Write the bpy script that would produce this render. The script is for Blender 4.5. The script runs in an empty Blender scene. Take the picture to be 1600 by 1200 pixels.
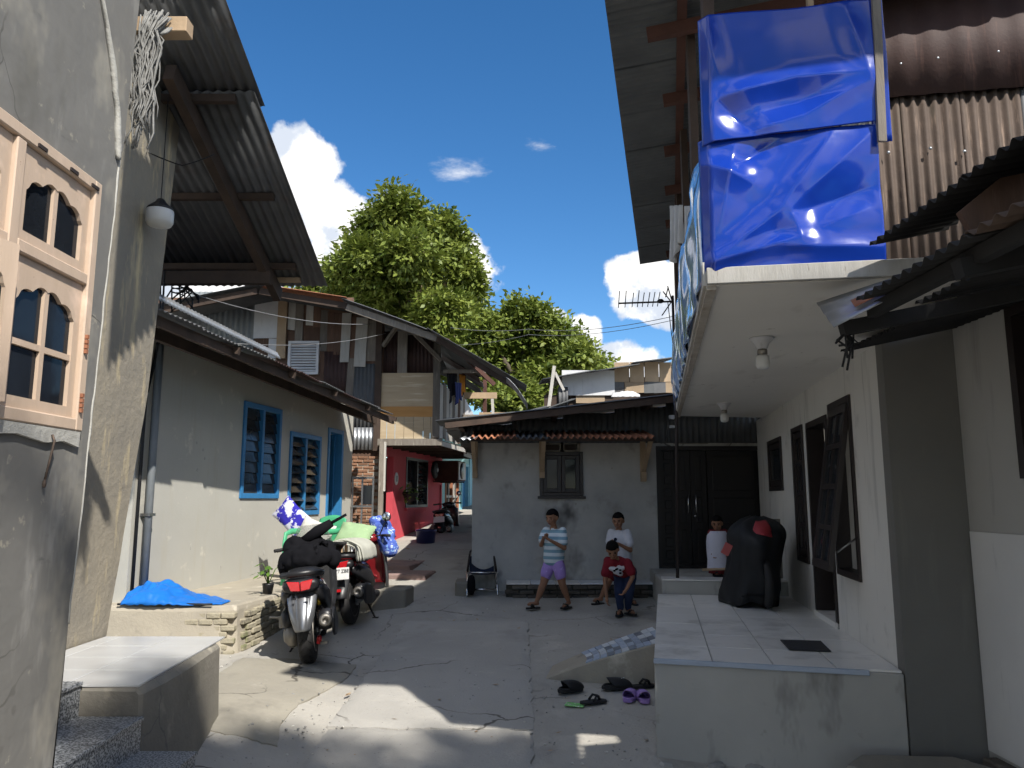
import bpy, bmesh, math, random
from mathutils import Vector, Matrix, Euler, noise
random.seed(7)
SC = bpy.context.scene
COL = SC.collection
V = Vector
# ------------------------------------------------------------------ camera
FOC = 1200.0; TH = math.atan(180/1200); CZ = 1.6
cam_d = bpy.data.cameras.new('camera'); cam = bpy.data.objects.new('camera', cam_d); COL.objects.link(cam)
cam.location = (0, 0, CZ); cam.rotation_euler = (math.pi/2 + TH, 0, 0)
cam_d.sensor_width = 36; cam_d.lens = 36*FOC/1600; cam_d.clip_end = 2000; cam_d.clip_start = .05
SC.camera = cam
SC.render.resolution_x = 1024; SC.render.resolution_y = 768
SC.view_settings.view_transform = 'Standard'; SC.view_settings.look = 'None'
SC.view_settings.exposure = 0.62; SC.view_settings.gamma = 1
SC.cycles.max_bounces = 5; SC.cycles.diffuse_bounces = 3; SC.cycles.glossy_bounces = 2
SC.cycles.use_adaptive_sampling = True; SC.cycles.adaptive_threshold = .03
SC.cycles.transparent_max_bounces = 6; SC.cycles.transmission_bounces = 4
SC.cycles.use_denoising = True
SC.cycles.caustics_reflective = False; SC.cycles.caustics_refractive = False
# ------------------------------------------------------------------ sun and sky
SUNV = V((.53, -.85, 1.0)).normalized()
sun_d = bpy.data.lights.new('sun', 'SUN'); sun = bpy.data.objects.new('sun', sun_d); COL.objects.link(sun)
sun_d.energy = 4.4; sun_d.angle = math.radians(.7); sun_d.color = (1, .955, .88)
sun.rotation_euler = SUNV.to_track_quat('Z', 'Y').to_euler(); sun.location = (8, -13, 15)
_c, _s = math.cos(TH), math.sin(TH)
def ray(px, py):
    X = px-800; U = 600-py; f = FOC*_c-U*_s; u = U*_c+FOC*_s
    return X/f, u/f
def at(px, py, Y):
    a, b = ray(px, py); return V((a*Y, Y, CZ+b*Y))
def atz(px, py, z):
    a, b = ray(px, py); Y = (z-CZ)/b; return V((a*Y, Y, z))

W = bpy.data.worlds.new('World'); SC.world = W; W.use_nodes = True
nt = W.node_tree; N = nt.nodes; L = nt.links; N.clear()
def wn(t, **k):
    n = N.new(t)
    for a, b in k.items(): setattr(n, a, b)
    return n
def wmath(op, a, b=None, c=None):
    n = wn('ShaderNodeMath', operation=op)
    for i, x in enumerate((a, b, c)):
        if x is None: continue
        if isinstance(x, (int, float)): n.inputs[i].default_value = x
        else: L.new(x, n.inputs[i])
    return n.outputs[0]
out = wn('ShaderNodeOutputWorld'); bg = wn('ShaderNodeBackground'); L.new(bg.outputs[0], out.inputs[0])
sky = wn('ShaderNodeTexSky', sky_type='NISHITA', sun_disc=False)
sky.sun_elevation = math.asin(SUNV.z); sky.sun_rotation = math.atan2(SUNV.x, SUNV.y)
sky.air_density = 1.0; sky.dust_density = .25; sky.ozone_density = 3.0; sky.altitude = 900
bg.inputs[1].default_value = .15
tc = wn('ShaderNodeTexCoord'); sep = wn('ShaderNodeSeparateXYZ'); L.new(tc.outputs['Generated'], sep.inputs[0])
ysafe = wmath('MAXIMUM', sep.outputs[1], .05)
gu = wmath('DIVIDE', sep.outputs[0], ysafe); gv = wmath('DIVIDE', sep.outputs[2], ysafe)
def sky_noise(scale, detail, rough, off=(0, 0, 0)):
    mp = wn('ShaderNodeMapping'); L.new(tc.outputs['Generated'], mp.inputs[0]); mp.inputs[1].default_value = off
    n = wn('ShaderNodeTexNoise'); L.new(mp.outputs[0], n.inputs['Vector'])
    n.inputs['Scale'].default_value = scale; n.inputs['Detail'].default_value = detail; n.inputs['Roughness'].default_value = rough
    return n.outputs[0]
n1 = sky_noise(13, 9, .55)
n2 = sky_noise(13, 9, .55, (-.012, .02, -.02))
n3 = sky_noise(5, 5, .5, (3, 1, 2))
def blob(px, py, rx, ry):
    a, b = ray(px, py)
    du = wmath('MULTIPLY', wmath('SUBTRACT', gu, a), 1150/rx); dv = wmath('MULTIPLY', wmath('SUBTRACT', gv, b), 1150/ry)
    d = wmath('SQRT', wmath('ADD', wmath('MULTIPLY', du, du), wmath('MULTIPLY', dv, dv)))
    return wmath('SUBTRACT', 1.0, d)
def bmax(lst):
    r = lst[0]
    for x in lst[1:]: r = wmath('MAXIMUM', r, x)
    return r
big = bmax([blob(*b) for b in [(455, 275, 92, 85), (400, 330, 150, 130), (505, 330, 85, 70), (560, 400, 110, 100), (640, 440, 130, 90),
                               (300, 420, 160, 150), (1000, 432, 62, 48), (1020, 470, 62, 40), (863, 500, 26, 20), (912, 530, 32, 40), (975, 575, 60, 48), (900, 590, 90, 40),
                               (1075, 440, 40, 60)]])
fb = wmath('MULTIPLY', wmath('SUBTRACT', n1, .5), 2.0)
dens = wmath('ADD', big, fb)
def smooth(x, lo, hi):
    m = wn('ShaderNodeMapRange', interpolation_type='SMOOTHSTEP'); L.new(x, m.inputs[0]); m.inputs[1].default_value = lo; m.inputs[2].default_value = hi
    return m.outputs[0]
mask = smooth(dens, .02, .22)
# thin wisps, and extra bright cloud added outside the view for more fill light
wn_noise = wn('ShaderNodeTexNoise'); mpw = wn('ShaderNodeMapping'); L.new(tc.outputs['Generated'], mpw.inputs[0]); mpw.inputs[3].default_value = (8, 8, 22); mpw.inputs[2].default_value = (0, .35, 0)
L.new(mpw.outputs[0], wn_noise.inputs['Vector']); wn_noise.inputs['Scale'].default_value = 1.6; wn_noise.inputs['Detail'].default_value = 8; wn_noise.inputs['Roughness'].default_value = .62
wisp_b = bmax([blob(842, 226, 58, 34), blob(735, 262, 62, 26), blob(612, 300, 40, 16)])
wisp = wmath('MULTIPLY', smooth(wmath('ADD', wisp_b, wmath('MULTIPLY', wmath('SUBTRACT', wn_noise.outputs[0], .5), 3.2)), .15, 1.5), .75)
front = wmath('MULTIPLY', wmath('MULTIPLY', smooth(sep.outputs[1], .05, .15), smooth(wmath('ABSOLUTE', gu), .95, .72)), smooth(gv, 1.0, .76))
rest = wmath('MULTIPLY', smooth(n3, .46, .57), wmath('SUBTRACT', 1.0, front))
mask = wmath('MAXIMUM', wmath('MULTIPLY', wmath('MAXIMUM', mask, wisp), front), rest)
relief = wmath('MULTIPLY', wmath('SUBTRACT', n2, n1), 6.0)
shade = wmath('ADD', wmath('ADD', .70, relief), wmath('MULTIPLY', smooth(gv, .15, .42), .3))
shade = smooth(shade, .25, 1.0)
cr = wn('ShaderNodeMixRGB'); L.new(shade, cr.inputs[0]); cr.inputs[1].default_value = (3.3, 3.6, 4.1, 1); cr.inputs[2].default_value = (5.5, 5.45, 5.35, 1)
hs = wn('ShaderNodeHueSaturation'); hs.inputs['Value'].default_value = .72; hs.inputs['Saturation'].default_value = 1.27; L.new(sky.outputs[0], hs.inputs['Color'])
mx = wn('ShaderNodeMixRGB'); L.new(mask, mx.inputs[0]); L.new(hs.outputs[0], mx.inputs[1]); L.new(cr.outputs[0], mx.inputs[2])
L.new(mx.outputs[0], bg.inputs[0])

# ------------------------------------------------------------------ materials
MATS = {}
def mat(name, c1, c2=None, scale=3.0, rough=.8, bump=.25, bscale=35, metal=0., spec=.35, stains=(), rnd=0., coat=0., detail=4, trans=0., alpha=None, stretch=(1, 1, 1), bdist=.01, sheen=0, wave=None):
    m = bpy.data.materials.new(name); m.use_nodes = True; t = m.node_tree; n = t.nodes; l = t.links
    b = n['Principled BSDF']; c2 = c2 or tuple(x*.75 for x in c1)
    b.inputs['Roughness'].default_value = rough; b.inputs['Metallic'].default_value = metal
    b.inputs['Specular IOR Level'].default_value = spec; b.inputs['Coat Weight'].default_value = coat
    if trans: b.inputs['Transmission Weight'].default_value = trans
    if alpha is not None: b.inputs['Alpha'].default_value = alpha
    if sheen: b.inputs['Sheen Weight'].default_value = sheen
    tc = n.new('ShaderNodeTexCoord')
    def ntex(sc, st=(1, 1, 1), det=detail, ro=.6, off=(0, 0, 0)):
        mp = n.new('ShaderNodeMapping'); l.new(tc.outputs['Object'], mp.inputs[0]); mp.inputs[3].default_value = st; mp.inputs[1].default_value = off
        x = n.new('ShaderNodeTexNoise'); l.new(mp.outputs[0], x.inputs['Vector']); x.inputs['Scale'].default_value = sc; x.inputs['Detail'].default_value = det; x.inputs['Roughness'].default_value = ro
        return x.outputs[0]
    def rng(x, lo, hi):
        r = n.new('ShaderNodeMapRange'); l.new(x, r.inputs[0]); r.inputs[1].default_value = lo; r.inputs[2].default_value = hi; return r.outputs[0]
    def mix(f, a, bb):
        x = n.new('ShaderNodeMixRGB'); 
        if isinstance(f, float): x.inputs[0].default_value = f
        else: l.new(f, x.inputs[0])
        for i, q in ((1, a), (2, bb)):
            if isinstance(q, tuple): x.inputs[i].default_value = (*q[:3], 1)
            else: l.new(q, x.inputs[i])
        return x.outputs[0]
    col = mix(rng(ntex(scale, stretch), .3, .7), tuple(c1), tuple(c2))
    for k, (sc_, sscale, lo, hi, st) in enumerate(stains):
        col = mix(rng(ntex(sscale, st, 4, .65, (k*3.3+1, k*1.7, k)), lo, hi), col, tuple(sc_))
    if rnd:
        oi = n.new('ShaderNodeObjectInfo'); r = rng(oi.outputs['Random'], 0, 1); r.node.inputs[3].default_value = 1-rnd; r.node.inputs[4].default_value = 1+rnd
        x = n.new('ShaderNodeVectorMath'); x.operation = 'SCALE'; l.new(col, x.inputs[0]); l.new(r, x.inputs['Scale']); col = x.outputs[0]
    l.new(col, b.inputs['Base Color'])
    if bump:
        bp = n.new('ShaderNodeBump'); bp.inputs['Strength'].default_value = bump; bp.inputs['Distance'].default_value = bdist
        l.new(ntex(bscale, stretch, 3, .65), bp.inputs['Height']); l.new(bp.outputs[0], b.inputs['Normal'])
    MATS[name] = m; return m
IS = (1, 1, 1); VS = (5, 5, .5)   # isotropic / vertical streak stretch
def simple(name, c, rough=.6, metal=0., spec=.4, **k): return mat(name, c, tuple(x*.82 for x in c), scale=6, rough=rough, metal=metal, spec=spec, bump=k.pop('bump', .08), **k)

mat('plaster_raw', (.19, .184, .17), (.145, .141, .132), 1.1, .9, .3, 5, stains=[((.27, .262, .245), 3.2, .56, .74, (1, 1.6, .45)), ((.135, .131, .122), 7, .62, .72, (1, .5, 1.4)), ((0.331, 0.308, 0.256), 2.2, .55, .75, (1, 1, .6)), ((0.110, 0.106, 0.092), 1.1, .6, .8, (1.5, 1.5, .6)), ((0.304, 0.282, 0.232), 9, .64, .72, IS)], bdist=.02)
mat('plaster_ochre', (.30, .265, .205), (.225, .205, .17), 1.8, .9, .45, 16, stains=[((0.550, 0.451, 0.273), 2.0, .55, .72, (3, 3, .6)), ((0.250, 0.230, 0.185), 2.5, .58, .75, (1, 1, .7))], bdist=.02)
mat('plaster_white_edge', (.46, .45, .41), (.34, .33, .3), 8, .9, .6, 30)
mat('cream_wall', (.44, .43, .385), (.40, .39, .35), 1.2, .85, .2, 30, stains=[((0.400, 0.373, 0.306), 1.6, .56, .8, VS), ((0.580, 0.553, 0.468), 3, .62, .75, IS)], bdist=.006)
mat('grey_wall_rough', (.48, .465, .43), (.34, .33, .31), 1.5, .92, .3, 14, stains=[((0.265, 0.245, 0.212), 2.2, .56, .74, IS), ((0.102, 0.098, 0.092), 1.3, .6, .75, (1, 1, .7)), ((0.275, 0.255, 0.230), 12, .66, .74, IS)])
mat('grey_paint', (.66, .64, .60), (.61, .595, .555), .9, .8, .1, 40, stains=[((0.274, 0.271, 0.252), 1.2, .56, .8, VS), ((0.382, 0.370, 0.347), 2.4, .6, .8, IS)], bdist=.005)
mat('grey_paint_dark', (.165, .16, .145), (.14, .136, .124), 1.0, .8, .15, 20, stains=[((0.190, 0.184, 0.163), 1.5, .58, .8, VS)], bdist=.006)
mat('grey_paint_mid', (.42, .41, .385), (.38, .37, .345), .9, .8, .12, 30, stains=[((.26, .25, .23), 1.2, .56, .8, VS)], bdist=.005)
mat('white_panel', (.66, .65, .63), (.60, .59, .575), 1.2, .75, .1, 40, stains=[((0.380, 0.372, 0.367), 3, .6, .8, VS)], bdist=.004)
mat('deck_grey', (.44, .425, .385), (.36, .348, .318), 1.2, .85, .2, 20, stains=[((0.118, 0.114, 0.097), 1.5, .56, .78, (2, 2, .8)), ((0.274, 0.266, 0.229), 4, .64, .75, IS)], bdist=.006)
mat('ceiling_white', (.80, .77, .71), (.74, .71, .65), .8, .85, .2, 12, stains=[((.40, .36, .30), 1.6, .60, .78, (1, .4, 1)), ((.3, .26, .21), 6, .68, .75, IS)], bdist=.01)
mat('ceiling_stain_trim', (.5, .46, .40), (.34, .29, .23), 9, .85, .3, 20)
mat('concrete', (0.257, 0.238, 0.196), (0.197, 0.181, 0.154), 2.2, .9, .5, 30, stains=[((0.150, 0.139, 0.114), 1.4, .55, .75, IS), ((0.387, 0.353, 0.281), 3.2, .6, .75, IS)])
mat('concrete_moss', (.38, .34, .25), (.27, .24, .175), 3, .92, .6, 22, stains=[((.12, .14, .05), 2.6, .55, .7, IS), ((.10, .09, .075), 4, .6, .72, IS)], bdist=.02)
mat('concrete_beige', (0.404, 0.361, 0.284), (0.318, 0.284, 0.228), 2, .9, .5, 25, stains=[((.55, .5, .41), 3, .58, .72, IS), ((.24, .22, .18), 4, .62, .75, IS)])
mat('brick', (.30, .155, .09), (.22, .12, .075), 8, .9, .5, 40, rnd=.3, stains=[((.38, .30, .22), 5, .58, .72, IS)])
mat('brick_dirty', (.115, .098, .082), (.07, .062, .052), 7, .95, .6, 40, rnd=.35, stains=[((.16, .15, .12), 5, .6, .72, IS)])
mat('mortar', (.42, .38, .31), (.3, .275, .23), 9, .95, .6, 30)
mat('mortar_dark', (.075, .072, .06), (.05, .05, .04), 9, .95, .6, 30)
mat('tile_light', (.80, .77, .72), (.74, .715, .67), 2, .34, .04, 60, spec=.45, rnd=.06, stains=[((0.300, 0.281, 0.243), 2.2, .54, .85, IS)])
mat('tile_white', (0.550, 0.550, 0.546), (0.490, 0.490, 0.486), 2, .25, .03, 60, spec=.5, rnd=.04, stains=[((.42, .41, .39), 3, .62, .8, IS)])
mat('mosaic_blue', (.42, .48, .57), (.37, .43, .52), 8, .35, .05, 60, spec=.5, rnd=.15)
mat('mosaic_grey', (.22, .245, .28), (.18, .20, .23), 8, .35, .05, 60, spec=.5, rnd=.2)
mat('mosaic_white', (.68, .70, .72), (.6, .63, .66), 8, .35, .05, 60, spec=.5, rnd=.1)
# speckled granite tile
def granite():
    m = mat('granite', (.3, .31, .32), None, 5, .35, 0, 10, spec=.45); t = m.node_tree; n = t.nodes; l = t.links
    tc = n.new('ShaderNodeTexCoord'); x = n.new('ShaderNodeTexNoise'); l.new(tc.outputs['Object'], x.inputs['Vector']); x.inputs['Scale'].default_value = 95; x.inputs['Detail'].default_value = 2
    r = n.new('ShaderNodeValToRGB'); l.new(x.outputs[0], r.inputs[0]); r.color_ramp.interpolation = 'CONSTANT'
    r.color_ramp.elements[0].color = (.06, .065, .07, 1); r.color_ramp.elements[1].position = .46; r.color_ramp.elements[1].color = (.24, .25, .26, 1)
    e = r.color_ramp.elements.new(.56); e.color = (.44, .45, .46, 1)
    l.new(r.outputs[0], n['Principled BSDF'].inputs['Base Color'])
granite()
mat('wood_peach', (.56, .43, .325), (.49, .375, .28), 3, .65, .2, 30, stretch=(4, 4, .5), stains=[((.22, .12, .08), 26, .70, .73, IS), ((.70, .53, .41), 4, .58, .75, IS)], bdist=.004)
mat('wood_raw', (.40, .29, .185), (.30, .215, .135), 5, .8, .3, 30, stretch=(1, 1, 1), rnd=.15)
mat('wood_dark', (.075, .05, .037), (.045, .032, .025), 5, .85, .3, 30, rnd=.2)
mat('wood_reddark', (.10, .045, .032), (.065, .03, .024), 5, .8, .3, 30, rnd=.2)
mat('wood_grey', (.22, .195, .165), (.15, .13, .108), 5, .9, .4, 30, stretch=(3, 3, .5), rnd=.3, stains=[((.30, .27, .23), 6, .58, .72, VS)])
mat('wood_brown', (.15, .088, .06), (.10, .06, .042), 5, .9, .4, 30, stretch=(3, 3, .5), rnd=.3, stains=[((.22, .15, .11), 6, .6, .74, VS)])
mat('wood_white', (.50, .48, .44), (.40, .38, .34), 5, .85, .3, 30, stretch=(3, 3, .5), rnd=.12, stains=[((.2, .17, .13), 9, .62, .72, VS)])
mat('plywood', (0.447, 0.353, 0.232), (0.387, 0.301, 0.194), 3, .75, .2, 25, stretch=(.6, 1, 5), stains=[((.36, .27, .165), 3, .58, .74, (.5, 1, 5)), ((.60, .52, .38), 2, .6, .75, (.5, 1, 6))])
mat('plywood_orange', (.47, .25, .085), (.40, .20, .06), 3, .7, .2, 25, stretch=(.6, 1, 5))
mat('lamp_glass', (.62, .62, .60), (.58, .58, .56), 5, .3, 0, 10, spec=.5)
mat('zinc', (.42, .44, .46), (.34, .355, .375), 4, .42, .05, 30, metal=.75, rnd=.08, stains=[((.30, .27, .25), 3, .6, .8, IS)])
mat('zinc_dull', (.14, .142, .145), (.10, .102, .106), 4, .6, .08, 30, metal=.3, rnd=.12, stains=[((.09, .07, .06), 2.5, .58, .78, IS), ((.06, .063, .066), 1.2, .55, .8, IS)])
mat('zinc_dark', (.115, .12, .122), (.08, .083, .086), 3, .7, .08, 30, metal=.2, rnd=.15, stains=[((.13, .12, .115), 3, .6, .8, VS)])
mat('zinc_black', (.028, .027, .027), (.018, .018, .018), 3, .8, .08, 30, spec=.2, rnd=.2)
mat('zinc_grey_paint', (.22, .24, .25), (.17, .185, .195), 4, .6, .08, 30, metal=.2, rnd=.1, stains=[((.09, .075, .065), 3, .6, .78, VS)])
mat('rust', (.40, .17, .09), (.28, .115, .065), 5, .85, .3, 30, metal=.1, rnd=.15, stains=[((.34, .17, .10), 4, .56, .72, IS), ((.40, .38, .36), 2.5, .64, .72, IS)])
mat('rust_brown', (.10, .073, .057), (.07, .051, .041), 5, .75, .3, 30, metal=.1, rnd=.1, stains=[((.20, .145, .11), 5, .58, .72, VS), ((.07, .06, .045), 4, .6, .75, VS)])
mat('rust_dark', (.05, .026, .022), (.036, .02, .018), 4, .7, .2, 30, rnd=.1, stains=[((.08, .042, .034), 4, .6, .75, VS)])
mat('pink_wall', (.60, .08, .10), (.52, .065, .085), 1.5, .8, .2, 25, stains=[((.46, .07, .09), 2, .58, .78, VS)])
mat('turquoise_wall', (.32, .56, .56), (.27, .49, .50), 1.5, .8, .2, 25, stains=[((.42, .60, .58), 2, .6, .75, IS)])
simple('blue_paint', (.035, .20, .44), .5); simple('blue_light_paint', (.20, .47, .62), .6)
simple('black_paint', (.014, .012, .012), .38, spec=.4); simple('brown_paint', (.022, .015, .014), .42, spec=.4)
simple('chrome', (.7, .7, .7), .2, 1.0, bump=0); simple('steel', (.38, .38, .38), .35, .9, bump=0); simple('dark_iron', (.05, .04, .037), .7, .4)
simple('cable_black', (.012, .012, .013), .6); simple('rubber', (.022, .021, .021), .75, bump=.2); simple('plastic_black', (.018, .018, .02), .38)
simple('paint_silver', (.20, .205, .215), .32, .75, bump=0, coat=.4); simple('paint_charcoal', (.045, .046, .05), .25, .3, bump=0, coat=.6)
simple('engine_metal', (.30, .28, .25), .5, .8); simple('gold_shock', (.55, .38, .05), .35, .8, bump=0); simple('red_lens', (.52, .016, .022), .12, 0, .6, bump=0, coat=.8)
simple('red_plastic', (.5, .03, .03), .4); simple('paint_red', (.20, .012, .016), .25, 0, .5, bump=0, coat=.6)
simple('plate_white', (.68, .68, .66), .5); simple('plastic_green', (.075, .40, .20), .42, bump=0); simple('plastic_navy', (.02, .022, .085), .4)
simple('cloth_black', (.007, .007, .009), .9, spec=.12, bump=.3); simple('cloth_navy', (.014, .02, .045), .9, bump=.3)
mat('cover_black', (.010, .011, .013), (.016, .017, .019), 5, .6, .2, 30, spec=.25)
simple('cover_red', (.34, .03, .04), .6); simple('pink_bag', (.50, .12, .12), .6)
mat('pillow_green', (.30, .42, .24), (.27, .38, .21), 5, .9, .3, 60, spec=.1, stains=[((.36, .46, .27), 9, .6, .7, IS)])
mat('pillow_white', (.62, .60, .55), (.54, .52, .47), 5, .9, .3, 60, spec=.1)
mat('cloth_bluewhite', (.62, .63, .72), (.55, .56, .68), 6, .9, .2, 60, spec=.1, stains=[((.035, .03, .34), 5.5, .49, .52, IS)])
mat('blanket', (.46, .46, .40), (.40, .40, .345), 8, .95, .4, 80, spec=.05, stains=[((.28, .03, .06), 11, .68, .70, IS)])
mat('cloth_bluepattern', (.10, .16, .50), (.05, .09, .36), 14, .85, .3, 60, spec=.1, stains=[((.50, .58, .75), 17, .57, .61, IS), ((.25, .45, .75), 11, .6, .64, IS)])
mat('tarp_blue', (0.010, 0.163, 0.568), (0.009, 0.125, 0.464), 3, .42, .35, 12, spec=.4, stains=[((.04, .3, .8), 6, .62, .75, IS)])
mat('vinyl_blue', (.008, .042, .34), (.006, .032, .27), 1.2, .16, .05, 9, spec=.5, coat=.25, stains=[((.015, .08, .42), 1.5, .56, .8, IS), ((.35, .45, .75), 30, .76, .79, IS)])
mat('vinyl_clear', (.24, .36, .56), (.12, .22, .5), 4, .1, .3, 7, spec=.6, coat=.5)
mat('glass_dark', (.018, .022, .028), (.012, .014, .018), 3, .06, .03, 5, spec=.2)
mat('louvre_glass', (.05, .055, .06), (.03, .034, .038), 5, .12, .05, 8, spec=.5, rnd=.4)
mat('white_sheet', (.62, .62, .62), (.52, .52, .53), 3, .6, .1, 30, stains=[((.42, .42, .41), 3, .6, .75, VS)])
mat('board_fibre', (.40, .30, .20), (.32, .24, .16), 3, .85, .2, 30, rnd=.15)
mat('rope_fibre', (.30, .295, .28), (.13, .128, .12), 20, .7, .2, 60)
mat('bark', (.13, .105, .075), (.08, .065, .05), 6, .95, .8, 20, stretch=(2, 2, .6), bdist=.03)
mat('bark_pale', (.36, .28, .17), (.24, .185, .115), 6, .95, .8, 20, stretch=(2, 2, .6), bdist=.03)
mat('stone_grey', (.36, .35, .325), (.25, .245, .23), 5, .95, .7, 25, rnd=.2, bdist=.02, stains=[((.36, .35, .33), 4, .58, .72, IS)])
mat('skin_brown', (0.300, 0.150, 0.087), (0.255, 0.124, 0.072), 6, .55, .1, 60, spec=.35)
simple('hair_black', (.006, .005, .005), .85, spec=.12, bump=.4); simple('eye_dark', (.012, .009, .008), .25); simple('lip_brown', (.16, .06, .045), .5)
simple('cloth_red', (.20, .008, .018), .9, bump=.2); simple('cloth_white', (.62, .62, .66), .9, bump=.2); simple('cloth_jeans', (.022, .035, .085), .9, bump=.3)
mat('cloth_lilac', (.40, .27, .62), (.34, .22, .55), 8, .9, .2, 60, stains=[((.5, .38, .7), 14, .58, .64, IS)])
mat('cloth_white_print', (.60, .60, .68), (.54, .54, .63), 8, .9, .2, 60, stains=[((.34, .35, .55), 20, .62, .66, IS)])
simple('cloth_maroon', (.16, .012, .018), .9, bump=.2); simple('foam_black', (.014, .014, .016), .6); simple('foam_purple', (.36, .23, .55), .6)
simple('foam_grey', (.20, .20, .20), .7); simple('mat_rubber', (.028, .028, .03), .9, bump=.5)
mat('packet_green', (.20, .52, .16), (.25, .60, .2), 20, .4, .05, 30, stains=[((.72, .75, .62), 28, .57, .6, IS)])
simple('laundry_white', (.55, .55, .55), .9); simple('laundry_orange', (.6, .25, .03), .9); simple('laundry_dark', (.02, .02, .03), .9); simple('laundry_blue', (.06, .08, .25), .9)
simple('wire_grey', (.22, .22, .22), .6)
def stripes():
    m = mat('cloth_stripe', (.62, .68, .70), None, 5, .9, .2, 60); t = m.node_tree; n = t.nodes; l = t.links
    tc = n.new('ShaderNodeTexCoord'); s = n.new('ShaderNodeSeparateXYZ'); l.new(tc.outputs['Object'], s.inputs[0])
    a = n.new('ShaderNodeMath'); a.operation = 'MULTIPLY'; l.new(s.outputs[2], a.inputs[0]); a.inputs[1].default_value = 1/.082
    b = n.new('ShaderNodeMath'); b.operation = 'FRACT'; l.new(a.outputs[0], b.inputs[0])
    r = n.new('ShaderNodeValToRGB'); l.new(b.outputs[0], r.inputs[0]); r.color_ramp.interpolation = 'CONSTANT'
    r.color_ramp.elements[0].color = (.62, .68, .72, 1); r.color_ramp.elements[1].position = .52; r.color_ramp.elements[1].color = (.20, .34, .42, 1)
    l.new(r.outputs[0], n['Principled BSDF'].inputs['Base Color'])
stripes()
def leafmat(name, c1, c2, sheen=.0):
    m = bpy.data.materials.new(name); m.use_nodes = True; t = m.node_tree; n = t.nodes; l = t.links; b = n['Principled BSDF']
    tc = n.new('ShaderNodeTexCoord'); x = n.new('ShaderNodeTexNoise'); l.new(tc.outputs['Object'], x.inputs['Vector']); x.inputs['Scale'].default_value = 1.6; x.inputs['Detail'].default_value = 6; x.inputs['Roughness'].default_value = .85
    r = n.new('ShaderNodeValToRGB'); l.new(x.outputs[0], r.inputs[0]); r.color_ramp.elements[0].position = .36; r.color_ramp.elements[0].color = (*c1, 1); r.color_ramp.elements[1].position = .64; r.color_ramp.elements[1].color = (*c2, 1)
    l.new(r.outputs[0], b.inputs['Base Color']); b.inputs['Roughness'].default_value = .5; b.inputs['Specular IOR Level'].default_value = .35
    tr = n.new('ShaderNodeBsdfTranslucent'); l.new(r.outputs[0], tr.inputs[0]); ms = n.new('ShaderNodeMixShader'); ms.inputs[0].default_value = .28
    l.new(b.outputs[0], ms.inputs[1]); l.new(tr.outputs[0], ms.inputs[2]); l.new(ms.outputs[0], n['Material Output'].inputs[0]); MATS[name] = m
leafmat('leaf_green', (.065, .11, .016), (.27, .31, .06)); leafmat('leaf_plant', (.05, .13, .02), (.20, .32, .06))

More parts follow.
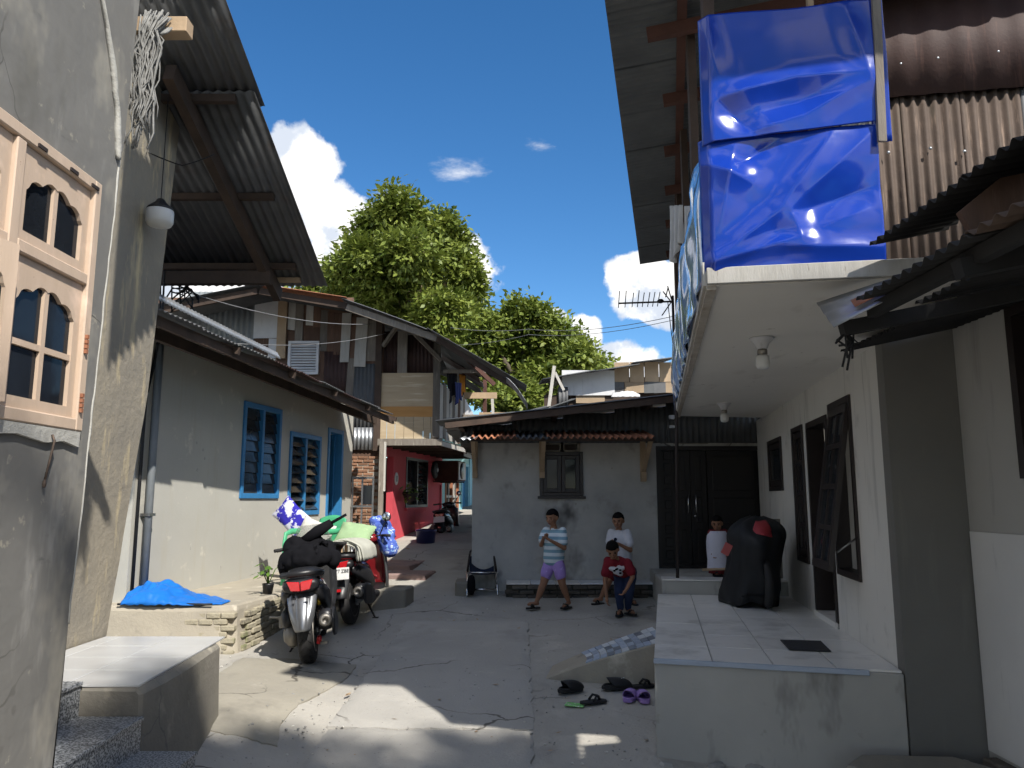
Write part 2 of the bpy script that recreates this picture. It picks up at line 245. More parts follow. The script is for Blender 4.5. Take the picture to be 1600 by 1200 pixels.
# ------------------------------------------------------------------ mesh helpers
def rotto(d, up=(0, 0, 1)):
    z = V(d).normalized(); u = V(up)
    if abs(z.dot(u)) > .98: u = V((1, 0, 0))
    x = u.cross(z).normalized(); y = z.cross(x); return x, y, z
class MB:
    def __init__(s): s.v = []; s.f = []; s.sm = []
    def add(s, vs, fs, smooth=False):
        o = len(s.v); s.v += [tuple(q) for q in vs]; s.f += [tuple(i+o for i in f) for f in fs]; s.sm += [smooth]*len(fs); return s
    def hexa(s, p):  # p[0:4] bottom ring, p[4:8] top ring
        return s.add(p, [(3, 2, 1, 0), (4, 5, 6, 7), (0, 1, 5, 4), (1, 2, 6, 5), (2, 3, 7, 6), (3, 0, 4, 7)])
    def box(s, a, b):
        x0, y0, z0 = a; x1, y1, z1 = b
        return s.hexa([(x0, y0, z0), (x1, y0, z0), (x1, y1, z0), (x0, y1, z0), (x0, y0, z1), (x1, y0, z1), (x1, y1, z1), (x0, y1, z1)])
    def cbox(s, c, sz, R=None):
        R = R or Matrix.Identity(3); c = V(c); h = V(sz)/2
        p = [c+R@V((sx*h.x, sy*h.y, sz_*h.z)) for sz_ in (-1, 1) for sx, sy in ((-1, -1), (1, -1), (1, 1), (-1, 1))]
        return s.hexa(p)
    def bar(s, a, b, w, h, up=(0, 0, 1)):   # beam a->b, w sideways, h along up
        a = V(a); b = V(b); x, y, z = rotto(b-a, up); p = []
        for e in (a, b):
            p += [e-x*w/2-y*h/2, e+x*w/2-y*h/2, e+x*w/2+y*h/2, e-x*w/2+y*h/2]
        return s.hexa(p)
    def prism(s, pts, ext):
        pts = [V(p) for p in pts]; e = V(ext); n = len(pts)
        f = [tuple(range(n-1, -1, -1)), tuple(range(n, 2*n))]+[(i, (i+1) % n, (i+1) % n+n, i+n) for i in range(n)]
        return s.add(pts+[p+e for p in pts], f)
    def tube(s, path, r, seg=8, smooth=True, flat=1.0):
        path = [V(p) for p in path]; n = len(path); rr = r if isinstance(r, (list, tuple)) else [r]*n; vs = []; px = None
        for i, p in enumerate(path):
            d = path[min(i+1, n-1)]-path[max(i-1, 0)]
            if d.length < 1e-9: d = V((0, 0, 1))
            d.normalize()
            if px is None: x, y, z = rotto(d)
            else:
                x = px-d*px.dot(d)
                if x.length < 1e-6: x, y, z = rotto(d)
                x.normalize(); y = d.cross(x)
            px = x
            for k in range(seg):
                a = 2*math.pi*k/seg; vs.append(p+x*math.cos(a)*rr[i]+y*math.sin(a)*rr[i]*flat)
        fs = [(i*seg+k, i*seg+(k+1) % seg, (i+1)*seg+(k+1) % seg, (i+1)*seg+k) for i in range(n-1) for k in range(seg)]
        fs += [tuple(range(seg-1, -1, -1)), tuple(range((n-1)*seg, n*seg))]
        return s.add(vs, fs, smooth)
    def loft(s, rings, smooth=True, caps=True, closed=False):
        n = len(rings); m = len(rings[0]); vs = [p for r in rings for p in r]
        fs = [(i*m+k, i*m+(k+1) % m, ((i+1) % n)*m+(k+1) % m, ((i+1) % n)*m+k) for i in range(n if closed else n-1) for k in range(m)]
        if caps and not closed: fs += [tuple(range(m-1, -1, -1)), tuple(range((n-1)*m, n*m))]
        return s.add(vs, fs, smooth)
    def lathe(s, prof, c=(0, 0, 0), ax=(0, 0, 1), seg=16, smooth=True):
        x, y, z = rotto(ax, (0, 1, 0)); c = V(c)
        return s.loft([[c+z*h+(x*math.cos(2*math.pi*k/seg)+y*math.sin(2*math.pi*k/seg))*r for k in range(seg)] for r, h in prof], smooth)
    def ell(s, c, r, seg=12, rings=8, R=None, p=1.0):
        R = R or Matrix.Identity(3); c = V(c); r = V(r) if not isinstance(r, (int, float)) else V((r, r, r)); vs = []
        sg = lambda t: math.copysign(abs(t)**p, t)
        for i in range(1, rings):
            t = math.pi*i/rings
            for k in range(seg):
                a = 2*math.pi*k/seg; vs.append(c+R@V((r.x*sg(math.sin(t))*sg(math.cos(a)), r.y*sg(math.sin(t))*sg(math.sin(a)), r.z*sg(math.cos(t)))))
        fs = [(i*seg+k, (i+1)*seg+k, (i+1)*seg+(k+1) % seg, i*seg+(k+1) % seg) for i in range(rings-2) for k in range(seg)]
        vs += [c+R@V((0, 0, r.z)), c-R@V((0, 0, r.z))]; a = len(vs)-2
        fs += [(a, k, (k+1) % seg) for k in range(seg)]+[(a+1, (rings-2)*seg+(k+1) % seg, (rings-2)*seg+k) for k in range(seg)]
        return s.add(vs, fs, True)
    def grid(s, fn, nu, nv, smooth=True, th=0.0):
        P = [[V(fn(i/nu, j/nv)) for j in range(nv+1)] for i in range(nu+1)]; m = nv+1
        fs = [(i*m+j, (i+1)*m+j, (i+1)*m+j+1, i*m+j+1) for i in range(nu) for j in range(nv)]
        vs = [p for r in P for p in r]
        if not th: return s.add(vs, fs, smooth)
        nn = [V((0, 0, 0)) for _ in vs]
        for f in fs:
            q = (vs[f[2]]-vs[f[0]]).cross(vs[f[3]]-vs[f[1]])
            for i in f: nn[i] += q
        k = len(vs); bot = [v-n_.normalized()*th if n_.length > 0 else v for v, n_ in zip(vs, nn)]
        rim = [(i*m, 0) for i in range(nu+1)]
        edge = [i*m for i in range(nu+1)]+[nu*m+j for j in range(1, nv+1)]+[i*m+nv for i in range(nu-1, -1, -1)]+[j for j in range(nv-1, 0, -1)]
        ff = [tuple(reversed([i+k for i in f])) for f in fs]+[(edge[(i+1) % len(edge)], edge[i], edge[i]+k, edge[(i+1) % len(edge)]+k) for i in range(len(edge))]
        return s.add(vs+bot, fs+ff, smooth)
    def corr(s, P, U, Vv, pitch=.076, amp=.009, sub=6, rows=1, th=.0025, sag=0., jag=0., phase=0., seed=0):
        P = V(P); U = V(U); Vv = V(Vv); w = U.length; n = max(4, int(w/pitch*sub)); nn = U.cross(Vv).normalized(); rg = random.Random(seed)
        off = [rg.uniform(-jag, jag) for _ in range(n//sub+2)]
        vd = Vv.normalized()
        def fn(a, b):
            q = P+U*a+Vv*b+nn*(amp*math.sin(2*math.pi*(w*a/pitch+phase))+sag*math.sin(math.pi*b))
            return q+vd*(off[int(a*w/pitch)] * (1 if b > .99 else 0)) if jag else q
        return s.grid(fn, n, rows, True, th)
    def build(s, name, m, parent=None, bevel=0., sub=0, world=True, shade=None):
        me = bpy.data.meshes.new(name); off = V((0, 0, 0))
        if parent is not None and world:
            q = parent
            while q is not None: off += V(q.location); q = q.parent
        me.from_pydata([tuple(V(p)-off) for p in s.v], [], s.f); me.update()
        if shade is None: me.polygons.foreach_set('use_smooth', s.sm)
        else: me.polygons.foreach_set('use_smooth', [shade]*len(s.f))
        me.materials.append(MATS[m] if isinstance(m, str) else m)
        o = bpy.data.objects.new(name, me); COL.objects.link(o)
        if parent is not None: o.parent = parent
        if bevel:
            b = o.modifiers.new('bevel', 'BEVEL'); b.width = bevel; b.segments = 1; b.limit_method = 'ANGLE'; b.angle_limit = math.radians(50)
        if sub:
            b = o.modifiers.new('subd', 'SUBSURF'); b.levels = sub; b.render_levels = sub
        return o
def tag(o, label=None, cat=None, group=None, kind=None):
    if label: o['label'] = label
    if cat: o['category'] = cat
    if group: o['group'] = group
    if kind: o['kind'] = kind
    return o
def thing(name, loc, label, cat, group=None, rz=0.):
    o = bpy.data.objects.new(name, None); COL.objects.link(o); o.location = loc; o.rotation_euler = (0, 0, rz); o.empty_display_size = .1
    return tag(o, label, cat, group)
def part(name, m, parent, fn, **k):
    b = MB(); fn(b); return b.build(name, m, parent, **k)
def copy_tree(o, parent=None):
    c = o.copy(); COL.objects.link(c); c.parent = parent
    for ch in list(o.children): copy_tree(ch, c)
    return c
def share(o, loc, parent, rot=None, name=None):
    c = o.copy(); COL.objects.link(c); c.parent = parent; c.location = loc
    if rot: c.rotation_euler = rot
    return c
class Wall:
    """vertical wall frame: origin O (x,y), unit direction d along the wall, outward normal n (towards the viewer side)"""
    def __init__(s, O, d, flip=1):
        s.O = V((O[0], O[1], 0)); s.d = V((d[0], d[1], 0)).normalized(); s.n = V((s.d.y, -s.d.x, 0))*flip
    def p(s, u, z, off=0.): return s.O+s.d*u+V((0, 0, z))+s.n*off
    def uv(s, px, py):
        a, b = ray(px, py); u = (a*s.O.y-s.O.x)/(s.d.x-a*s.d.y); t = s.O.y+u*s.d.y; return u, CZ+b*t
    def box(s, mb, u0, u1, z0, z1, o0, o1):
        mb.hexa([s.p(u0, z0, o1), s.p(u1, z0, o1), s.p(u1, z0, o0), s.p(u0, z0, o0), s.p(u0, z1, o1), s.p(u1, z1, o1), s.p(u1, z1, o0), s.p(u0, z1, o0)]); return mb
    def solid(s, mb, u0, u1, z0, top, openings=(), th=.15):
        """wall body with openings; top = z or list of (u,z) giving the roof line"""
        tp = [(u0, top), (u1, top)] if isinstance(top, (int, float)) else top
        def tz(u):
            for (a, za), (b, zb) in zip(tp, tp[1:]):
                if a-1e-6 <= u <= b+1e-6: return za+(zb-za)*(u-a)/max(b-a, 1e-6)
            return tp[-1][1]
        us = sorted(set([u0, u1]+[a for a, _ in tp if u0 < a < u1]+[q for o in openings for q in o[:2] if u0 < q < u1]))
        for a, b in zip(us, us[1:]):
            m = (a+b)/2; cur = z0
            for o in sorted([o for o in openings if o[0] <= m <= o[1]], key=lambda o: o[2]):
                if o[2] > cur+1e-4: s.box(mb, a, b, cur, o[2], -th, 0)
                cur = o[3]
            ta, tb = tz(a), tz(b)
            if min(ta, tb) > cur:
                mb.hexa([s.p(a, cur, 0), s.p(b, cur, 0), s.p(b, cur, -th), s.p(a, cur, -th), s.p(a, ta, 0), s.p(b, tb, 0), s.p(b, tb, -th), s.p(a, ta, -th)])
        return mb
    def frame(s, mb, u0, u1, z0, z1, w, o0, o1, bottom=True):
        s.box(mb, u0, u0+w, z0, z1, o0, o1); s.box(mb, u1-w, u1, z0, z1, o0, o1); s.box(mb, u0+w, u1-w, z1-w, z1, o0, o1)
        if bottom: s.box(mb, u0+w, u1-w, z0, z0+w, o0, o1)
        return mb
def gh(x, y):
    """ground height: the lane climbs gently away from the camera and lifts towards the left wall"""
    yy = min(max(y, 5.0), 24.0); z = -.7325+.095*yy
    t = min(1, max(0, (-x-1.25)/1.1)); t = t*t*(3-2*t); k = min(1, max(0, (8.6-y)/2.2))
    return z+.17*t*k
def atg(px, py):
    a, b = ray(px, py); Y = 4.0
    for _ in range(4000):
        if CZ+b*Y <= gh(a*Y, Y): break
        Y += .01
    return V((a*Y, Y, gh(a*Y, Y)))
# ================================================================== ground
def fbm(x, y, s=1.0): return noise.fractal(V((x*s, y*s, 3.7)), 1.0, 2.0, 5)
def ground_mat():
    m = mat('ground_concrete', (.43, .405, .36), (.34, .322, .288), 1.1, .92, .6, 28, stains=[((.48, .45, .40), 1.7, .56, .74, IS), ((.22, .208, .188), 1.3, .58, .76, (1, .6, 1)), ((.25, .24, .22), 7, .66, .74, IS), ((.13, .12, .105), 24, .68, .76, IS), ((.44, .41, .36), 70, .66, .72, IS), ((.15, .14, .12), 48, .67, .72, IS)], bdist=.015)
    mat('road_concrete', (.42, .40, .365), (.35, .336, .308), .8, .88, .5, 40, stains=[((.48, .455, .41), 1.6, .55, .78, (1, 1.6, 1)), ((.24, .23, .212), .9, .58, .8, IS), ((.46, .44, .40), 34, .68, .76, IS), ((.13, .12, .11), 9, .68, .76, (1, 3, 1)), ((.42, .39, .35), 80, .66, .72, IS), ((.15, .14, .125), 55, .66, .72, IS)], bdist=.01)
    mat('apron_concrete', (.33, .305, .25), (.27, .25, .208), 1.3, .9, .6, 25, stains=[((.20, .185, .155), 1.6, .56, .76, IS), ((.43, .40, .34), 3, .6, .76, IS), ((.12, .11, .095), 14, .68, .76, IS)], bdist=.012)
def cracks(name, scale, width, col, seed=0., keep=.5):
    m = MATS[name]; t = m.node_tree; n = t.nodes; l = t.links; b = n['Principled BSDF']; tc = n.new('ShaderNodeTexCoord'); mp = n.new('ShaderNodeMapping'); l.new(tc.outputs['Object'], mp.inputs[0]); mp.inputs[1].default_value = (seed, seed*1.7, 0)
    nz = n.new('ShaderNodeTexNoise'); l.new(mp.outputs[0], nz.inputs['Vector']); nz.inputs['Scale'].default_value = 3.2; nz.inputs['Detail'].default_value = 3
    ad = n.new('ShaderNodeMixRGB'); ad.blend_type = 'ADD'; ad.inputs[0].default_value = .32; l.new(mp.outputs[0], ad.inputs[1]); l.new(nz.outputs['Color'], ad.inputs[2])
    vo = n.new('ShaderNodeTexVoronoi'); vo.feature = 'DISTANCE_TO_EDGE'; vo.inputs['Scale'].default_value = scale; l.new(ad.outputs[0], vo.inputs['Vector'])
    lo = n.new('ShaderNodeMapRange'); l.new(vo.outputs['Distance'], lo.inputs[0]); lo.inputs[1].default_value = width*.3; lo.inputs[2].default_value = width; lo.inputs[3].default_value = 1; lo.inputs[4].default_value = 0
    n2_ = n.new('ShaderNodeTexNoise'); l.new(mp.outputs[0], n2_.inputs['Vector']); n2_.inputs['Scale'].default_value = .7; mk = n.new('ShaderNodeMapRange'); l.new(n2_.outputs[0], mk.inputs[0]); mk.inputs[1].default_value = keep-.03; mk.inputs[2].default_value = keep+.05
    mu = n.new('ShaderNodeMath'); mu.operation = 'MULTIPLY'; l.new(lo.outputs[0], mu.inputs[0]); l.new(mk.outputs[0], mu.inputs[1])
    old = b.inputs['Base Color'].links[0].from_socket; mx_ = n.new('ShaderNodeMixRGB'); l.new(mu.outputs[0], mx_.inputs[0]); l.new(old, mx_.inputs[1]); mx_.inputs[2].default_value = (*col, 1); l.new(mx_.outputs[0], b.inputs['Base Color'])
ground_mat(); cracks('ground_concrete', .7, .009, (.11, .10, .085), 0., .54); cracks('road_concrete', .4, .0045, (.12, .112, .098), 3.1, .5); cracks('apron_concrete', .8, .010, (.10, .09, .075), 1.3); cracks('plaster_raw', .7, .004, (.105, .10, .092), 5.0, .53); cracks('concrete', .6, .004, (.15, .142, .128), 4.0, .54); cracks('grey_wall_rough', .4, .004, (.1, .1, .095), 7.0, .5)
g = MB()
xs = [-400, -120, -40, -14]+[-8+.14*i for i in range(115)]+[14, 40, 120, 400]
ys = [-200, -60, -20, -6, 0, 2.5]+[4+.14*i for i in range(100)]+[20, 22, 24, 30, 60, 150, 500]
vs = []; near = lambda x, y: -8 <= x <= 8 and 3.5 < y < 18.5
for y in ys:
    for x in xs: vs.append((x, y, gh(x, y)+(fbm(x, y, 1.3)*.012+fbm(x, y, 5)*.004 if near(x, y) else 0)))
nx = len(xs); g.add(vs, [(j*nx+i, j*nx+i+1, (j+1)*nx+i+1, (j+1)*nx+i) for j in range(len(ys)-1) for i in range(nx-1)], True)
tag(g.build('ground', 'ground_concrete'), 'patchy grey cement ground of the lane', 'ground', kind='structure')
def slab(name, edgeL, edgeR, y0, y1, lift, m, seed, label):
    mb = MB(); n = int((y1-y0)/.07); w = 26
    def fn(a, b):
        y = y0+(y1-y0)*a; xl = edgeL(y)+.03*noise.noise(V((y*6, seed, 0)))+.02*noise.noise(V((y*19, seed, 0))); xr = edgeR(y)+.035*noise.noise(V((y*6, seed, 5)))+.02*noise.noise(V((y*21, seed, 5)))
        x = xl+(xr-xl)*b; yy = y
        if a == 0 or a == 1: yy = y+.05*noise.noise(V((x*4, seed, 9)))+.03*noise.noise(V((x*15, seed, 9)))
        z = gh(x, yy)+lift+fbm(x, yy, 1.1)*.009
        if b in (0.0, 1.0) or a in (0.0, 1.0): z -= lift*.6
        return (x, yy, z)
    mb.grid(fn, n, w, True)
    # skirt
    ring = [fn(i/n, 0) for i in range(n+1)]+[fn(1, j/w) for j in range(1, w+1)]+[fn(i/n, 1) for i in range(n-1, -1, -1)]+[fn(0, j/w) for j in range(w-1, 0, -1)]
    k = len(ring); mb.add([V(p) for p in ring]+[V(p)-V((0, 0, .06)) for p in ring], [(i, (i+1) % k, (i+1) % k+k, i+k) for i in range(k)])
    return tag(mb.build(name, m), label, 'road', kind='structure')
rl = lambda y: -1.45+.05*(y-5); rr = lambda y: .14+.006*(y-5)
slab('road', rl, rr, 3.6, 6.16, .034, 'road_concrete', 1, 'grey concrete lane slab nearest the steps')
slab('road', lambda y: rl(y)-.02, lambda y: rr(y)+.02, 6.19, 9.4, .030, 'road_concrete', 2, 'grey concrete lane slab beyond the cross crack')
slab('path', lambda y: -2.62, lambda y: -1.62-.12*math.sin((y-5.6)*2.4), 5.75, 7.75, .02, 'apron_concrete', 3, 'pale cement apron between the platform and the scooter')
# ================================================================== near house on the left
LH = thing('plaster_house', (-3.4, 4.5, -.2), 'unpainted cement house with peach wooden window and tin awning', 'house')
class WindowWall(Wall):     # drawing units of the sketch -> metres
    def p(s, u, z, off=0.): return Wall.p(s, .645*u, 1.6+.645*(z-1.6), off*.75)
w1 = WindowWall((-1.974, 0), (0, 1))
b = MB(); w1.solid(b, .2, 5.40, -1.6, 6.6, [(3.86, 5.40, 2.07, 3.90)], .34)
zz = [-1.6+.22*i for i in range(38)]
edge = [(5.45+.052*z+.018*noise.noise(V((z*1.7, 1, 0)))+.012*noise.noise(V((z*6, 2, 0))), z) for z in zz]
pts = [w1.p(5.40, -1.6)]+[w1.p(u, z) for u, z in edge]+[w1.p(5.40, 6.54)]
b.prism(pts, V((-.255, 0, 0)))
b.build('wall', 'plaster_raw', LH)
def arris(b):   # pale chipped lip of lime along the corner
    zs = [.75+.07*i for i in range(82)]; rr_ = []
    for z in zs:
        u = 5.45+.052*z+.018*noise.noise(V((z*1.7, 1, 0)))+.012*noise.noise(V((z*6, 2, 0))); w = .006+.022*max(0, noise.noise(V((z*2.1, 7, 0)))+.15)+.008*noise.noise(V((z*9, 1, 0)))
        rr_.append([w1.p(u-w, z, -.004), w1.p(u-w*.4, z, .007), w1.p(u+.002, z, .006), w1.p(u+.006, z, -.03)])
    b.loft(rr_)
part('chipped_edge', 'plaster_white_edge', LH, arris)
# thick smeared render layer over the upper corner
b = MB(); top = [(5.02, 6.5), (5.06, 5.65), (5.2, 5.3), (5.32, 5.1), (5.44, 4.85), (5.55, 4.55), (5.62, 4.2)]
b.prism([w1.p(u, z) for u, z in top]+[w1.p(5.455+.052*z, z) for z in (4.3, 4.8, 5.4, 6.0, 6.5)], V((.012, 0, 0)))
b.build('render_patch', 'plaster_ochre', LH, bevel=.005).data.materials[0] = MATS['plaster_raw']
def rdg(b):
    rr_ = []
    for i in range(70):
        t = i/69*(len(top)-1.001); k = int(t); u = top[k][0]+(top[k+1][0]-top[k][0])*(t-k); z = top[k][1]+(top[k+1][1]-top[k][1])*(t-k)
        u += .014*noise.noise(V((z*3, 3, 1)))+.008*noise.noise(V((z*11, 3, 1))); w = .006+.016*max(0, .35+noise.noise(V((z*2.6, 8, 0)))); rr_.append([w1.p(u-w*1.6, z, -.002), w1.p(u-w*.4, z, .024), w1.p(u+w, z, .030), w1.p(u+w*2, z, .018)])
    b.loft(rr_)
part('render_ridge', 'plaster_white_edge', LH, rdg)
# recessed side wall with the ochre stain
w2 = Wall((-3.17, 0), (0, 1))
e2 = [(6.12+.20*z+.012*noise.noise(V((z*4, 5, 0))) if z < 2.5 else 6.62+.1*(z-2.5), z) for z in [-.5+.2*i for i in range(30)]]
part('wall', 'plaster_ochre', LH, lambda b: b.prism([w2.p(4.3, -.5)]+[w2.p(u, z) for u, z in e2]+[w2.p(4.3, 5.3)], V((-.3, 0, 0))))
# window
wf = MB(); w1.frame(wf, 3.86, 5.40, 2.07, 3.90, .085, -.10, .03)
WF = wf.build('window_frame', 'wood_peach', LH, bevel=.006)
part('mullion', 'wood_peach', WF, lambda b: w1.box(b, 4.44, 4.53, 2.157, 3.813, -.09, .026), bevel=.005)
part('transom', 'wood_peach', WF, lambda b: (w1.box(b, 3.947, 4.438, 3.11, 3.19, -.09, .026), w1.box(b, 4.532, 5.313, 3.11, 3.19, -.09, .026)), bevel=.005)
part('plaster_sill', 'plaster_white_edge', WF, lambda b: b.prism([w1.p(u, z) for u, z in [(3.9, 2.068), (3.9, 1.99), (4.4, 1.975), (4.7, 2.0), (5.0, 1.965), (5.2, 1.99), (5.38, 1.96), (5.39, 2.068)]], V((.018, 0, 0))))
def sash(u0, u1, z0, z1, arch, ang, hinge, mid=None):
    """a casement sash with a scalloped head, turned by ang about its hinge"""
    b = MB(); fr = .07; o0, o1 = -.05, .0
    w1.box(b, u0, u0+fr, z0, z1, o0, o1); w1.box(b, u1-fr, u1, z0, z1, o0, o1); w1.box(b, u0+fr, u1-fr, z0, z0+fr, o0, o1)
    n = 28; iu0, iu1 = u0+fr, u1-fr; hw = (iu1-iu0)/2; c = (iu0+iu1)/2; low = z1-.16-arch
    def arc(u):
        t = abs(u-c)/hw
        return low+arch*(1-t**1.5)+.028*abs(math.sin(t*math.pi*2.0))-(.02 if t > .86 else 0)
    us = [iu0+(iu1-iu0)*i/n for i in range(n+1)]
    for a, q in zip(us, us[1:]):
        b.hexa([w1.p(a, arc(a), o1), w1.p(q, arc(q), o1), w1.p(q, arc(q), o0), w1.p(a, arc(a), o0), w1.p(a, z1, o1), w1.p(q, z1, o1), w1.p(q, z1, o0), w1.p(a, z1, o0)])
    w1.box(b, c-.022, c+.022, z0+fr, arc(c)+.01, o0+.006, o1-.004)
    if mid: w1.box(b, iu0, c-.022, mid-.02, mid+.02, o0+.007, o1-.005); w1.box(b, c+.022, iu1, mid-.02, mid+.02, o0+.007, o1-.005)
    if ang:
        R = Matrix.Rotation(ang, 3, 'Z'); h = w1.p(hinge, 0); b.v = [tuple(h+R@(V(p)-h)) for p in b.v]
    o = b.build('sash', 'wood_peach', LH)
    def pane(a0, a1, q0, q1):
        g = MB(); w1.box(g, a0, a1, q0, q1, o0+.018, o0+.026)
        if ang: g.v = [tuple(h+R@(V(p)-h)) for p in g.v]
        g.build('pane', 'glass_dark', o)
    zt = z1-.05
    for a0, a1 in ((iu0-.01, c), (c, iu1+.01)):
        if mid: pane(a0, a1, z0+fr-.01, mid); pane(a0, a1, mid, zt)
        else: pane(a0, a1, z0+fr-.01, zt)
    return o
sash(4.535, 5.31, 3.195, 3.81, .10, 0, 0)
sash(4.535, 5.31, 2.16, 3.105, .10, 0, 0, 2.567)
sash(3.95, 4.435, 3.195, 3.81, .10, 0, 0)
sash(3.95, 4.435, 2.16, 3.105, .10, math.radians(-14), 3.95, 2.567)
for u in (4.62, 4.98, 5.25):
    part('hinge', 'dark_iron', LH, lambda b: w1.box(b, u, u+.09, 3.826, 3.85, .03, .04))
part('hinge', 'rust', LH, lambda b: [w1.box(b, 5.33, 5.352, z, z+.028, .03, .048) for z in (2.62, 2.655, 2.69, 2.725)])
part('hinge', 'rust', LH, lambda b: [w1.box(b, 5.33, 5.352, z, z+.028, .03, .048) for z in (2.20, 2.235, 2.27, 2.305)])
def hook(b):
    b.tube([w1.p(5.05, 2.02, .03), w1.p(5.05, 1.98, .045), w1.p(5.045, 1.85, .03), w1.p(5.03, 1.72, .02)], .005, 6); b.ell(w1.p(5.027, 1.70, .02), (.008, .008, .018))
part('window_hook', 'rust_brown', LH, hook)
# interior: dark back wall so the panes look into a room
part('room_lining', 'plaster_raw', LH, lambda b: (b.box((-4.3, .1, -.4), (-4.2, 3.5, 5.0)), b.box((-4.2, .1, -.4), (-2.24, .2, 5.0)), b.box((-4.2, 3.36, -.4), (-2.24, 3.46, 5.0)), b.box((-4.2, .2, 4.7), (-2.24, 3.36, 4.8)), b.box((-4.2, .2, -.4), (-2.24, 3.36, -.3))))
# tin awning: sheets fall away from the camera, ridges run along the fall
zr = lambda y: 5.54-.336*(y-5.61)
b = None
for k, (x1, x0) in enumerate([(-2.29, -3.09), (-3.03, -3.83), (-3.77, -4.57)]):
    part('roof_sheet', 'zinc_dull', LH, lambda b: b.corr((x0, 5.50, zr(5.50)+.012+.004*k), (x1-x0, 0, 0), (0, 1.16, -.336*1.16), pitch=.095, amp=.011, sub=8))
    part('roof_sheet', 'zinc_dull', LH, lambda b: b.corr((x0-.03, 6.46, zr(6.46)-.012+.004*k), (x1-x0, 0, 0), (0, 2.93, -.336*2.93), pitch=.095, amp=.011, sub=8, phase=.3))
part('rafter', 'wood_dark', LH, lambda b: b.bar((-2.93, 6.1, zr(6.1)-.16), (-2.93, 9.35, zr(9.35)-.16), .09, .17))
for y, xl, xr in ((6.5, -3.5, -2.5), (7.75, -4.1, -2.52), (8.93, -4.35, -2.6)):
    part('purlin', 'wood_dark', LH, lambda b: b.bar((xl, y, zr(y)-.055), (xr, y, zr(y)-.055), .06, .07))
part('purlin', 'wood_raw', LH, lambda b: b.bar((-4.3, 9.20, zr(9.20)-.05), (-2.62, 9.22, zr(9.2)-.05), .05, .06))
part('eave_beam', 'wood_dark', LH, lambda b: b.bar((-4.4, 8.75, zr(8.75)-.32), (-2.85, 8.78, zr(8.75)-.30), .10, .15))
part('beam_stub', 'wood_raw', LH, lambda b: b.bar((-2.15, 3.84, 4.13), (-1.75, 3.84, 4.13), .088, .088), bevel=.004)
part('shade_sheet', 'zinc_dull', LH, lambda b: b.grid(lambda a, c: (-2.07+.012*math.sin(a*60), 4.16+.95*a, (4.68+.66*a)+(6.6-4.68-.66*a)*c), 60, 2, True, .003))  # unseen tin sheet added above the view only to shade the side wall
# rope bundle tied round the stub
b = MB(); rg = random.Random(3)
for k in range(54):
    x = -1.925+rg.uniform(-.045, .04); y = 3.80+rg.uniform(-.04, .02); p = [V((x+rg.uniform(-.015, .06), y-.01, 4.155+rg.uniform(-.02, .03))), V((x, y-.03, 4.06))]
    ln = rg.uniform(.36, .68) if k > 8 else rg.uniform(.08, .26); n = 7
    for i in range(1, n+1):
        t = i/n; p.append(V((x+rg.uniform(-.008, .008)+.03*math.sin(t*3+k)-.03*t+rg.uniform(-.02, .02)*t, y-.02+rg.uniform(-.012, .012), 4.06-ln*t)))
    b.tube(p, rg.uniform(.0025, .007), 4)
for k in range(6):
    b.tube([V((-1.905+.009*k+.045*math.cos(a), 3.84+.058*math.sin(a), 4.13+.06*math.sin(a+.3)+.013*math.cos(2*a))) for a in [i*.5 for i in range(13)]], .007, 5)
tag(b.build('rope_bundle', 'rope_fibre'), 'frayed grey plastic rope bundle tied to the timber stub', 'rope')
# lamp under the awning
LP = thing('hanging_lamp', (-3.02, 6.30, 3.90), 'white bulb lamp with dark cap under the tin awning', 'lamp')
part('cap', 'plastic_black', LP, lambda b: b.lathe([(.004, 1.2), (.004, .26), (.03, .25), (.05, .22), (.105, .17), (.112, .15)], LP.location, seg=20))
part('bulb', 'lamp_glass', LP, lambda b: b.lathe([(.108, .16), (.112, .13), (.112, .05), (.095, .018), (.05, .002), (.005, 0)], LP.location, seg=20))
# loose cables
def wire(name, pts, r, label, m='cable_black', sagn=8, cat='cable'):
    b = MB(); P = [V(p) for p in pts]
    out_ = []
    for p, q in zip(P, P[1:]):
        for i in range(sagn): out_.append(p.lerp(q, i/sagn)-V((0, 0, 1))*(4*(i/sagn)*(1-i/sagn))*(p-q).length*.025)
    out_.append(P[-1]); b.tube(out_, r, 5); return tag(b.build(name, m), label, cat)
wire('cable', [(-3.2, 6.3, 4.6), (-2.95, 6.5, 4.55), (-2.75, 6.7, 4.75)], .006, 'thin black cable looped under the tin awning beside the rope')
wire('cable', [(-4.0, 8.55, 4.2), (-3.92, 8.4, 3.6), (-4.02, 8.35, 2.65), (-3.9, 8.35, 3.4), (-3.93, 8.3, 4.1)], .012, 'black cable hanging in a loop down the cream wall corner')
b = MB(); rg = random.Random(5)
for k in range(14): b.tube([V((-4.0, 9.1, 4.15)), V((-4.0+rg.uniform(-.15, .15), 9.1+rg.uniform(-.1, .1), 4.15+rg.uniform(-.12, .05))), V((-4.0+rg.uniform(-.2, .22), 9.05, 4.0+rg.uniform(-.22, .1)))], .010, 4)
tag(b.build('tie_wire', 'cable_black'), 'knot of black tie wire at the awning eave by the corner', 'wire')
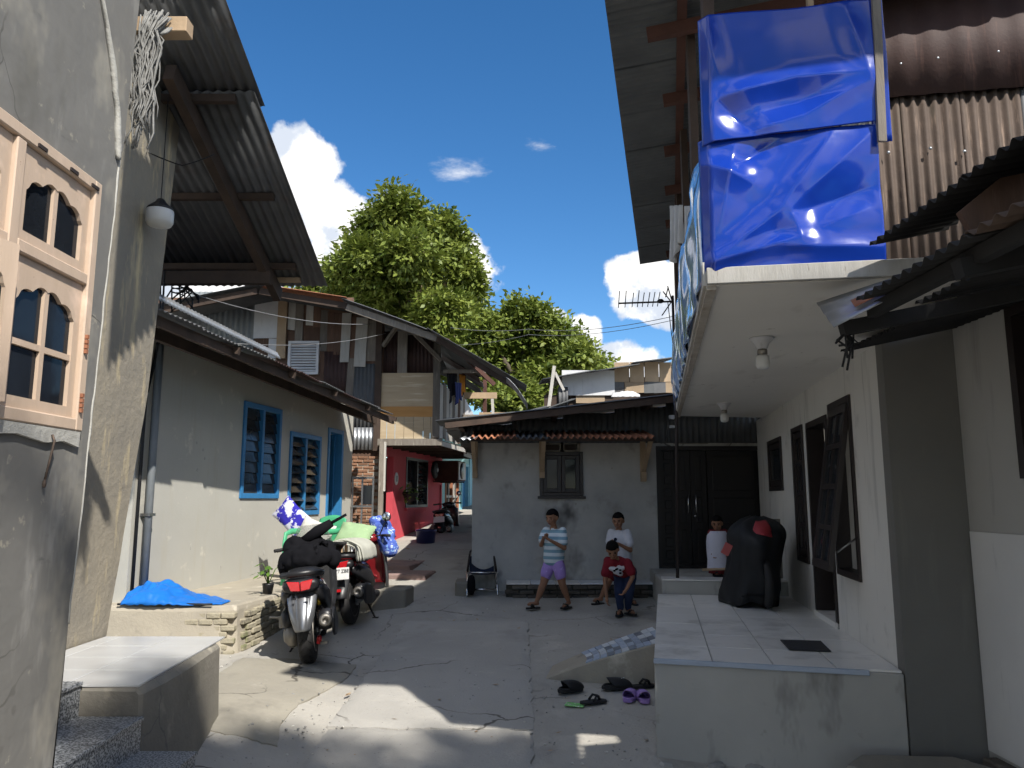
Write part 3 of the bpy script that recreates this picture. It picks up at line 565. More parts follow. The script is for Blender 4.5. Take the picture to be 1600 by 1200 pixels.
# ================================================================== tiled platform and steps
PF = thing('tiled_platform', (-2.6, 5.2, 0), 'raised concrete platform with glossy white floor tiles', 'platform')
def pfb(b):
    n = 14; ring = lambda z, o: [V((x, y, z)) for x, y in [(-3.16, 4.62), (-2.12+o, 4.58), (-2.115+o, 4.9), (-2.14+o*1.3, 5.3), (-2.18+o, 5.7), (-2.20+o*.6, 6.0), (-2.32, 6.06), (-3.16, 6.22)]]
    b.loft([ring(-.4, .07), ring(.0, .045), ring(.2, .03), ring(.38, .02), ring(.5, .015), ring(.535, -.02)], smooth=False)
part('base', 'concrete', PF, pfb, bevel=.02)
tw = .44
tile = None
for i in range(3):
    for j in range(4):
        x0 = -2.13-tw*(i+1); y0 = 4.60+.395*j
        x1, y1 = x0+tw-.004, y0+.391; x0 = max(x0, -3.15)
        sk_ = (lambda x, y: x-.058*(y-4.6)*max(0, (x+3.15)/1.02)); hh_ = .0125+random.uniform(0, .0015); part('floor_tile', 'tile_white', PF, lambda b: b.prism([V((sk_(x, y), y, .536)) for x, y in ((x0, y0), (x1, y0), (x1, y1), (x0, y1))], V((0, 0, hh_))), bevel=.002)
ST = thing('granite_steps', (-2.3, 3.9, 0), 'three speckled grey granite tile steps beside the plaster wall', 'steps')
part('step_core', 'concrete', ST, lambda b: (b.box((-3.04, 3.56, -.3), (-2.475, 4.55, .55)), b.box((-2.474, 3.56, -.3), (-2.115, 4.555, .365)), b.box((-2.114, 3.56, -.3), (-1.80, 4.56, .18))))
for (xa, xb, zt, rs) in ((-3.03, -2.44, .575, .195), (-2.46, -2.08, .385, .19), (-2.10, -1.765, .20, .35)):
    for k in range(2):
        y0 = 3.55+.515*k; y1 = min(y0+.511, 4.575)
        part('tread_tile', 'granite', ST, lambda b: b.box((xa, y0, zt-.02), (xb, y1, zt)), bevel=.002)
        part('riser_tile', 'granite', ST, lambda b: b.box((xb-.03, y0, zt-rs), (xb-.012, y1, zt-.022)), bevel=.002)
# ================================================================== cream house
CH = thing('cream_house', (-4.5, 11, .5), 'cream painted house with blue louvre windows and low tin roof', 'house')
wc = Wall((-4.0, 8.3), (.1628, .9867)); TOPC = [(-.08, 3.72), (6.2, 3.37)]
OPC = [(2.12, 3.24, 1.61, 2.93), (3.56, 4.73, 1.35, 2.64), (5.03, 5.72, .50, 2.83)]
b = MB(); wc.solid(b, -.08, 6.2, .2, TOPC, OPC, .16)
b.build('wall', 'cream_wall', CH)
b = MB(); wc.box(b, -.08, 6.2, .2, 4.1, -3.3, -3.15); wc.box(b, -.081, .06, .2, 3.6, -3.15, -.161); wc.box(b, 6.05, 6.201, .2, 3.3, -3.15, -.161); b.build('wall', 'cream_wall', CH)
# blade of white spots of flaked paint
rg = random.Random(8)
for (u0, u1, z0, z1, cols) in ((2.12, 3.24, 1.61, 2.93, 2), (3.56, 4.73, 1.35, 2.64, 2)):
    f = MB(); wc.frame(f, u0, u1, z0, z1, .07, -.10, .025); F_ = f.build('window_frame', 'blue_paint', CH, bevel=.004); c = (u0+u1)/2
    part('mullion', 'blue_paint', F_, lambda b: wc.box(b, c-.03, c+.03, z0+.071, z1-.071, -.08, .02))
    nsl = 8; hgt = (z1-z0-.14)/nsl
    for a0, a1 in ((u0+.072, c-.032), (c+.032, u1-.072)):
        for k in range(nsl):
            z = z0+.07+hgt*(k+.5); tlt = .45 if u0 > 3 else .18
            if u0 > 3 and rg.random() < .3: tlt += rg.uniform(-.2, .5)
            mb = MB(); h = hgt*.56; dz = h*math.cos(tlt); do = h*math.sin(tlt)
            mb.hexa([wc.p(a0, z-dz, -.03+do), wc.p(a1, z-dz, -.03+do), wc.p(a1, z-dz, -.037+do), wc.p(a0, z-dz, -.037+do), wc.p(a0, z+dz, -.03-do), wc.p(a1, z+dz, -.03-do), wc.p(a1, z+dz, -.037-do), wc.p(a0, z+dz, -.037-do)])
            mb.build('louvre_slat', 'louvre_glass', F_)
f = MB(); wc.frame(f, 5.03, 5.72, .55, 2.83, .075, -.155, .02, bottom=False); DF = f.build('door_frame', 'blue_paint', CH, bevel=.004)
# blue door leaf swung inwards, seen edge on
hp = wc.p(5.64, 0, -.12); dd = (-wc.n*.92+wc.d*.25).normalized()
part('door_leaf', 'blue_paint', CH, lambda b: b.bar(hp+V((0, 0, 1.66)), hp+dd*.72+V((0, 0, 1.66)), .04, 2.18))
part('curtain', 'cloth_navy', CH, lambda b: b.grid(lambda a, q: wc.p(5.12+.5*a, .6+2.15*q, -.35+.03*math.sin(a*22)), 30, 2))
# roof of narrow sheets falling towards the lane
ez = lambda u: 3.31-.034*(u+.9)       # eave height along the wall
us = [-1.35+.76*k for k in range(10)]
for k, u in enumerate(us[:-1]):
    m_ = 'zinc_dull' if k < 2 else ('rust_dark' if k in (3, 4, 6) else 'zinc_dark')
    def rs(b, u=u, k=k):
        e0 = wc.p(u, ez(u)+.004*(k % 2), 1.0+random.uniform(-.03, .03)); e1 = wc.p(u+.80, ez(u+.8)+.004*(k % 2), 1.0+random.uniform(-.03, .03))
        up = wc.p(u, ez(u)+1.15, -3.3)-e0
        b.corr(e0, e1-e0, up, pitch=.076, amp=.010, sub=6)
    part('roof_sheet', m_, CH, rs)
part('eave_board', 'wood_dark', CH, lambda b: b.bar(wc.p(-1.2, ez(-1.2)-.07, .88), wc.p(5.9, ez(5.9)-.07, .88), .04, .10))
part('eave_board', 'wood_dark', CH, lambda b: b.bar(wc.p(-1.0, ez(-1)-.03, .45), wc.p(6.15, ez(6.1)-.03, .45), .06, .12))
for u in (.2, 1.6, 3.0, 4.4, 5.8): part('rafter', 'wood_dark', CH, lambda b: b.bar(wc.p(u, ez(u)-.055, .97), wc.p(u, ez(u)+.33, -.3), .05, .08))
# bright new zinc flashing lapped over the near end of the eave
part('flashing', 'zinc', CH, lambda b: b.corr(wc.p(-1.75, ez(-1.75)+.10, .96), wc.p(1.15, ez(1.15)+.055, .99)-wc.p(-1.75, ez(-1.75)+.10, .96), (-.045, -.02, .085), pitch=.06, amp=.006, sub=6))
# drain pipe and conduit on the corner
part('drain_pipe', 'zinc_grey_paint', CH, lambda b: b.tube([wc.p(.10, .55, .07), wc.p(.10, 3.3, .07)], .042, 12))
part('conduit', 'cable_black', CH, lambda b: b.tube([wc.p(-.03, .55, .03), wc.p(-.03, 3.5, .03)], .018, 8))
part('pipe_clip', 'steel', CH, lambda b: wc.box(b, .05, .155, 1.42, 1.45, .0, .118))
for k, (u, z) in enumerate([(1.05, 2.28), (1.2, 2.2), (1.24, 2.1), (1.1, 1.95), (1.75, .72), (1.05, 1.05), (2.9, .85)]):
    part('paint_chip', 'plaster_white_edge', CH, lambda b: b.prism([wc.p(u+.016*math.cos(a)*(1+.5*noise.noise(V((a, k, 0)))), z+(.02 if k < 4 else .045)*math.sin(a), .0) for a in [i*.9 for i in range(7)]], wc.n*.003))
# ---- raised walk in front of the cream house
RW = thing('raised_walk', (-3.2, 9.5, .2), 'raised cement walk with broken mossy brick corner below cream wall', 'walkway')
def rwb(b):
    top = [(-4.6, 8.02), (-3.30, 7.98), (-2.95, 7.99), (-2.80, 8.05), (-2.72, 8.6), (-2.58, 9.6), (-2.45, 10.7), (-2.2, 12.4), (-1.95, 14.3), (-3.0, 14.5), (-4.6, 14.5)]
    bot = [(-4.6, 8.0), (-3.30, 7.93), (-2.93, 7.95), (-2.74, 8.02), (-2.68, 8.6), (-2.54, 9.6), (-2.41, 10.7), (-2.16, 12.4), (-1.93, 14.3), (-3.0, 14.5), (-4.6, 14.5)]
    zt = [.535+.012*noise.noise(V((x, y, 0))) for x, y in top]
    r0 = [V((x, y, -.2)) for x, y in bot]; r1 = [V((x, y, z-.05)) for (x, y), z in zip(top, zt)]; r2 = [V((x*.997-.02, y+.02, z)) for (x, y), z in zip(top, zt)]
    b.loft([r0, r1, r2], smooth=False)
part('slab', 'concrete_beige', RW, rwb, bevel=.015)
rg = random.Random(4)
for r in range(7):                       # bricks laid bare at the broken corner
    for c in range(4):
        x = -3.36+.145*c+(.07 if r % 2 else 0)
        if x < -3.30+.1*noise.noise(V((r, 0, 0)))*2: continue
        if x > -2.92: continue
        z = .07+.062*r
        part('brick', 'concrete_moss', RW, lambda b: b.cbox((x+.07, 8.022+rg.uniform(-.012, .010), z), (.138, .10, .056), Euler((rg.uniform(-.05, .05), 0, rg.uniform(-.06, .06))).to_matrix()), bevel=.01)
for r in range(6):
    for c in range(9):
        y = 8.12+.2*c+(.1 if r % 2 else 0); x = -2.74+.115*(y-8.1)*1.0
        part('brick', 'concrete_moss', RW, lambda b: b.cbox((x-.032+rg.uniform(-.012, .010), y+.09, .10+.065*r+.012*c), (.10, .19, .058), Euler((0, 0, -.13)).to_matrix()), bevel=.01)
STB = MB(); STB.loft([[V((x, y, z)) for x, y in [(-1.78, 9.95), (-1.36, 10.1), (-1.30, 10.5), (-1.75, 10.55)]] for z in (.1, .44, .47)], smooth=False)
tag(STB.build('step_block', 'concrete', bevel=.02), 'low cement step block just behind the red scooter', 'step')
# ================================================================== patchwork two storey house at the lane's end
PH = thing('patchwork_house', (-2.5, 16.5, .6), 'two storey house with pink ground floor and patchwork plank upper wall', 'house')
wp = Wall((0, 15.0), (1, 0)); rg = random.Random(21)
def pr(w, x0, x1, y0, y1):            # pixel rectangle -> (u0,u1,z0,z1) on wall w
    xm, ym = (x0+x1)/2, (y0+y1)/2
    return w.uv(x0, ym)[0], w.uv(x1, ym)[0], w.uv(xm, y1)[1], w.uv(xm, y0)[1]
part('upper_wall', 'wood_brown', PH, lambda b: wp.box(b, -7.2, -2.565, 2.42, 5.30, -.14, -.05))
part('upper_wall', 'wood_brown', PH, lambda b: wp.box(b, -7.2, -3.2, 5.301, 5.62, -.14, -.05))
def plank(w, x0, x1, y0, y1, m, off=.0, th=.025, tilt=0., name='plank', parent=PH):
    u0, u1, z0, z1 = pr(w, x0, x1, y0, y1); c = (u0+u1)/2; zc = (z0+z1)/2; hw = (u1-u0)/2; hh = (z1-z0)/2; mb = MB()
    cs, sn = math.cos(tilt), math.sin(tilt); f = lambda du, dz, o: w.p(c+du*cs-dz*sn, zc+du*sn+dz*cs, o)
    j = [rg.uniform(-.008, .008) for _ in range(4)]
    mb.hexa([f(-hw, -hh+j[0], off+th), f(hw, -hh+j[1], off+th), f(hw, -hh+j[1], off), f(-hw, -hh+j[0], off), f(-hw, hh+j[2], off+th), f(hw, hh+j[3], off+th), f(hw, hh+j[3], off), f(-hw, hh+j[2], off)])
    return mb.build(name, m, parent)
def csheet(w, x0, x1, y0, y1, m, off=.0, parent=PH, name='wall_sheet', pitch=.076, amp=.009):
    u0, u1, z0, z1 = pr(w, x0, x1, y0, y1); mb = MB(); mb.corr(w.p(u0, z0, off+amp), w.p(u1, z0, 0)-w.p(u0, z0, 0), (0, 0, z1-z0), pitch=pitch, amp=amp); return mb.build(name, m, parent)
csheet(wp, 290, 397, 455, 560, 'zinc_grey_paint', -.04, pitch=.11, amp=.012)
plank(wp, 397, 437, 463, 528, 'white_sheet', -.03, .02, name='wall_board'); plank(wp, 419, 434, 529, 560, 'white_sheet', -.035, name='wall_board')
plank(wp, 434, 448, 462, 560, 'wood_raw', -.02, .06, name='post')
for a in [(450, 461, 467, 515, 'wood_white'), (461, 473, 470, 533, 'wood_grey'), (478, 489, 471, 508, 'wood_white'), (489, 500, 474, 512, 'wood_brown'), (500, 511, 484, 548, 'wood_grey'), (511, 521, 487, 549, 'wood_brown'),
          (521, 533, 490, 554, 'wood_brown'), (547, 557, 494, 560, 'wood_brown'), (572, 590, 499, 564, 'wood_grey')]: plank(wp, *a[:4], a[4], -.049, rg.uniform(.018, .03), rg.uniform(-.012, .012))
plank(wp, 533, 547, 489, 566, 'wood_white', -.02, .03, -.02); plank(wp, 555, 573, 496, 573, 'wood_white', -.02, .03, -.03)
plank(wp, 450, 461, 516, 533, 'wood_brown', -.049); plank(wp, 474, 499, 511, 534, 'plywood_orange', -.049, .02).data.materials[0] = MATS['wood_brown']
# louvred vent
u0, u1, z0, z1 = pr(wp, 450, 498, 533, 585)
lv = MB(); wp.frame(lv, u0, u1, z0, z1, .05, -.045, .02); LV = lv.build('vent_frame', 'white_sheet', PH)
for k in range(10):
    z = z0+.06+(z1-z0-.12)*(k+.5)/10
    part('slat', 'white_sheet', LV, lambda b: b.hexa([wp.p(u0+.052, z-.03, .01), wp.p(u1-.052, z-.03, .01), wp.p(u1-.052, z-.02, -.03), wp.p(u0+.052, z-.02, -.03), wp.p(u0+.052, z-.022, .012), wp.p(u1-.052, z-.022, .012), wp.p(u1-.052, z+.02, -.03), wp.p(u0+.052, z+.02, -.03)]))
csheet(wp, 505, 543, 549, 625, 'rust_dark', -.045); plank(wp, 541, 552, 560, 640, 'wood_grey', -.03, .03, -.05)
csheet(wp, 550, 593, 568, 690, 'zinc_dark', -.03); csheet(wp, 552, 590, 668, 703, 'zinc', .0)
plank(wp, 586, 596, 492, 705, 'wood_dark', -.02, .07, name='post')
# brick ground floor strip with display frame in front
bw = Wall((0, 15.05), (1, 0)); bu0, bu1 = bw.uv(545, 780)[0], bw.uv(592, 780)[0]
part('brick_core', 'mortar', PH, lambda b: bw.box(b, bu0-.3, bu1, .3, 2.5, -.14, -.012))
br = MB(); br.cbox((0, 0, 0), (.19, .10, .05)); brick0 = br.build('brick', 'brick', PH, bevel=.006, world=False); first = True
for r in range(32):
    for c in range(4):
        x = bu0-.05+.205*c+(.1 if r % 2 else 0)
        if x > bu1-.02: continue
        loc = bw.p(x, .42+.064*r, -.045+rg.uniform(-.012, .012))-PH.location
        if first: brick0.location = loc; first = False
        else: share(brick0, loc, PH, (rg.uniform(-.02, .02), rg.uniform(-.03, .03), 0))
# balcony front
plank(wp, 592, 683, 583, 635, 'plywood', -.02, .02, name='plywood_panel'); plank(wp, 592, 683, 633, 651, 'plywood_orange', -.025, .02, name='plywood_panel')
xs_ = [592, 604, 617, 631, 646, 661, 672, 683]
for a, c in zip(xs_, xs_[1:]): plank(wp, a+.3, c-.3, 649, 686, 'plywood', -.03, .02, name='plank')
csheet(wp, 597, 623, 516, 583, 'rust_dark', -.12); csheet(wp, 634, 680, 522, 586, 'rust_dark', -.12); plank(wp, 621, 636, 518, 584, 'wood_grey', -.06, .05, name='post')
plank(wp, 677, 688, 528, 684, 'wood_grey', .0, .07, name='post')
wsd = Wall((-1.43, 14.97), (.165, .986))
for k in range(9):
    u = .02+.245*k; part('plank', ['wood_white', 'wood_grey', 'wood_white', 'wood_white', 'wood_grey', 'wood_white', 'wood_brown', 'wood_white', 'wood_grey'][k], PH, lambda b: wsd.box(b, u, u+.235, 2.78+.02*math.sin(k*2.1), 3.86+.05*math.sin(k*1.7), -.01, .012+.008*(k % 2)))
part('white_panel', 'white_sheet', PH, lambda b: b.prism([wsd.p(2.24, 2.55), wsd.p(4.9, 2.5), wsd.p(4.9, 3.1), wsd.p(2.24, 3.85)], -wsd.n*.02))
for u in (.0, 2.3, 4.7): part('post', 'wood_reddark', PH, lambda b: wsd.box(b, u, u+.09, 2.6, 4.75-.02*u, -.10, -.012))
fl = [(-2.62, 15.0), (-1.43, 15.0), (-.62, 19.8), (-1.8, 19.8)]
part('balcony_floor', 'wood_dark', PH, lambda b: b.prism([V((x, y, 2.70)) for x, y in fl], V((0, 0, .05))))
for k in range(9):
    y = 15.1+.55*k; x0 = -2.6+.165*(y-15); part('joist', 'wood_dark', PH, lambda b: b.bar((x0, y, 2.655), (x0+1.2, y, 2.655), .06, .09))
part('fascia', 'wood_grey', PH, lambda b: b.bar((-2.62, 14.96, 2.70), (-1.36, 14.96, 2.70), .03, .13))
part('fascia', 'wood_white', PH, lambda b: b.bar(wsd.p(0, 2.68, .03), wsd.p(4.8, 2.66, .03), .03, .09))
for a, c in (((-2.55, 14.93, 4.6), (-2.15, 14.6, 5.05)), ((-1.40, 14.93, 4.3), (-1.95, 14.75, 4.85)), ((-1.36, 15.0, 4.1), (-.5, 15.1, 4.12)), ((-1.3, 16.8, 3.4), (.05, 16.9, 3.42))):
    part('brace', 'wood_grey', PH, lambda b: b.bar(a, c, .06, .07))
part('brace', 'wood_reddark', PH, lambda b: b.bar((-1.3, 14.9, 4.72), (-.35, 15.1, 3.85), .07, .08))
part('brace', 'wood_raw', PH, lambda b: b.bar((-1.02, 16.2, 3.78), (-.32, 16.2, 3.78), .06, .13))
part('brace', 'wood_raw', PH, lambda b: b.bar((-.75, 17.4, 3.5), (-.05, 17.4, 3.5), .06, .11))
part('brace', 'wood_white', PH, lambda b: b.bar((-.42, 16.2, 3.72), (-.38, 16.2, 3.05), .05, .06))
# roof: a gentle upper pitch and a steeper, ragged canopy over the balcony
def rsheet(x0, z0, x1, z1, y0, y1, m, k):
    k_ = 13.75/14.35; x0, x1, z0, z1 = x0*k_, x1*k_, 1.6+(z0-1.6)*k_, 1.6+(z1-1.6)*k_
    def f(b):
        P = V((x0, y1+rg.uniform(-.03, .03), z0+.006*(k % 3))); b.corr(P, (0, y0-y1, 0), (x1-x0+rg.uniform(-.03, .1), 0, z1-z0), pitch=.076, amp=.009, sub=4, rows=3, sag=rg.uniform(-.02, .02))
    part('roof_sheet', m, PH, f)
for k in range(7):
    y0 = 13.75+.84*k; m_ = ['zinc_dull', 'zinc_dark', 'zinc_dark', 'rust_dark'][k % 4]
    rsheet(-4.95, 5.72, -3.2, 5.45, y0, y0+.90, m_ if k else 'rust', k); rsheet(-3.3, 5.44, -1.5, 4.78, y0, y0+.90, 'zinc_dark' if k else 'zinc_dull', k)
    rsheet(-1.62, 4.83, *((.2, 3.72) if k == 0 else (-.75, 4.29)), y0-.05, y0+.86, m_, k+1)
    rsheet(-4.85, 5.72, -7.4, 5.2, y0, y0+.9, 'zinc_dark', k)
part('roof_beam', 'wood_grey', PH, lambda b: b.bar((-3.068, 13.9, 5.128), (-1.390, 13.9, 4.533), .07, .12)); part('roof_beam', 'wood_dark', PH, lambda b: b.bar((-1.438, 13.9, 4.553), (0.096, 13.9, 3.594), .06, .09))
part('roof_beam', 'wood_dark', PH, lambda b: b.bar((-6.902, 13.9, 4.974), (-4.745, 13.9, 5.434), .06, .12)); part('roof_beam', 'wood_dark', PH, lambda b: b.bar((-4.697, 13.9, 5.434), (-3.068, 13.9, 5.147), .06, .12))
part('torn_edge', 'zinc', PH, lambda b: b.grid(lambda a, q: (-.1+.38*a, 13.66+.22*q, 3.74-.27*a-.22*a*a+.04*math.sin(q*5+1)), 8, 4, True, .006))
# pink ground floor
pw = Wall((-2.5, 15.15), (.165, .986)); wu0 = pw.uv(634, 750)[0]; wu1 = pw.uv(668, 750)[0]
part('pink_wall', 'pink_wall', PH, lambda b: pw.solid(b, .55, 4.45, .4, 2.66, [(wu0, wu1, 1.42, 2.5)], .14))
part('pink_wall', 'pink_wall', PH, lambda b: pw.box(b, -.1, .55, 2.45, 2.66, -.14, 0))
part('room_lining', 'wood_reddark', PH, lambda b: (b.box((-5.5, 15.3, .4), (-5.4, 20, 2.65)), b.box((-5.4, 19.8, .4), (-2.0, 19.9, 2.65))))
f = MB(); pw.frame(f, wu0, wu1, 1.42, 2.5, .06, -.12, .015); PWF = f.build('window_frame', 'brown_paint', PH); cu = (wu0+wu1)/2
part('mullion', 'brown_paint', PWF, lambda b: pw.box(b, cu-.04, cu+.04, 1.481, 2.439, -.1, .012))
part('pane', 'glass_dark', PWF, lambda b: pw.box(b, wu0+.061, cu-.041, 1.481, 2.439, -.06, -.05))
for k in range(8):
    z = 1.50+.118*k; part('louvre_slat', 'louvre_glass', PWF, lambda b: b.hexa([pw.p(cu+.042, z, .0), pw.p(wu1-.062, z, .0), pw.p(wu1-.062, z, -.008), pw.p(cu+.042, z, -.008), pw.p(cu+.042, z+.10, -.06), pw.p(wu1-.062, z+.10, -.06), pw.p(wu1-.062, z+.10, -.068), pw.p(cu+.042, z+.10, -.068)]))
part('window_sill', 'pink_wall', PWF, lambda b: pw.box(b, wu0-.05, wu1+.05, 1.36, 1.415, -.02, .05))
part('post', 'wood_white', PH, lambda b: b.box((-2.53, 14.86, 1.75), (-2.44, 14.94, 2.7))); part('post', 'wood_grey', PH, lambda b: b.box((-2.56, 14.85, .5), (-2.47, 14.93, 2.7)))
u_, z_ = pw.uv(619, 748)
NP = part('number_plate', 'plate_white', PH, lambda b: b.loft([[pw.p(u_+.11*math.cos(a)*s, z_+.13*math.sin(a)*s, o) for a in [i*math.pi/8 for i in range(16)]] for s, o in ((1, .0), (1, .012), (.9, .016))]))
part('number_plate_mark', 'brown_paint', NP, lambda b: pw.box(b, u_-.03, u_+.03, z_-.06, z_+.06, .0165, .019))
u_, z_ = pw.uv(662, 760); part('pipe', 'pink_wall', PH, lambda b: b.tube([pw.p(4.2, .62, .03), pw.p(4.2, 1.95, .03)], .02, 8))
# air conditioner on the pink wall
ua, za = pw.uv(684, 738)
AC = thing('air_conditioner', pw.p(ua, za-.25, .0), 'boxed outdoor air conditioner unit high on the pink wall', 'air conditioner')
part('casing', 'wood_reddark', AC, lambda b: pw.box(b, ua-.45, ua+.35, za-.22, za+.26, .04, .62), bevel=.015)
part('front_grille', 'white_sheet', AC, lambda b: pw.box(b, ua-.42, ua+.33, za-.19, za+.23, .622, .635))
part('fan_opening', 'plastic_black', AC, lambda b: b.lathe([(.20, 0), (.20, .012), (.03, .016)], pw.p(ua-.1, za+.02, .635), pw.n, 20))
part('bracket', 'dark_iron', AC, lambda b: (b.bar(pw.p(ua-.4, za-.24, 0), pw.p(ua-.4, za-.24, .6), .04, .03), b.bar(pw.p(ua+.3, za-.24, 0), pw.p(ua+.3, za-.24, .6), .04, .03)))
AC2 = thing('wall_fan', pw.p(ua-.9, za, .0), 'dark small wall fan beside the air conditioner', 'fan')
part('cage', 'cable_black', AC2, lambda b: b.lathe([(.05, 0), (.19, .05), (.20, .09), (.18, .12), (.05, .14)], pw.p(ua-.95, za+.02, .1), pw.n, 16)); part('hub', 'white_sheet', AC2, lambda b: b.lathe([(.05, 0), (.05, .02), (.01, .03)], pw.p(ua-.95, za+.02, .24), pw.n, 12))
# hanging plant basket
u_, z_ = pw.uv(627, 770)
HP = thing('hanging_plant', pw.p(u_, z_-.2, .2), 'leafy plant in a dark basket hanging on the pink wall', 'plant')
part('basket', 'cable_black', HP, lambda b: b.lathe([(.02, -.18), (.12, -.16), (.17, -.02), (.165, .02), (.10, .0)], pw.p(u_, z_, .2), seg=14))
lb = MB()
for k in range(60):
    a = rg.uniform(0, 6.28); r = rg.uniform(.05, .28); p = pw.p(u_, z_, .2)+V((math.cos(a)*r, math.sin(a)*r, rg.uniform(-.16, .18))); d = V((math.cos(a), math.sin(a), rg.uniform(-1, .4))).normalized()*rg.uniform(.08, .16); s_ = d.cross(V((0, 0, 1))).normalized()*.03
    lb.add([p, p+d*.5+s_, p+d, p+d*.5-s_], [(0, 1, 2, 3)])
lb.build('leaves', 'leaf_plant', HP)
# cement platform before the pink wall
HS = thing('house_platform', (-1.6, 15.5, .5), 'low pinkish cement platform and step before the pink wall', 'platform')
mat('cement_pink', (.30, .20, .175), (.22, .155, .14), 3, .9, .5, 25, stains=[((.14, .12, .11), 4, .56, .75, IS)])
part('upper_slab', 'cement_pink', HS, lambda b: b.loft([[V((x, y, z)) for x, y in [(-2.55, 14.9), (-1.35, 14.5), (-.72, 19.5), (-1.8, 20)]] for z in (.3, .58, .60)], smooth=False), bevel=.02)
part('lower_step', 'cement_pink', HS, lambda b: b.loft([[V((x, y, z)) for x, y in [(-2.3, 12.7), (-1.62, 12.55), (-1.35, 14.48), (-2.1, 14.6)]] for z in (.2, .545, .56)], smooth=False), bevel=.02)
part('step_front', 'cement_pink', HS, lambda b: b.loft([[V((x, y, z)) for x, y in [(-1.95, 11.95), (-1.30, 11.85), (-1.2, 12.5), (-1.9, 12.65)]] for z in (.2, .46, .48)], smooth=False), bevel=.02)
# turquoise neighbour
TQ = thing('turquoise_house', (-1.3, 20.5, .6), 'turquoise house front with red framed window and blue door', 'house')
tq = Wall(pw.p(4.46, 0)[:2], (.165, .986)); a0, a1 = tq.uv(695, 780)[0], tq.uv(716, 780)[0]; d0, d1 = tq.uv(720, 780)[0], tq.uv(731, 780)[0]
part('wall', 'turquoise_wall', TQ, lambda b: tq.solid(b, 0, 7.5, .4, 3.2, [(a0, a1, 1.2, 2.15), (d0, d1, .55, 2.6)], .14))
f = MB(); tq.frame(f, a0, a1, 1.2, 2.15, .07, -.1, .02); TF = f.build('window_frame', 'rust', TQ)
for k in range(1, 4):
    q = a0+(a1-a0)*k/4; part('mullion', 'rust' if k == 2 else 'wood_white', TF, lambda b: tq.box(b, q-.03, q+.03, 1.271, 2.079, -.09, .015))
part('rail', 'wood_white', TF, lambda b: tq.box(b, a0+.071, a1-.071, 1.64, 1.70, -.08, .006)); part('pane', 'louvre_glass', TF, lambda b: tq.box(b, a0+.07, a1-.07, 1.27, 2.08, -.06, -.05))
part('door_frame', 'blue_light_paint', TQ, lambda b: tq.frame(b, d0, d1, .55, 2.6, .07, -.1, .03, bottom=False)); part('door', 'blue_paint', TQ, lambda b: tq.box(b, d0+.07, d1-.07, .55, 2.53, -.12, -.08))
part('blue_panel', 'blue_light_paint', TQ, lambda b: tq.box(b, d1+.1, d1+2.2, .5, 2.9, .0, .03)); part('window_frame', 'wood_white', TQ, lambda b: tq.frame(b, d1+2.3, d1+3.2, 1.0, 2.3, .1, .0, .04))
part('roof_sheet', 'zinc_dark', TQ, lambda b: b.corr((-1.0, 27, 3.4), (0, -7, 0), (1.2, 0, -.35), pitch=.1, amp=.01, sub=4)); part('roof_sheet', 'zinc_dark', TQ, lambda b: b.corr((-1.0, 20, 3.45), (0, 7, 0), (-3.2, 0, .8), pitch=.1, amp=.01, sub=4))
# ================================================================== grey house across the end of the lane
GH = thing('grey_house', (1.4, 12.5, .4), 'unpainted grey cement house with black double door and rusty awning', 'house')
wb = Wall((0, 11.1), (1, 0))
gw = pr(wb, 843, 911, 706, 775); gd = (wb.uv(1027, 790)[0], 3.62, .62, wb.uv(1100, 697)[1])
v1 = pr(wb, 853, 876, 693, 704); v2 = pr(wb, 880, 901, 693, 704); v3 = pr(wb, 1057, 1076, 681, 689); v4 = pr(wb, 1083, 1100, 681, 689); v5 = pr(wb, 1172, 1186, 681, 689)
part('wall', 'grey_wall_rough', GH, lambda b: wb.solid(b, -.57, 3.62, .15, 2.62, [gw, gd, v1, v2, v3, v4, v5], .15))
part('wall', 'grey_wall_rough', GH, lambda b: (b.box((-.57, 11.251, .15), (-.42, 15.2, 2.6)), b.box((-.42, 15.05, .15), (3.8, 15.2, 2.6))))
for v in (v1, v2, v3, v4): part('vent_block', 'concrete', GH, lambda b: wb.frame(b, v[0]-.05, v[1]+.05, v[2]-.045, v[3]+.045, .05, -.14, .018))
rg2 = random.Random(31)
zrf = lambda x: 2.635+.115*(x+.9)
for k in range(6):
    x0 = -.75+.745*k; part('gable_sheet', 'zinc_dark', GH, lambda b: b.corr(wb.p(x0, 2.40, .03+.004*(k % 2)), (.77, 0, 0), (0, 0, zrf(x0+.1)-2.40), pitch=.085, amp=.012, sub=6))
for k in range(11):
    y0 = 10.25+.80*k; part('roof_sheet', ['zinc_dark', 'zinc_dull', 'zinc_dark'][k % 3], GH, lambda b: b.corr((-.98+rg2.uniform(-.05, .03), y0+.82, zrf(-.98)+.02+.005*(k % 2)), (0, -.82, 0), (4.75, 0, .115*4.75), pitch=.076, amp=.009, sub=4, rows=3, sag=rg2.uniform(-.015, .015)))
part('verge_board', 'wood_dark', GH, lambda b: b.bar((-.9, 10.30, zrf(-.9)-.05), (3.6, 10.30, zrf(3.6)-.05), .04, .09))
for x in (-.7, .6, 1.9, 3.1): part('rafter', 'wood_dark', GH, lambda b: b.bar((x, 10.45, zrf(x)-.06), (x, 15, zrf(x)-.06), .06, .08))
aw = [(735, 783, 'rust'), (781, 808, 'rust'), (806, 857, 'zinc_dull'), (855, 937, 'rust'), (935, 1002, 'rust'), (1000, 1024, 'rust')]
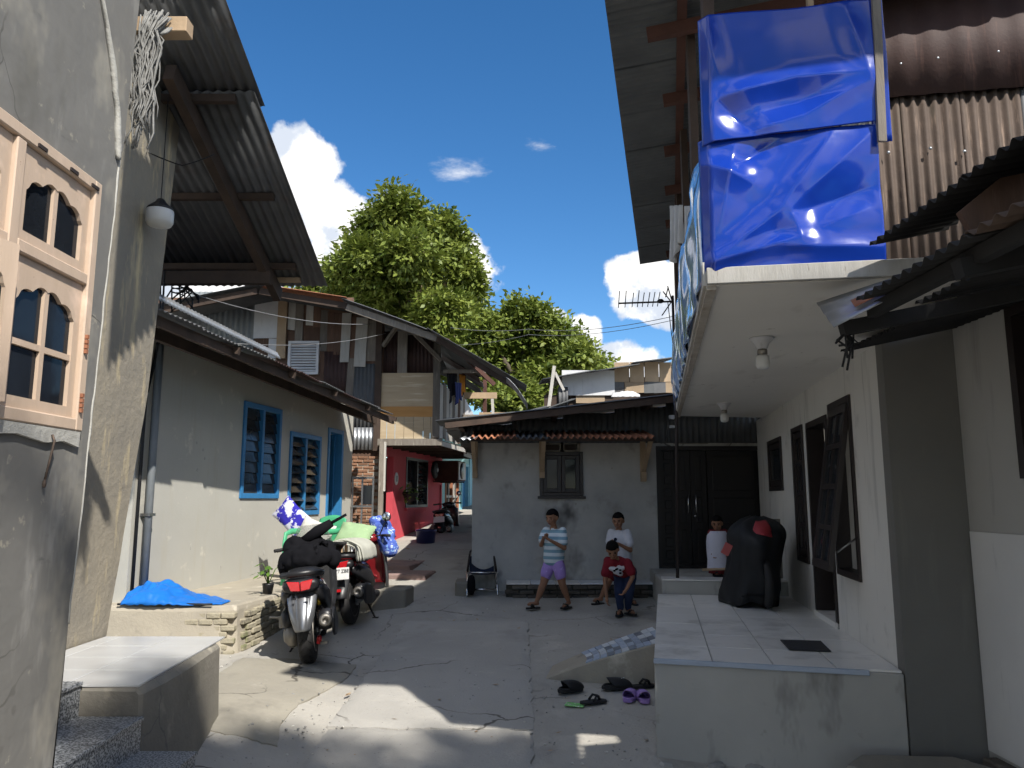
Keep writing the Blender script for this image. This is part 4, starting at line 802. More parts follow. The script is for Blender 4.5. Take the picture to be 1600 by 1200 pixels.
for k, (a, c, m_) in enumerate(aw):
    xa, xb = ray(a, 683)[0]*10.55, ray(c, 683)[0]*10.55
    part('awning_sheet', m_, GH, lambda b: b.corr((xa*.964, 10.17+.01*(k % 2), 2.405+.006*(k % 2)), ((xb-xa)*.97, 0, 0), (0, .9, .16), pitch=.085, amp=.021, sub=8))
part('awning_sheet', 'zinc', GH, lambda b: b.corr((-.70, 10.14, 2.385), (.2, 0, .0), (.08, .5, .1), pitch=.085, amp=.012, sub=8))
for x in (-.53, .43, 1.88):
    part('bracket', 'wood_raw', GH, lambda b: (b.bar(wb.p(x, 1.90 if x < 1 else 1.85, .04), wb.p(x, 2.56, .04), .075, .075, (1, 0, 0)), b.bar(wb.p(x-.001, 2.0, .05), wb.p(x-.001, 2.40, .72), .055, .055)))
part('awning_rail', 'wood_dark', GH, lambda b: b.bar((-.60, 10.26, 2.385), (1.90, 10.26, 2.385), .05, .04))
# window
f = MB(); wb.frame(f, gw[0], gw[1], gw[2], gw[3], .05, -.10, .03); GF = f.build('window_frame', 'brown_paint', GH, bevel=.004); c = (gw[0]+gw[1])/2
part('window_sill', 'brown_paint', GF, lambda b: wb.box(b, gw[0]-.03, gw[1]+.03, gw[2]-.04, gw[2]-.002, -.05, .05))
for a0_, a1_ in ((gw[0]+.052, c-.004), (c+.004, gw[1]-.052)):
    S_ = part('sash', 'brown_paint', GF, lambda b: wb.frame(b, a0_, a1_, gw[2]+.052, gw[3]-.052, .055, -.05, .015), bevel=.003)
    part('pane', 'glass_dark', GF, lambda b: wb.box(b, a0_+.05, a1_-.05, gw[2]+.10, gw[3]-.10, -.03, -.022))
# black double door with side panel
DR = part('door_frame', 'black_paint', GH, lambda b: wb.frame(b, gd[0], gd[1], gd[2], gd[3], .06, -.12, .02))
s0, s1 = gd[0]+.065, wb.uv(1056, 790)[0]
part('side_panel', 'black_paint', GH, lambda b: wb.box(b, s0, s1, gd[2]+.06, gd[3]-.062, -.08, -.045))
for k in range(9):
    z = gd[2]+.14+.175*k; part('raised_panel', 'black_paint', GH, lambda b: wb.box(b, s0+.05, s1-.04, z, z+.125, -.044, -.028), bevel=.008)
h1 = wb.uv(1075, 790)[0]; h2 = wb.uv(1087, 790)[0]; mid = (h1+h2)/2
for a0_, a1_ in ((s1+.01, mid-.004), (mid+.004, mid+(mid-s1)), (mid+(mid-s1)+.02, gd[1]-.065)):
    DL = part('door_leaf', 'black_paint', GH, lambda b: wb.box(b, a0_, a1_, gd[2]+.03, gd[3]-.062, -.09, -.05))
    for (za_, zb_) in ((.10, .55), (.65, 1.0), (1.1, 1.6)): part('raised_panel', 'black_paint', DL, lambda b: wb.box(b, a0_+.07, a1_-.07, gd[2]+za_, gd[2]+zb_, -.049, -.032), bevel=.01)
for hx in (h1, h2):
    zt, zb = wb.uv(hx, 773)[1], wb.uv(hx, 801)[1]; zt = wb.uv(1080, 773)[1]; zb = wb.uv(1080, 801)[1]
    part('door_handle', 'chrome', GH, lambda b: (b.tube([wb.p(hx, zb, .03), wb.p(hx, zt, .03)], .011, 10), b.tube([wb.p(hx, zb+.03, -.05), wb.p(hx, zb+.03, .03)], .008, 8), b.tube([wb.p(hx, zt-.03, -.05), wb.p(hx, zt-.03, .03)], .008, 8)))
part('lock', 'chrome', GH, lambda b: b.lathe([(.018, 0), (.018, .012), (.006, .014)], wb.p(h2, zb-.05, -.05), wb.n, 12))
part('threshold', 'concrete', GH, lambda b: wb.box(b, gd[0]-.05, gd[1], .50, .618, -.1, .10), bevel=.01)
part('door_backing', 'black_paint', GH, lambda b: wb.box(b, gd[0], gd[1], gd[2], gd[3], -.149, -.125))
# plinth with dirty bricks and pale tiles
GP = thing('brick_plinth', (.9, 10.9, .3), 'low dirty brick ledge topped with pale tiles along the grey house', 'ledge')
px0, px1 = -.08, 1.93
part('core', 'mortar_dark', GP, lambda b: b.box((px0, 10.72, .1), (px1, 11.095, .455)))
br = MB(); br.cbox((0, 0, 0), (.19, .08, .052)); bk = br.build('brick', 'brick_dirty', GP, bevel=.008, world=False); first = True
for r in range(4):
    for c_ in range(11):
        x = px0+.08+.205*c_+(.1 if r % 2 else 0)
        if x > px1-.05 or rg2.random() < .06: continue
        loc = V((x, 10.705+rg2.uniform(-.02, .015), .235+.062*r))-GP.location; rt = (rg2.uniform(-.04, .04), rg2.uniform(-.03, .03), rg2.uniform(-.05, .05))
        if first: bk.location = loc; bk.rotation_euler = rt; first = False
        else: share(bk, loc, GP, rt)
for k in range(6):
    x0 = px0+.335*k; part('ledge_tile', 'mosaic_white' if k % 2 else 'tile_light', GP, lambda b: b.box((x0+.003, 10.67+.008*(k % 2), .457), (x0+.331, 11.09, .478)), bevel=.003)
part('side_block', 'concrete', GP, lambda b: b.loft([[V((x, y, z)) for x, y in [(-.78, 10.82), (-.60, 10.78), (-.575, 11.3), (-.80, 11.3)]] for z in (.1, .46, .48)], smooth=False), bevel=.02)
UP = thing('entry_plinth', (2.7, 10.2, .5), 'raised smooth cement entry plinth in front of black door', 'plinth')
part('slab', 'deck_grey', UP, lambda b: b.prism([V((x, y, .1)) for x, y in [(1.80, 9.47), (3.30, 9.23), (3.60, 11.09), (1.94, 11.09)]], V((0, 0, .535))), bevel=.01)
for k in range(4): part('edge_tile', 'tile_light', UP, lambda b: b.prism([V((1.80+.375*k, 9.462-.06*k, .637)), V((2.17+.375*k, 9.402-.06*k, .637)), V((2.23+.375*k, 9.78-.06*k, .637)), V((1.86+.375*k, 9.84-.06*k, .637))], V((0, 0, .012))))
# ================================================================== shack behind
SK = thing('board_shack', (1.9, 14.8, 2.4), 'shack of white sheet and fibre boards above the grey roof', 'shack')
wk = Wall((0, 15.6), (1, 0))
plank(wk, 878, 960, 579, 618, 'white_sheet', 0, .03, name='wall_board', parent=SK)
for a, c_ in ((960, 983), (984, 1006), (1007, 1029), (1030, 1053)): plank(wk, a, c_, 566, 597, 'board_fibre', 0, .02, name='wall_board', parent=SK)
for a, c_, m_ in ((960, 975, 'zinc_dull'), (976, 990, 'board_fibre'), (990, 1006, 'board_fibre'), (1006, 1022, 'zinc_dark'), (1022, 1040, 'zinc_dull'), (1040, 1055, 'board_fibre')): plank(wk, a, c_, 597, 614, m_, -.01, .02, name='wall_board', parent=SK)
plank(wk, 900, 945, 613, 630, 'board_fibre', -.03, .02, name='wall_board', parent=SK); plank(wk, 944, 1000, 612, 632, 'wood_dark', -.05, .02, name='wall_board', parent=SK)
part('core', 'wood_dark', SK, lambda b: b.box((1.05, 15.7, 2.2), (4.4, 17.5, 4.1)))
csheet(wk, 872, 887, 606, 640, 'zinc_dull', .12, parent=SK, name='scrap_sheet'); plank(wk, 850, 873, 618, 645, 'wood_dark', .05, .02, name='scrap_board', parent=SK)
for k, (a, c_, ya, yb) in enumerate([(848, 930, 592, 578), (925, 1000, 580, 568), (990, 1060, 566, 557)]):
    P0, P1 = at(a, ya, 15.2), at(c_, yb, 15.2); part('roof_sheet', 'zinc_dark', SK, lambda b: b.corr(P0+V((0, 2.4, .25)), V((0, -2.4, -.25)), P1-P0, pitch=.076, amp=.009, sub=4))
b = MB(); b.bar(at(857, 640, 14.2), at(866, 572, 14.2), .06, .06); b.bar(at(867, 582, 14.2), at(881, 610, 14.2), .05, .05); tag(b.build('timber_prop', 'wood_white'), 'leaning white timber prop standing behind the grey roof', 'prop')
b = MB(); b.grid(lambda a, q: at(955+45*a, 619-8*q*(max(0, math.sin(a*3.1))**.4)*(1+.25*noise.noise(V((a*6, q*3, 0)))), 15.0+.25*q+.06*noise.noise(V((a*9, q*5, 2)))), 24, 8, True, .02)
tag(b.build('plastic_sack', 'white_sheet'), 'crumpled white plastic sheet lying on the grey roof edge', 'sheet')
# spare sheets lying on roofs between the houses
SR = thing('lean_to_roof', (-.2, 14.0, 2.5), 'dark low lean-to roof between plank house and shack', 'roof')
for a, c_, y_, q_ in ((760, 860, 660, 14.0), (830, 900, 648, 14.6)):
    P0, P1 = at(a, y_, q_), at(c_, y_-25, q_); part('roof_sheet', 'zinc_dark', SR, lambda b: b.corr(P0+V((0, 1.6, .2)), V((0, -1.6, -.2)), P1-P0, pitch=.076, amp=.009, sub=4))
part('support', 'wood_dark', SR, lambda b: b.box((-.45, 14.2, .5), (1.2, 15.0, 2.75)))
# ================================================================== two storey house on the right
RH = thing('porch_house', (2.9, 8, .5), 'grey two storey house with open porch, balcony and tin roof', 'house')
wr = Wall((2.58, 5.258), (.1621, .9868), -1); rg = random.Random(41)
sw = pr(wr, 1202, 1223, 685, 767); t1 = pr(wr, 1243, 1260, 664, 876); dr = (wr.uv(1301, 800)[0], wr.uv(1268, 800)[0], .48, 2.36); t2 = pr(wr, 1303, 1338, 620, 900)
fix = lambda r: (min(r[0], r[1]), max(r[0], r[1]), r[2], r[3]); sw, t1, dr, t2 = map(fix, (sw, t1, dr, t2))
t2 = (t2[0], min(t2[1], dr[0]-.06), t2[2], t2[3])
part('porch_wall', 'grey_paint', RH, lambda b: wr.solid(b, 0, 5.92, .0, 2.72, [sw, t1, dr, t2], .16))
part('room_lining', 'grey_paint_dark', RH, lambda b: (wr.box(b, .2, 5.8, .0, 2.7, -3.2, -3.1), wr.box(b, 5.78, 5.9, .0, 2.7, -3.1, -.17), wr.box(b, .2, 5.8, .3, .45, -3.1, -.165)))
# near end of the house: dark pilaster face below, rusty sheets above
we = Wall((2.58, 5.258), (.9868, -.1621))
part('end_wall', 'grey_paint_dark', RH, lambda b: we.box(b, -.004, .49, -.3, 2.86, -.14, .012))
part('end_wall', 'wood_dark', RH, lambda b: we.box(b, -.15, 3.2, 2.861, 5.2, -.14, -.04))
for k in range(3):
    u = -.17+.40*k; part('wall_sheet', 'rust_brown', RH, lambda b: b.corr(we.p(u, 2.88, .02+.003*(k % 2)), we.d*.42, (0, 0, 1.62), pitch=.073, amp=.014, sub=8))
for k in range(3):
    u = 1.03+.5*k; part('wall_sheet', 'zinc_dull', RH, lambda b: b.corr(we.p(u, 2.9, .014), we.d*.53, (0, 0, 1.6), pitch=.073, amp=.014, sub=8))
part('wall_sheet', 'rust_dark', RH, lambda b: b.corr(we.p(.02, 4.47, .06), we.d*3.0, (0, 0, .8), pitch=.20, amp=.006, sub=8))
part('wall_sheet', 'zinc', RH, lambda b: b.corr(we.p(-.19, 4.20, .075), we.d*.21, (0, 0, .9), pitch=.07, amp=.012, sub=8))
for u, z in ((.12, 4.05), (.40, 4.06), (.25, 4.72), (.5, 4.74), (.62, 4.02), (.9, 4.75)):
    part('roof_nail', 'zinc', RH, lambda b: b.lathe([(.011, 0), (.013, .006), (.004, .012)], we.p(u, z, .055), we.n, 8))
# porch ceiling / balcony floor slab
cl = [(1.02, 3.89), (2.46, 3.655), (2.60, 5.25), (5.9, 4.75), (6.7, 10.4), (3.44, 10.42), (2.20, 10.22)]
part('balcony_slab', 'ceiling_white', RH, lambda b: b.prism([V((x, y, 2.70)) for x, y in cl], V((0, 0, .10))))
wbf = Wall((1.02, 3.885), (.9868, -.1621)); wbs = Wall((1.02, 3.89), (.1832, .983), -1)
part('slab_edge', 'wood_white', RH, lambda b: wbf.box(b, -.005, 1.44, 2.702, 2.79, .002, .03), bevel=.004)
part('edge_bead', 'ceiling_stain_trim', RH, lambda b: b.bar(wbs.p(.0, 2.69, -.02), wbs.p(6.4, 2.69, -.02), .05, .022))
part('side_board', 'wood_white', RH, lambda b: wbs.box(b, .0, 6.4, 2.702, 2.83, .0, .02))
# upper storey body
part('upper_wall', 'board_fibre', RH, lambda b: (wr.box(b, .1, 5.6, 2.83, 5.25, -.1, -.02)))
for u in (.03, 1.6, 3.2, 4.8, 6.3): part('balcony_post', 'wood_dark', RH, lambda b: b.bar(wbs.p(u, 2.8, -.06), wbs.p(u, 5.15, -.06), .06, .06))
part('balcony_post', 'wood_raw', RH, lambda b: b.bar(wbf.p(.07, 3.9, -.03), wbf.p(.07, 4.9, -.03), .03, .03)); part('balcony_post', 'wood_raw', RH, lambda b: b.bar(wbf.p(.60, 4.0, -.03), wbf.p(.60, 4.9, -.03), .03, .03))
part('balcony_rail', 'wood_dark', RH, lambda b: b.bar(wbs.p(0, 3.55, -.05), wbs.p(6.3, 3.5, -.05), .04, .05))
part('batten', 'wood_grey', RH, lambda b: b.bar(wbf.p(.885, 3.40, .06), wbf.p(.925, 4.75, .05), .042, .02, (0, -1, 0)))
# roof
RP = lambda s, t, dz=0.: V((.672+s*.2009+t*.9796, 5.095+s*.9796-t*.2009, 5.18+.10*t+dz))
rows = [(6.45-.785*(k+1), 0., 4.6) for k in range(8)]+[(6.45-.785*9, .0, 1.95), (6.45-.785*10, .0, 1.95), (6.45-.785*11-.10, .45, 3.0)]
for k, (s, ta, tb) in enumerate(rows):
    s1_ = s+(.92 if k == len(rows)-1 else .80); m_ = 'zinc_dark'
    def f(b):
        P = RP(s1_, ta, .004*(k % 2)); b.corr(P, RP(s, ta, .004*(k % 2))-P, RP(s1_, tb)-RP(s1_, ta), pitch=.076, amp=.009, sub=6)
    part('roof_sheet', m_, RH, f)
part('purlin', 'wood_reddark', RH, lambda b: b.bar(RP(-2.0, .55, -.05), RP(6.25, .55, -.05), .07, .09)); part('purlin', 'wood_dark', RH, lambda b: b.bar(RP(-2.0, 1.5, -.05), RP(6.3, 1.5, -.05), .07, .09))
for s in (-.85, .32, 1.35, 2.38, 3.4, 4.5, 5.75): part('rafter', 'wood_reddark', RH, lambda b: b.bar(RP(s, .29 if s < .5 else .40, -.14), RP(s, 2.9, -.14), .06, .095))
# blue vinyl sheets tied round the balcony: individual things
def ridge(u, z, x0, z0, x1, z1, w, h):
    dx, dz = x1-x0, z1-z0; l2 = dx*dx+dz*dz; t = max(0, min(1, ((u-x0)*dx+(z-z0)*dz)/l2)); d = math.hypot(u-x0-dx*t, z-z0-dz*t); q = max(0., 1-d/(w*2.6)); return .55*h*q**1.5*(.3+.7*math.sin(math.pi*min(1, t*.85+.1)))
def vinyl(name, u0, u1, z0, z1, creases, off, label, m='vinyl_blue', wv=.006, wall=wbf, tl=0, br_=0, nu=90, nv=80, sc=4):
    mb = MB()
    def fn(a, b_):
        u = u0+(u1-u0)*a; z = z0+(z1-z0)*b_+tl*(1-a)*b_+br_*a*(1-b_)+.006*math.sin(a*9)*(1 if b_ > .9 else .3)
        o = off+wv*noise.noise(V((u*sc, z*sc*.8, off*40)))+.018*math.sin(math.pi*min(1, max(0, b_)))*.5
        for c in creases: o += ridge(a, b_, *c)
        o -= .05*max(0, .06-a)/.06
        return wall.p(u, z, o)
    mb.grid(fn, nu, nv, True, .003); return tag(mb.build(name, m), label, 'tarpaulin', 'blue vinyl sheets round the balcony')
vinyl('vinyl_sheet', .0, .885, 3.47, 4.20, [(.09, .32, .55, .42, .05, .05), (.55, .42, .93, .40, .06, .045), (.10, .32, .30, .02, .05, -.05), (.30, .04, .60, .12, .07, .05), (.60, .12, .95, .32, .05, .04), (.35, .2, .7, .28, .10, -.05), (.02, .95, .10, .5, .05, .04), (.85, .95, .98, .3, .05, .03)], .045, 'upper glossy blue vinyl sheet hung across the balcony front', br_=.05)
vinyl('vinyl_sheet', -.02, .875, 2.765, 3.51, [(.05, .06, .42, .40, .05, .06), (.42, .40, .75, .95, .06, .06), (.05, .06, .55, .22, .04, .05), (.55, .22, .50, .42, .05, .05), (.50, .42, .98, .95, .07, .06), (.50, .40, .95, .55, .09, -.07), (.45, .16, .98, .12, .05, .05), (.2, .9, .1, .3, .06, .05), (.25, .8, .45, .95, .05, -.05), (.02, .8, .30, .62, .06, .06), (.7, .3, .95, .4, .06, .03)], .02, 'lower crumpled blue vinyl sheet hung across the balcony front')
vinyl('vinyl_sheet', .02, 6.3, 2.74, 3.52, [(.02*k+.04*k, .1, .03+.06*k, .9, .02, .05*(-1)**k) for k in range(15)], .03, 'clear bluish vinyl sheet along the lane side of the balcony', 'vinyl_clear', .05, wbs, nu=150, nv=24, sc=3)
vinyl('vinyl_sheet', .885, .965, 3.44, 4.45, [], -.03, 'narrow bright blue strip of vinyl behind the wooden batten', 'vinyl_blue', .01, wbf, nu=10, nv=20)
# deck
DK = thing('porch_deck', (1.9, 7.2, .2), 'raised grey porch deck with pale floor tiles', 'deck')
dl0, dl1, dr0, dr1 = V((1.014, 5.709, 0)), V((1.745, 9.455, 0)), V((2.57, 5.262, 0)), V((3.262, 9.21, 0))
part('base', 'deck_grey', DK, lambda b: b.prism([p+V((0, 0, -.5)) for p in (dl0, dr0, dr1, dl1)], V((0, 0, .964))), bevel=.006)
part('edge_trim', 'mosaic_blue', DK, lambda b: b.bar(dl0+V((-.004, -.006, .462)), dr0.lerp(dl0, .13)+V((0, -.006, .462)), .03, .034), bevel=.004)
nc, nr = 4, 7
for i in range(nc):
    for j in range(nr):
        q = lambda a, c: (dl0.lerp(dr0, a)).lerp(dl1.lerp(dr1, a), c)
        a0_, a1_, c0, c1 = i/nc+.003, (i+1)/nc-.003, j/nr+.0015, (j+1)/nr-.0015
        if i == 0: a0_ = .0
        if j == 0: c0 = .006
        part('floor_tile', 'tile_light', DK, lambda b: b.prism([q(a, c)+V((0, 0, .466)) for a, c in ((a0_, c0), (a1_, c0), (a1_, c1), (a0_, c1))], V((0, 0, .0125+rg.uniform(0, .0015)))), bevel=.0015)
# ramp
RM = thing('tiled_ramp', (.9, 7.3, 0), 'small curved ramp with blue and grey mosaic tiles beside the deck', 'ramp')
def rz(t): return -.06+.40*(t**.8)
def rp_(t, s): x = .26+1.14*t; y = (7.38-.22*t)+(.34+.42*t)*s; return V((x+.05*(1-t)*math.sin(s*3.1), y, rz(t)))
def rampb(b):
    n = 16; rings = []
    for i in range(n+1):
        t = i/n; a, c = rp_(t, 0), rp_(t, 1); rings.append([V((a.x, a.y-.03, -.4)), V((a.x, a.y, a.z)), V((c.x, c.y, c.z)), V((c.x, c.y+.03, -.4))])
    b.loft(rings, smooth=False)
part('body', 'concrete_beige', RM, rampb, bevel=.01)
for i in range(11):
    for j in range(4):
        t0, t1_ = .36+.058*i, .36+.058*(i+1)-.006; s0_, s1_ = .02+.24*j, .02+.24*(j+1)-.018
        m_ = rg.choice(['mosaic_blue', 'mosaic_blue', 'mosaic_white', 'mosaic_grey', 'mosaic_grey']) if (i//2+j) % 2 else rg.choice(['mosaic_blue', 'mosaic_white', 'mosaic_white'])
        part('mosaic_tile', m_, RM, lambda b: b.hexa([rp_(t0, s0_)+V((0, 0, .002)), rp_(t1_, s0_)+V((0, 0, .002)), rp_(t1_, s1_)+V((0, 0, .002)), rp_(t0, s1_)+V((0, 0, .002)), rp_(t0, s0_)+V((0, 0, .011)), rp_(t1_, s0_)+V((0, 0, .011)), rp_(t1_, s1_)+V((0, 0, .011)), rp_(t0, s1_)+V((0, 0, .011))]))
# windows and door on the porch wall
def barwin(r, name, rows, cols, tilt=0., parent=RH):
    u0, u1, z0, z1 = r; f = MB(); wr.frame(f, u0, u1, z0, z1, .055, -.10, .02); F_ = f.build(name, 'brown_paint', parent, bevel=.003)
    g = MB(); i0, i1, j0, j1 = u0+.06, u1-.06, z0+.06, z1-.06
    wr.frame(g, i0, i1, j0, j1, .07, -.035, .005)
    for k in range(1, cols): u = i0+(i1-i0)*k/cols; wr.box(g, u-.018, u+.018, j0+.07, j1-.07, -.03, .0)
    for k in range(1, rows): z = j0+(j1-j0)*k/rows; wr.box(g, i0+.07, i1-.07, z-.022, z+.022, -.031, .002)
    p = MB(); wr.box(p, i0+.06, i1-.06, j0+.06, j1-.06, -.02, -.014)
    if tilt:
        piv = wr.p(0, j1); R = Matrix.Rotation(tilt, 3, wr.d)
        for q in (g, p): q.v = [tuple(piv+R@(V(v)-piv)+wr.n*.02) for v in q.v]
    S_ = g.build('sash', 'brown_paint', F_); p.build('pane', 'glass_dark', F_); return F_
barwin(sw, 'window_frame', 1, 1); barwin(t1, 'window_frame', 4, 2); F2 = barwin(t2, 'window_frame', 4, 2, math.radians(9))
part('stay_arm', 'steel', F2, lambda b: b.tube([wr.p(t2[0]+.08, t2[2]+.35, -.02), wr.p(t2[0]+.08, t2[2]+.22, .16)], .008, 6))
part('door_frame', 'brown_paint', RH, lambda b: wr.frame(b, dr[0], dr[1], dr[2], dr[3], .06, -.15, .015, bottom=False))
hd = wr.p(dr[0]+.07, 0, -.10); ddr = (wr.d*.80-wr.n*.60).normalized()
DL = part('door_leaf', 'brown_paint', RH, lambda b: b.bar(hd+V((0, 0, 1.42)), hd+ddr*.62+V((0, 0, 1.42)), .04, 1.80))
nd = V((ddr.y, -ddr.x, 0)); nd = nd if nd.dot(wr.n) > 0 else -nd
for k in range(6): part('door_panel', 'brown_paint', DL, lambda b: b.bar(hd+ddr*.10+nd*.024+V((0, 0, .66+.29*k)), hd+ddr*.52+nd*.024+V((0, 0, .66+.29*k)), .012, .19), bevel=.004)
for q in (.50, .56): part('door_handle', 'chrome', DL, lambda b: b.tube([hd+ddr*q+nd*.06+V((0, 0, 1.25)), hd+ddr*q+nd*.06+V((0, 0, 1.62))], .010, 8))
part('door_sill', 'tile_light', RH, lambda b: wr.box(b, dr[0], dr[1], .478, .53, -.16, .03), bevel=.004)
# bulbs in ceiling roses
def bulb(px, py, lab):
    p = atz(px, py, 2.70); r = thing('ceiling_bulb', p, lab, 'light bulb', 'bare bulbs under the porch ceiling')
    part('rose', 'white_sheet', r, lambda b: b.lathe([(.085, -.001), (.08, -.012), (.05, -.04), (.036, -.075), (.032, -.08)], p, seg=18))
    part('socket', 'engine_metal', r, lambda b: b.lathe([(.030, -.08), (.034, -.09), (.034, -.115), (.028, -.12)], p, seg=14))
    part('bulb', 'lamp_glass', r, lambda b: b.lathe([(.030, -.12), (.046, -.13), (.048, -.19), (.040, -.212), (.015, -.222), (.002, -.223)], p, seg=16))
bulb(1190, 528, 'bare bulb in white ceiling rose nearer the front of the porch'); bulb(1131, 630, 'bare bulb in white ceiling rose at the far end of the porch')
# doormat
b = MB(); q = [atz(1219, 1001, .484), atz(1283, 1003, .484), atz(1299, 1019, .484), atz(1233, 1016, .484)]; b.prism(q, V((0, 0, .010))); tag(b.build('doormat', 'mat_rubber', bevel=.003), 'small black doormat on the tiled porch deck', 'doormat')
# ---- near house on the right: white wall and black tin awnings
NR = thing('white_wall_house', (3.4, 3.5, 0), 'white panelled house wall with dark tin awnings overhead', 'house')
wn_ = Wall((3.03, 0), (0, 1), -1)
part('wall', 'grey_paint_mid', NR, lambda b: wn_.solid(b, -6, 5.17, -.4, 3.2, [(3.7, 4.57, 1.72, 2.75)], .16))
part('wall_panel', 'white_panel', NR, lambda b: wn_.box(b, -6, 3.4, .03, 1.39, .0, .016)); part('wall_panel', 'white_panel', NR, lambda b: wn_.box(b, 3.406, 5.15, .03, 1.39, .0, .015))
part('window_frame', 'brown_paint', NR, lambda b: wn_.frame(b, 3.7, 4.57, 1.72, 2.75, .06, -.1, .03)); part('pane', 'glass_dark', NR, lambda b: wn_.box(b, 3.76, 4.51, 1.78, 2.69, -.06, -.05))
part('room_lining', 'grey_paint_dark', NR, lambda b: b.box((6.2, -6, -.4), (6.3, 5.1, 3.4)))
for k in range(7):
    part('brick', 'brick_dirty', NR, lambda b: b.cbox((2.985, 3.7+.215*k, -.03), (.10, .20, .075), Euler((0, 0, rg.uniform(-.05, .05))).to_matrix()), bevel=.01)
for k in range(11):
    y0 = 3.12-.78*(k+1); part('roof_sheet', 'wood_dark' if k % 3 == 1 else 'zinc_black', NR, lambda b: b.corr((1.45, y0+.81, 2.43+.005*(k % 2)), (0, -.81, 0), (1.95, 0, .42), pitch=.076, amp=.012, sub=8))
for k in range(2): part('roof_sheet', 'zinc_black', NR, lambda b: b.corr((2.25, 5.17-.78*k, 2.60+.005*k), (0, -.80, 0), (1.3, 0, .28), pitch=.076, amp=.012, sub=8))  # inner awning sheets added to block sun from the porch deck
for k in range(9):
    y0 = 3.62-.78*(k+1); part('upper_roof_sheet', 'zinc_black', NR, lambda b: b.corr((1.765, y0+.81, 2.84+.005*(k % 2)), (0, -.81, 0), (.36, 0, .075), pitch=.076, amp=.014, sub=8))
for k in range(11): y0 = 5.2-.78*(k+1); part('upper_roof_sheet', 'zinc_black', NR, lambda b: b.corr((2.75, y0+.81, 3.16+.005*(k % 2)), (0, -.81, 0), (2.6, 0, .5), pitch=.076, amp=.014, sub=8))
part('roof_sheet', 'zinc_black', NR, lambda b: b.corr((1.95, 3.62, 2.535), (0, -.6, 0), (1.4, 0, .30), pitch=.076, amp=.012, sub=8))
part('rafter', 'zinc_black', NR, lambda b: b.bar((1.56, 3.25, 2.405), (1.56, -4, 2.405), .04, .055)); part('rafter', 'zinc_black', NR, lambda b: b.bar((2.45, 3.4, 2.60), (2.45, -4, 2.60), .05, .065))
for y in (3.42, 2.5, 1.2): part('cross_beam', 'zinc_black', NR, lambda b: b.bar((1.50, y, 2.365), (3.0, y, 2.67), .055, .065))
part('gable_board', 'wood_brown', NR, lambda b: b.prism([at(1500, 330, 2.9), at(1640, 215, 2.9), at(1640, 340, 2.9), at(1537, 392, 2.9)], V((0, .03, 0))))
fl_ = [at(1303, 512, 3.3), at(1276, 474, 4.0), at(1392, 436, 3.66), at(1404, 460, 3.05)]
part('bent_sheet', 'zinc', NR, lambda b: b.grid(lambda a, c: fl_[0].lerp(fl_[1], a).lerp(fl_[3].lerp(fl_[2], a), c)+V((-.5, -.6, .6)).normalized()*.009*math.sin(a*19), 24, 3, True, .003))
part('bent_sheet', 'rust', NR, lambda b: b.grid(lambda a, c: fl_[0].lerp(fl_[1], .10+.3*a).lerp(fl_[3].lerp(fl_[2], .10+.3*a), .40+.6*c)+V((-.016, -.019, .019)), 6, 2, True, .003))
b = MB(); tw0 = at(1322, 520, 3.42)
for k in range(9): b.tube([tw0, tw0+V((rg.uniform(-.08, .06), 0, rg.uniform(-.07, .03))), tw0+V((rg.uniform(-.11, .09), rg.uniform(-.03, .03), -.06+rg.uniform(-.13, .05)))], .0055, 4)
tag(b.build('tie_wire', 'cable_black'), 'black tie wires dangling from the near awning corner', 'wire')
# broken slab, stones at the foot of the deck
b = MB(); b.loft([[V((x, y, z+.02*noise.noise(V((x*3, y*3, z))))) for x, y in [(2.02, 4.95), (2.35, 4.6), (2.86, 4.5), (2.9, 4.85), (2.75, 5.08), (2.2, 5.14)]] for z in (-.25, -.02, .01)], smooth=False)
tag(b.build('paving_slab', 'concrete', bevel=.012), 'loose broken concrete slab against the deck near the white wall', 'slab')
def stone(p, r, lab, m='stone_grey', grp=None):
    mb = MB(); mb.ell((0, 0, 0), 1, 10, 7); sd = rg.uniform(0, 50); mb.v = [tuple(V(p)+V((v[0]*r[0], v[1]*r[1], v[2]*r[2]))*(1+.35*noise.noise(V(v)*1.4+V((sd, 0, 0))))) for v in mb.v]
    o = mb.build('stone', m, shade=False); tag(o, lab, 'stone', grp); return o
for k, (px, py, s) in enumerate([(1240, 1192, .13), (1205, 1196, .07), (1328, 1148, .05), (1180, 1199, .05), (1120, 1197, .045), (1040, 1196, .04)]):
    p = atz(px, py, -.2); stone((p.x, p.y, -.20), (s*1.4, s, s*.6), ['largest grey rubble stone beside the broken slab', 'grey rubble stone just left of the largest stone', 'grey stone lying at the foot of the deck above the slab', 'small rubble stone at the frame bottom below the deck', 'small flat rubble stone along the deck foot', 'small rubble stone at the deck corner foot'][k], grp='rubble stones along the deck foot')
mb = MB()
for k in range(190):   # crumbs of rubble along the foot of walls, too small to count
    t = rg.random()
    if k < 110: x = 1.0+2.2*t; y = 5.62-.28*(x-1.0)-abs(rg.gauss(0, .12)); z = -.24
    elif k < 150: x = 2.6+.4*t; y = 5.08-abs(rg.gauss(0, .12)); z = -.16
    else: x = -1.7+.25*rg.gauss(0, 1)+.1*t; y = 5.9+1.3*t; z = gh(x, y)+.02
    r = rg.uniform(.006, .022)*(1.4 if k < 150 else .7); mb.ell((x, y, z), (r*1.3, r, r*.7), 5, 3, Euler((0, 0, rg.uniform(0, 3))).to_matrix())
tag(mb.build('rubble', 'stone_grey', shade=False), 'crumbs of rubble along the wall feet', 'rubble', kind='stuff')
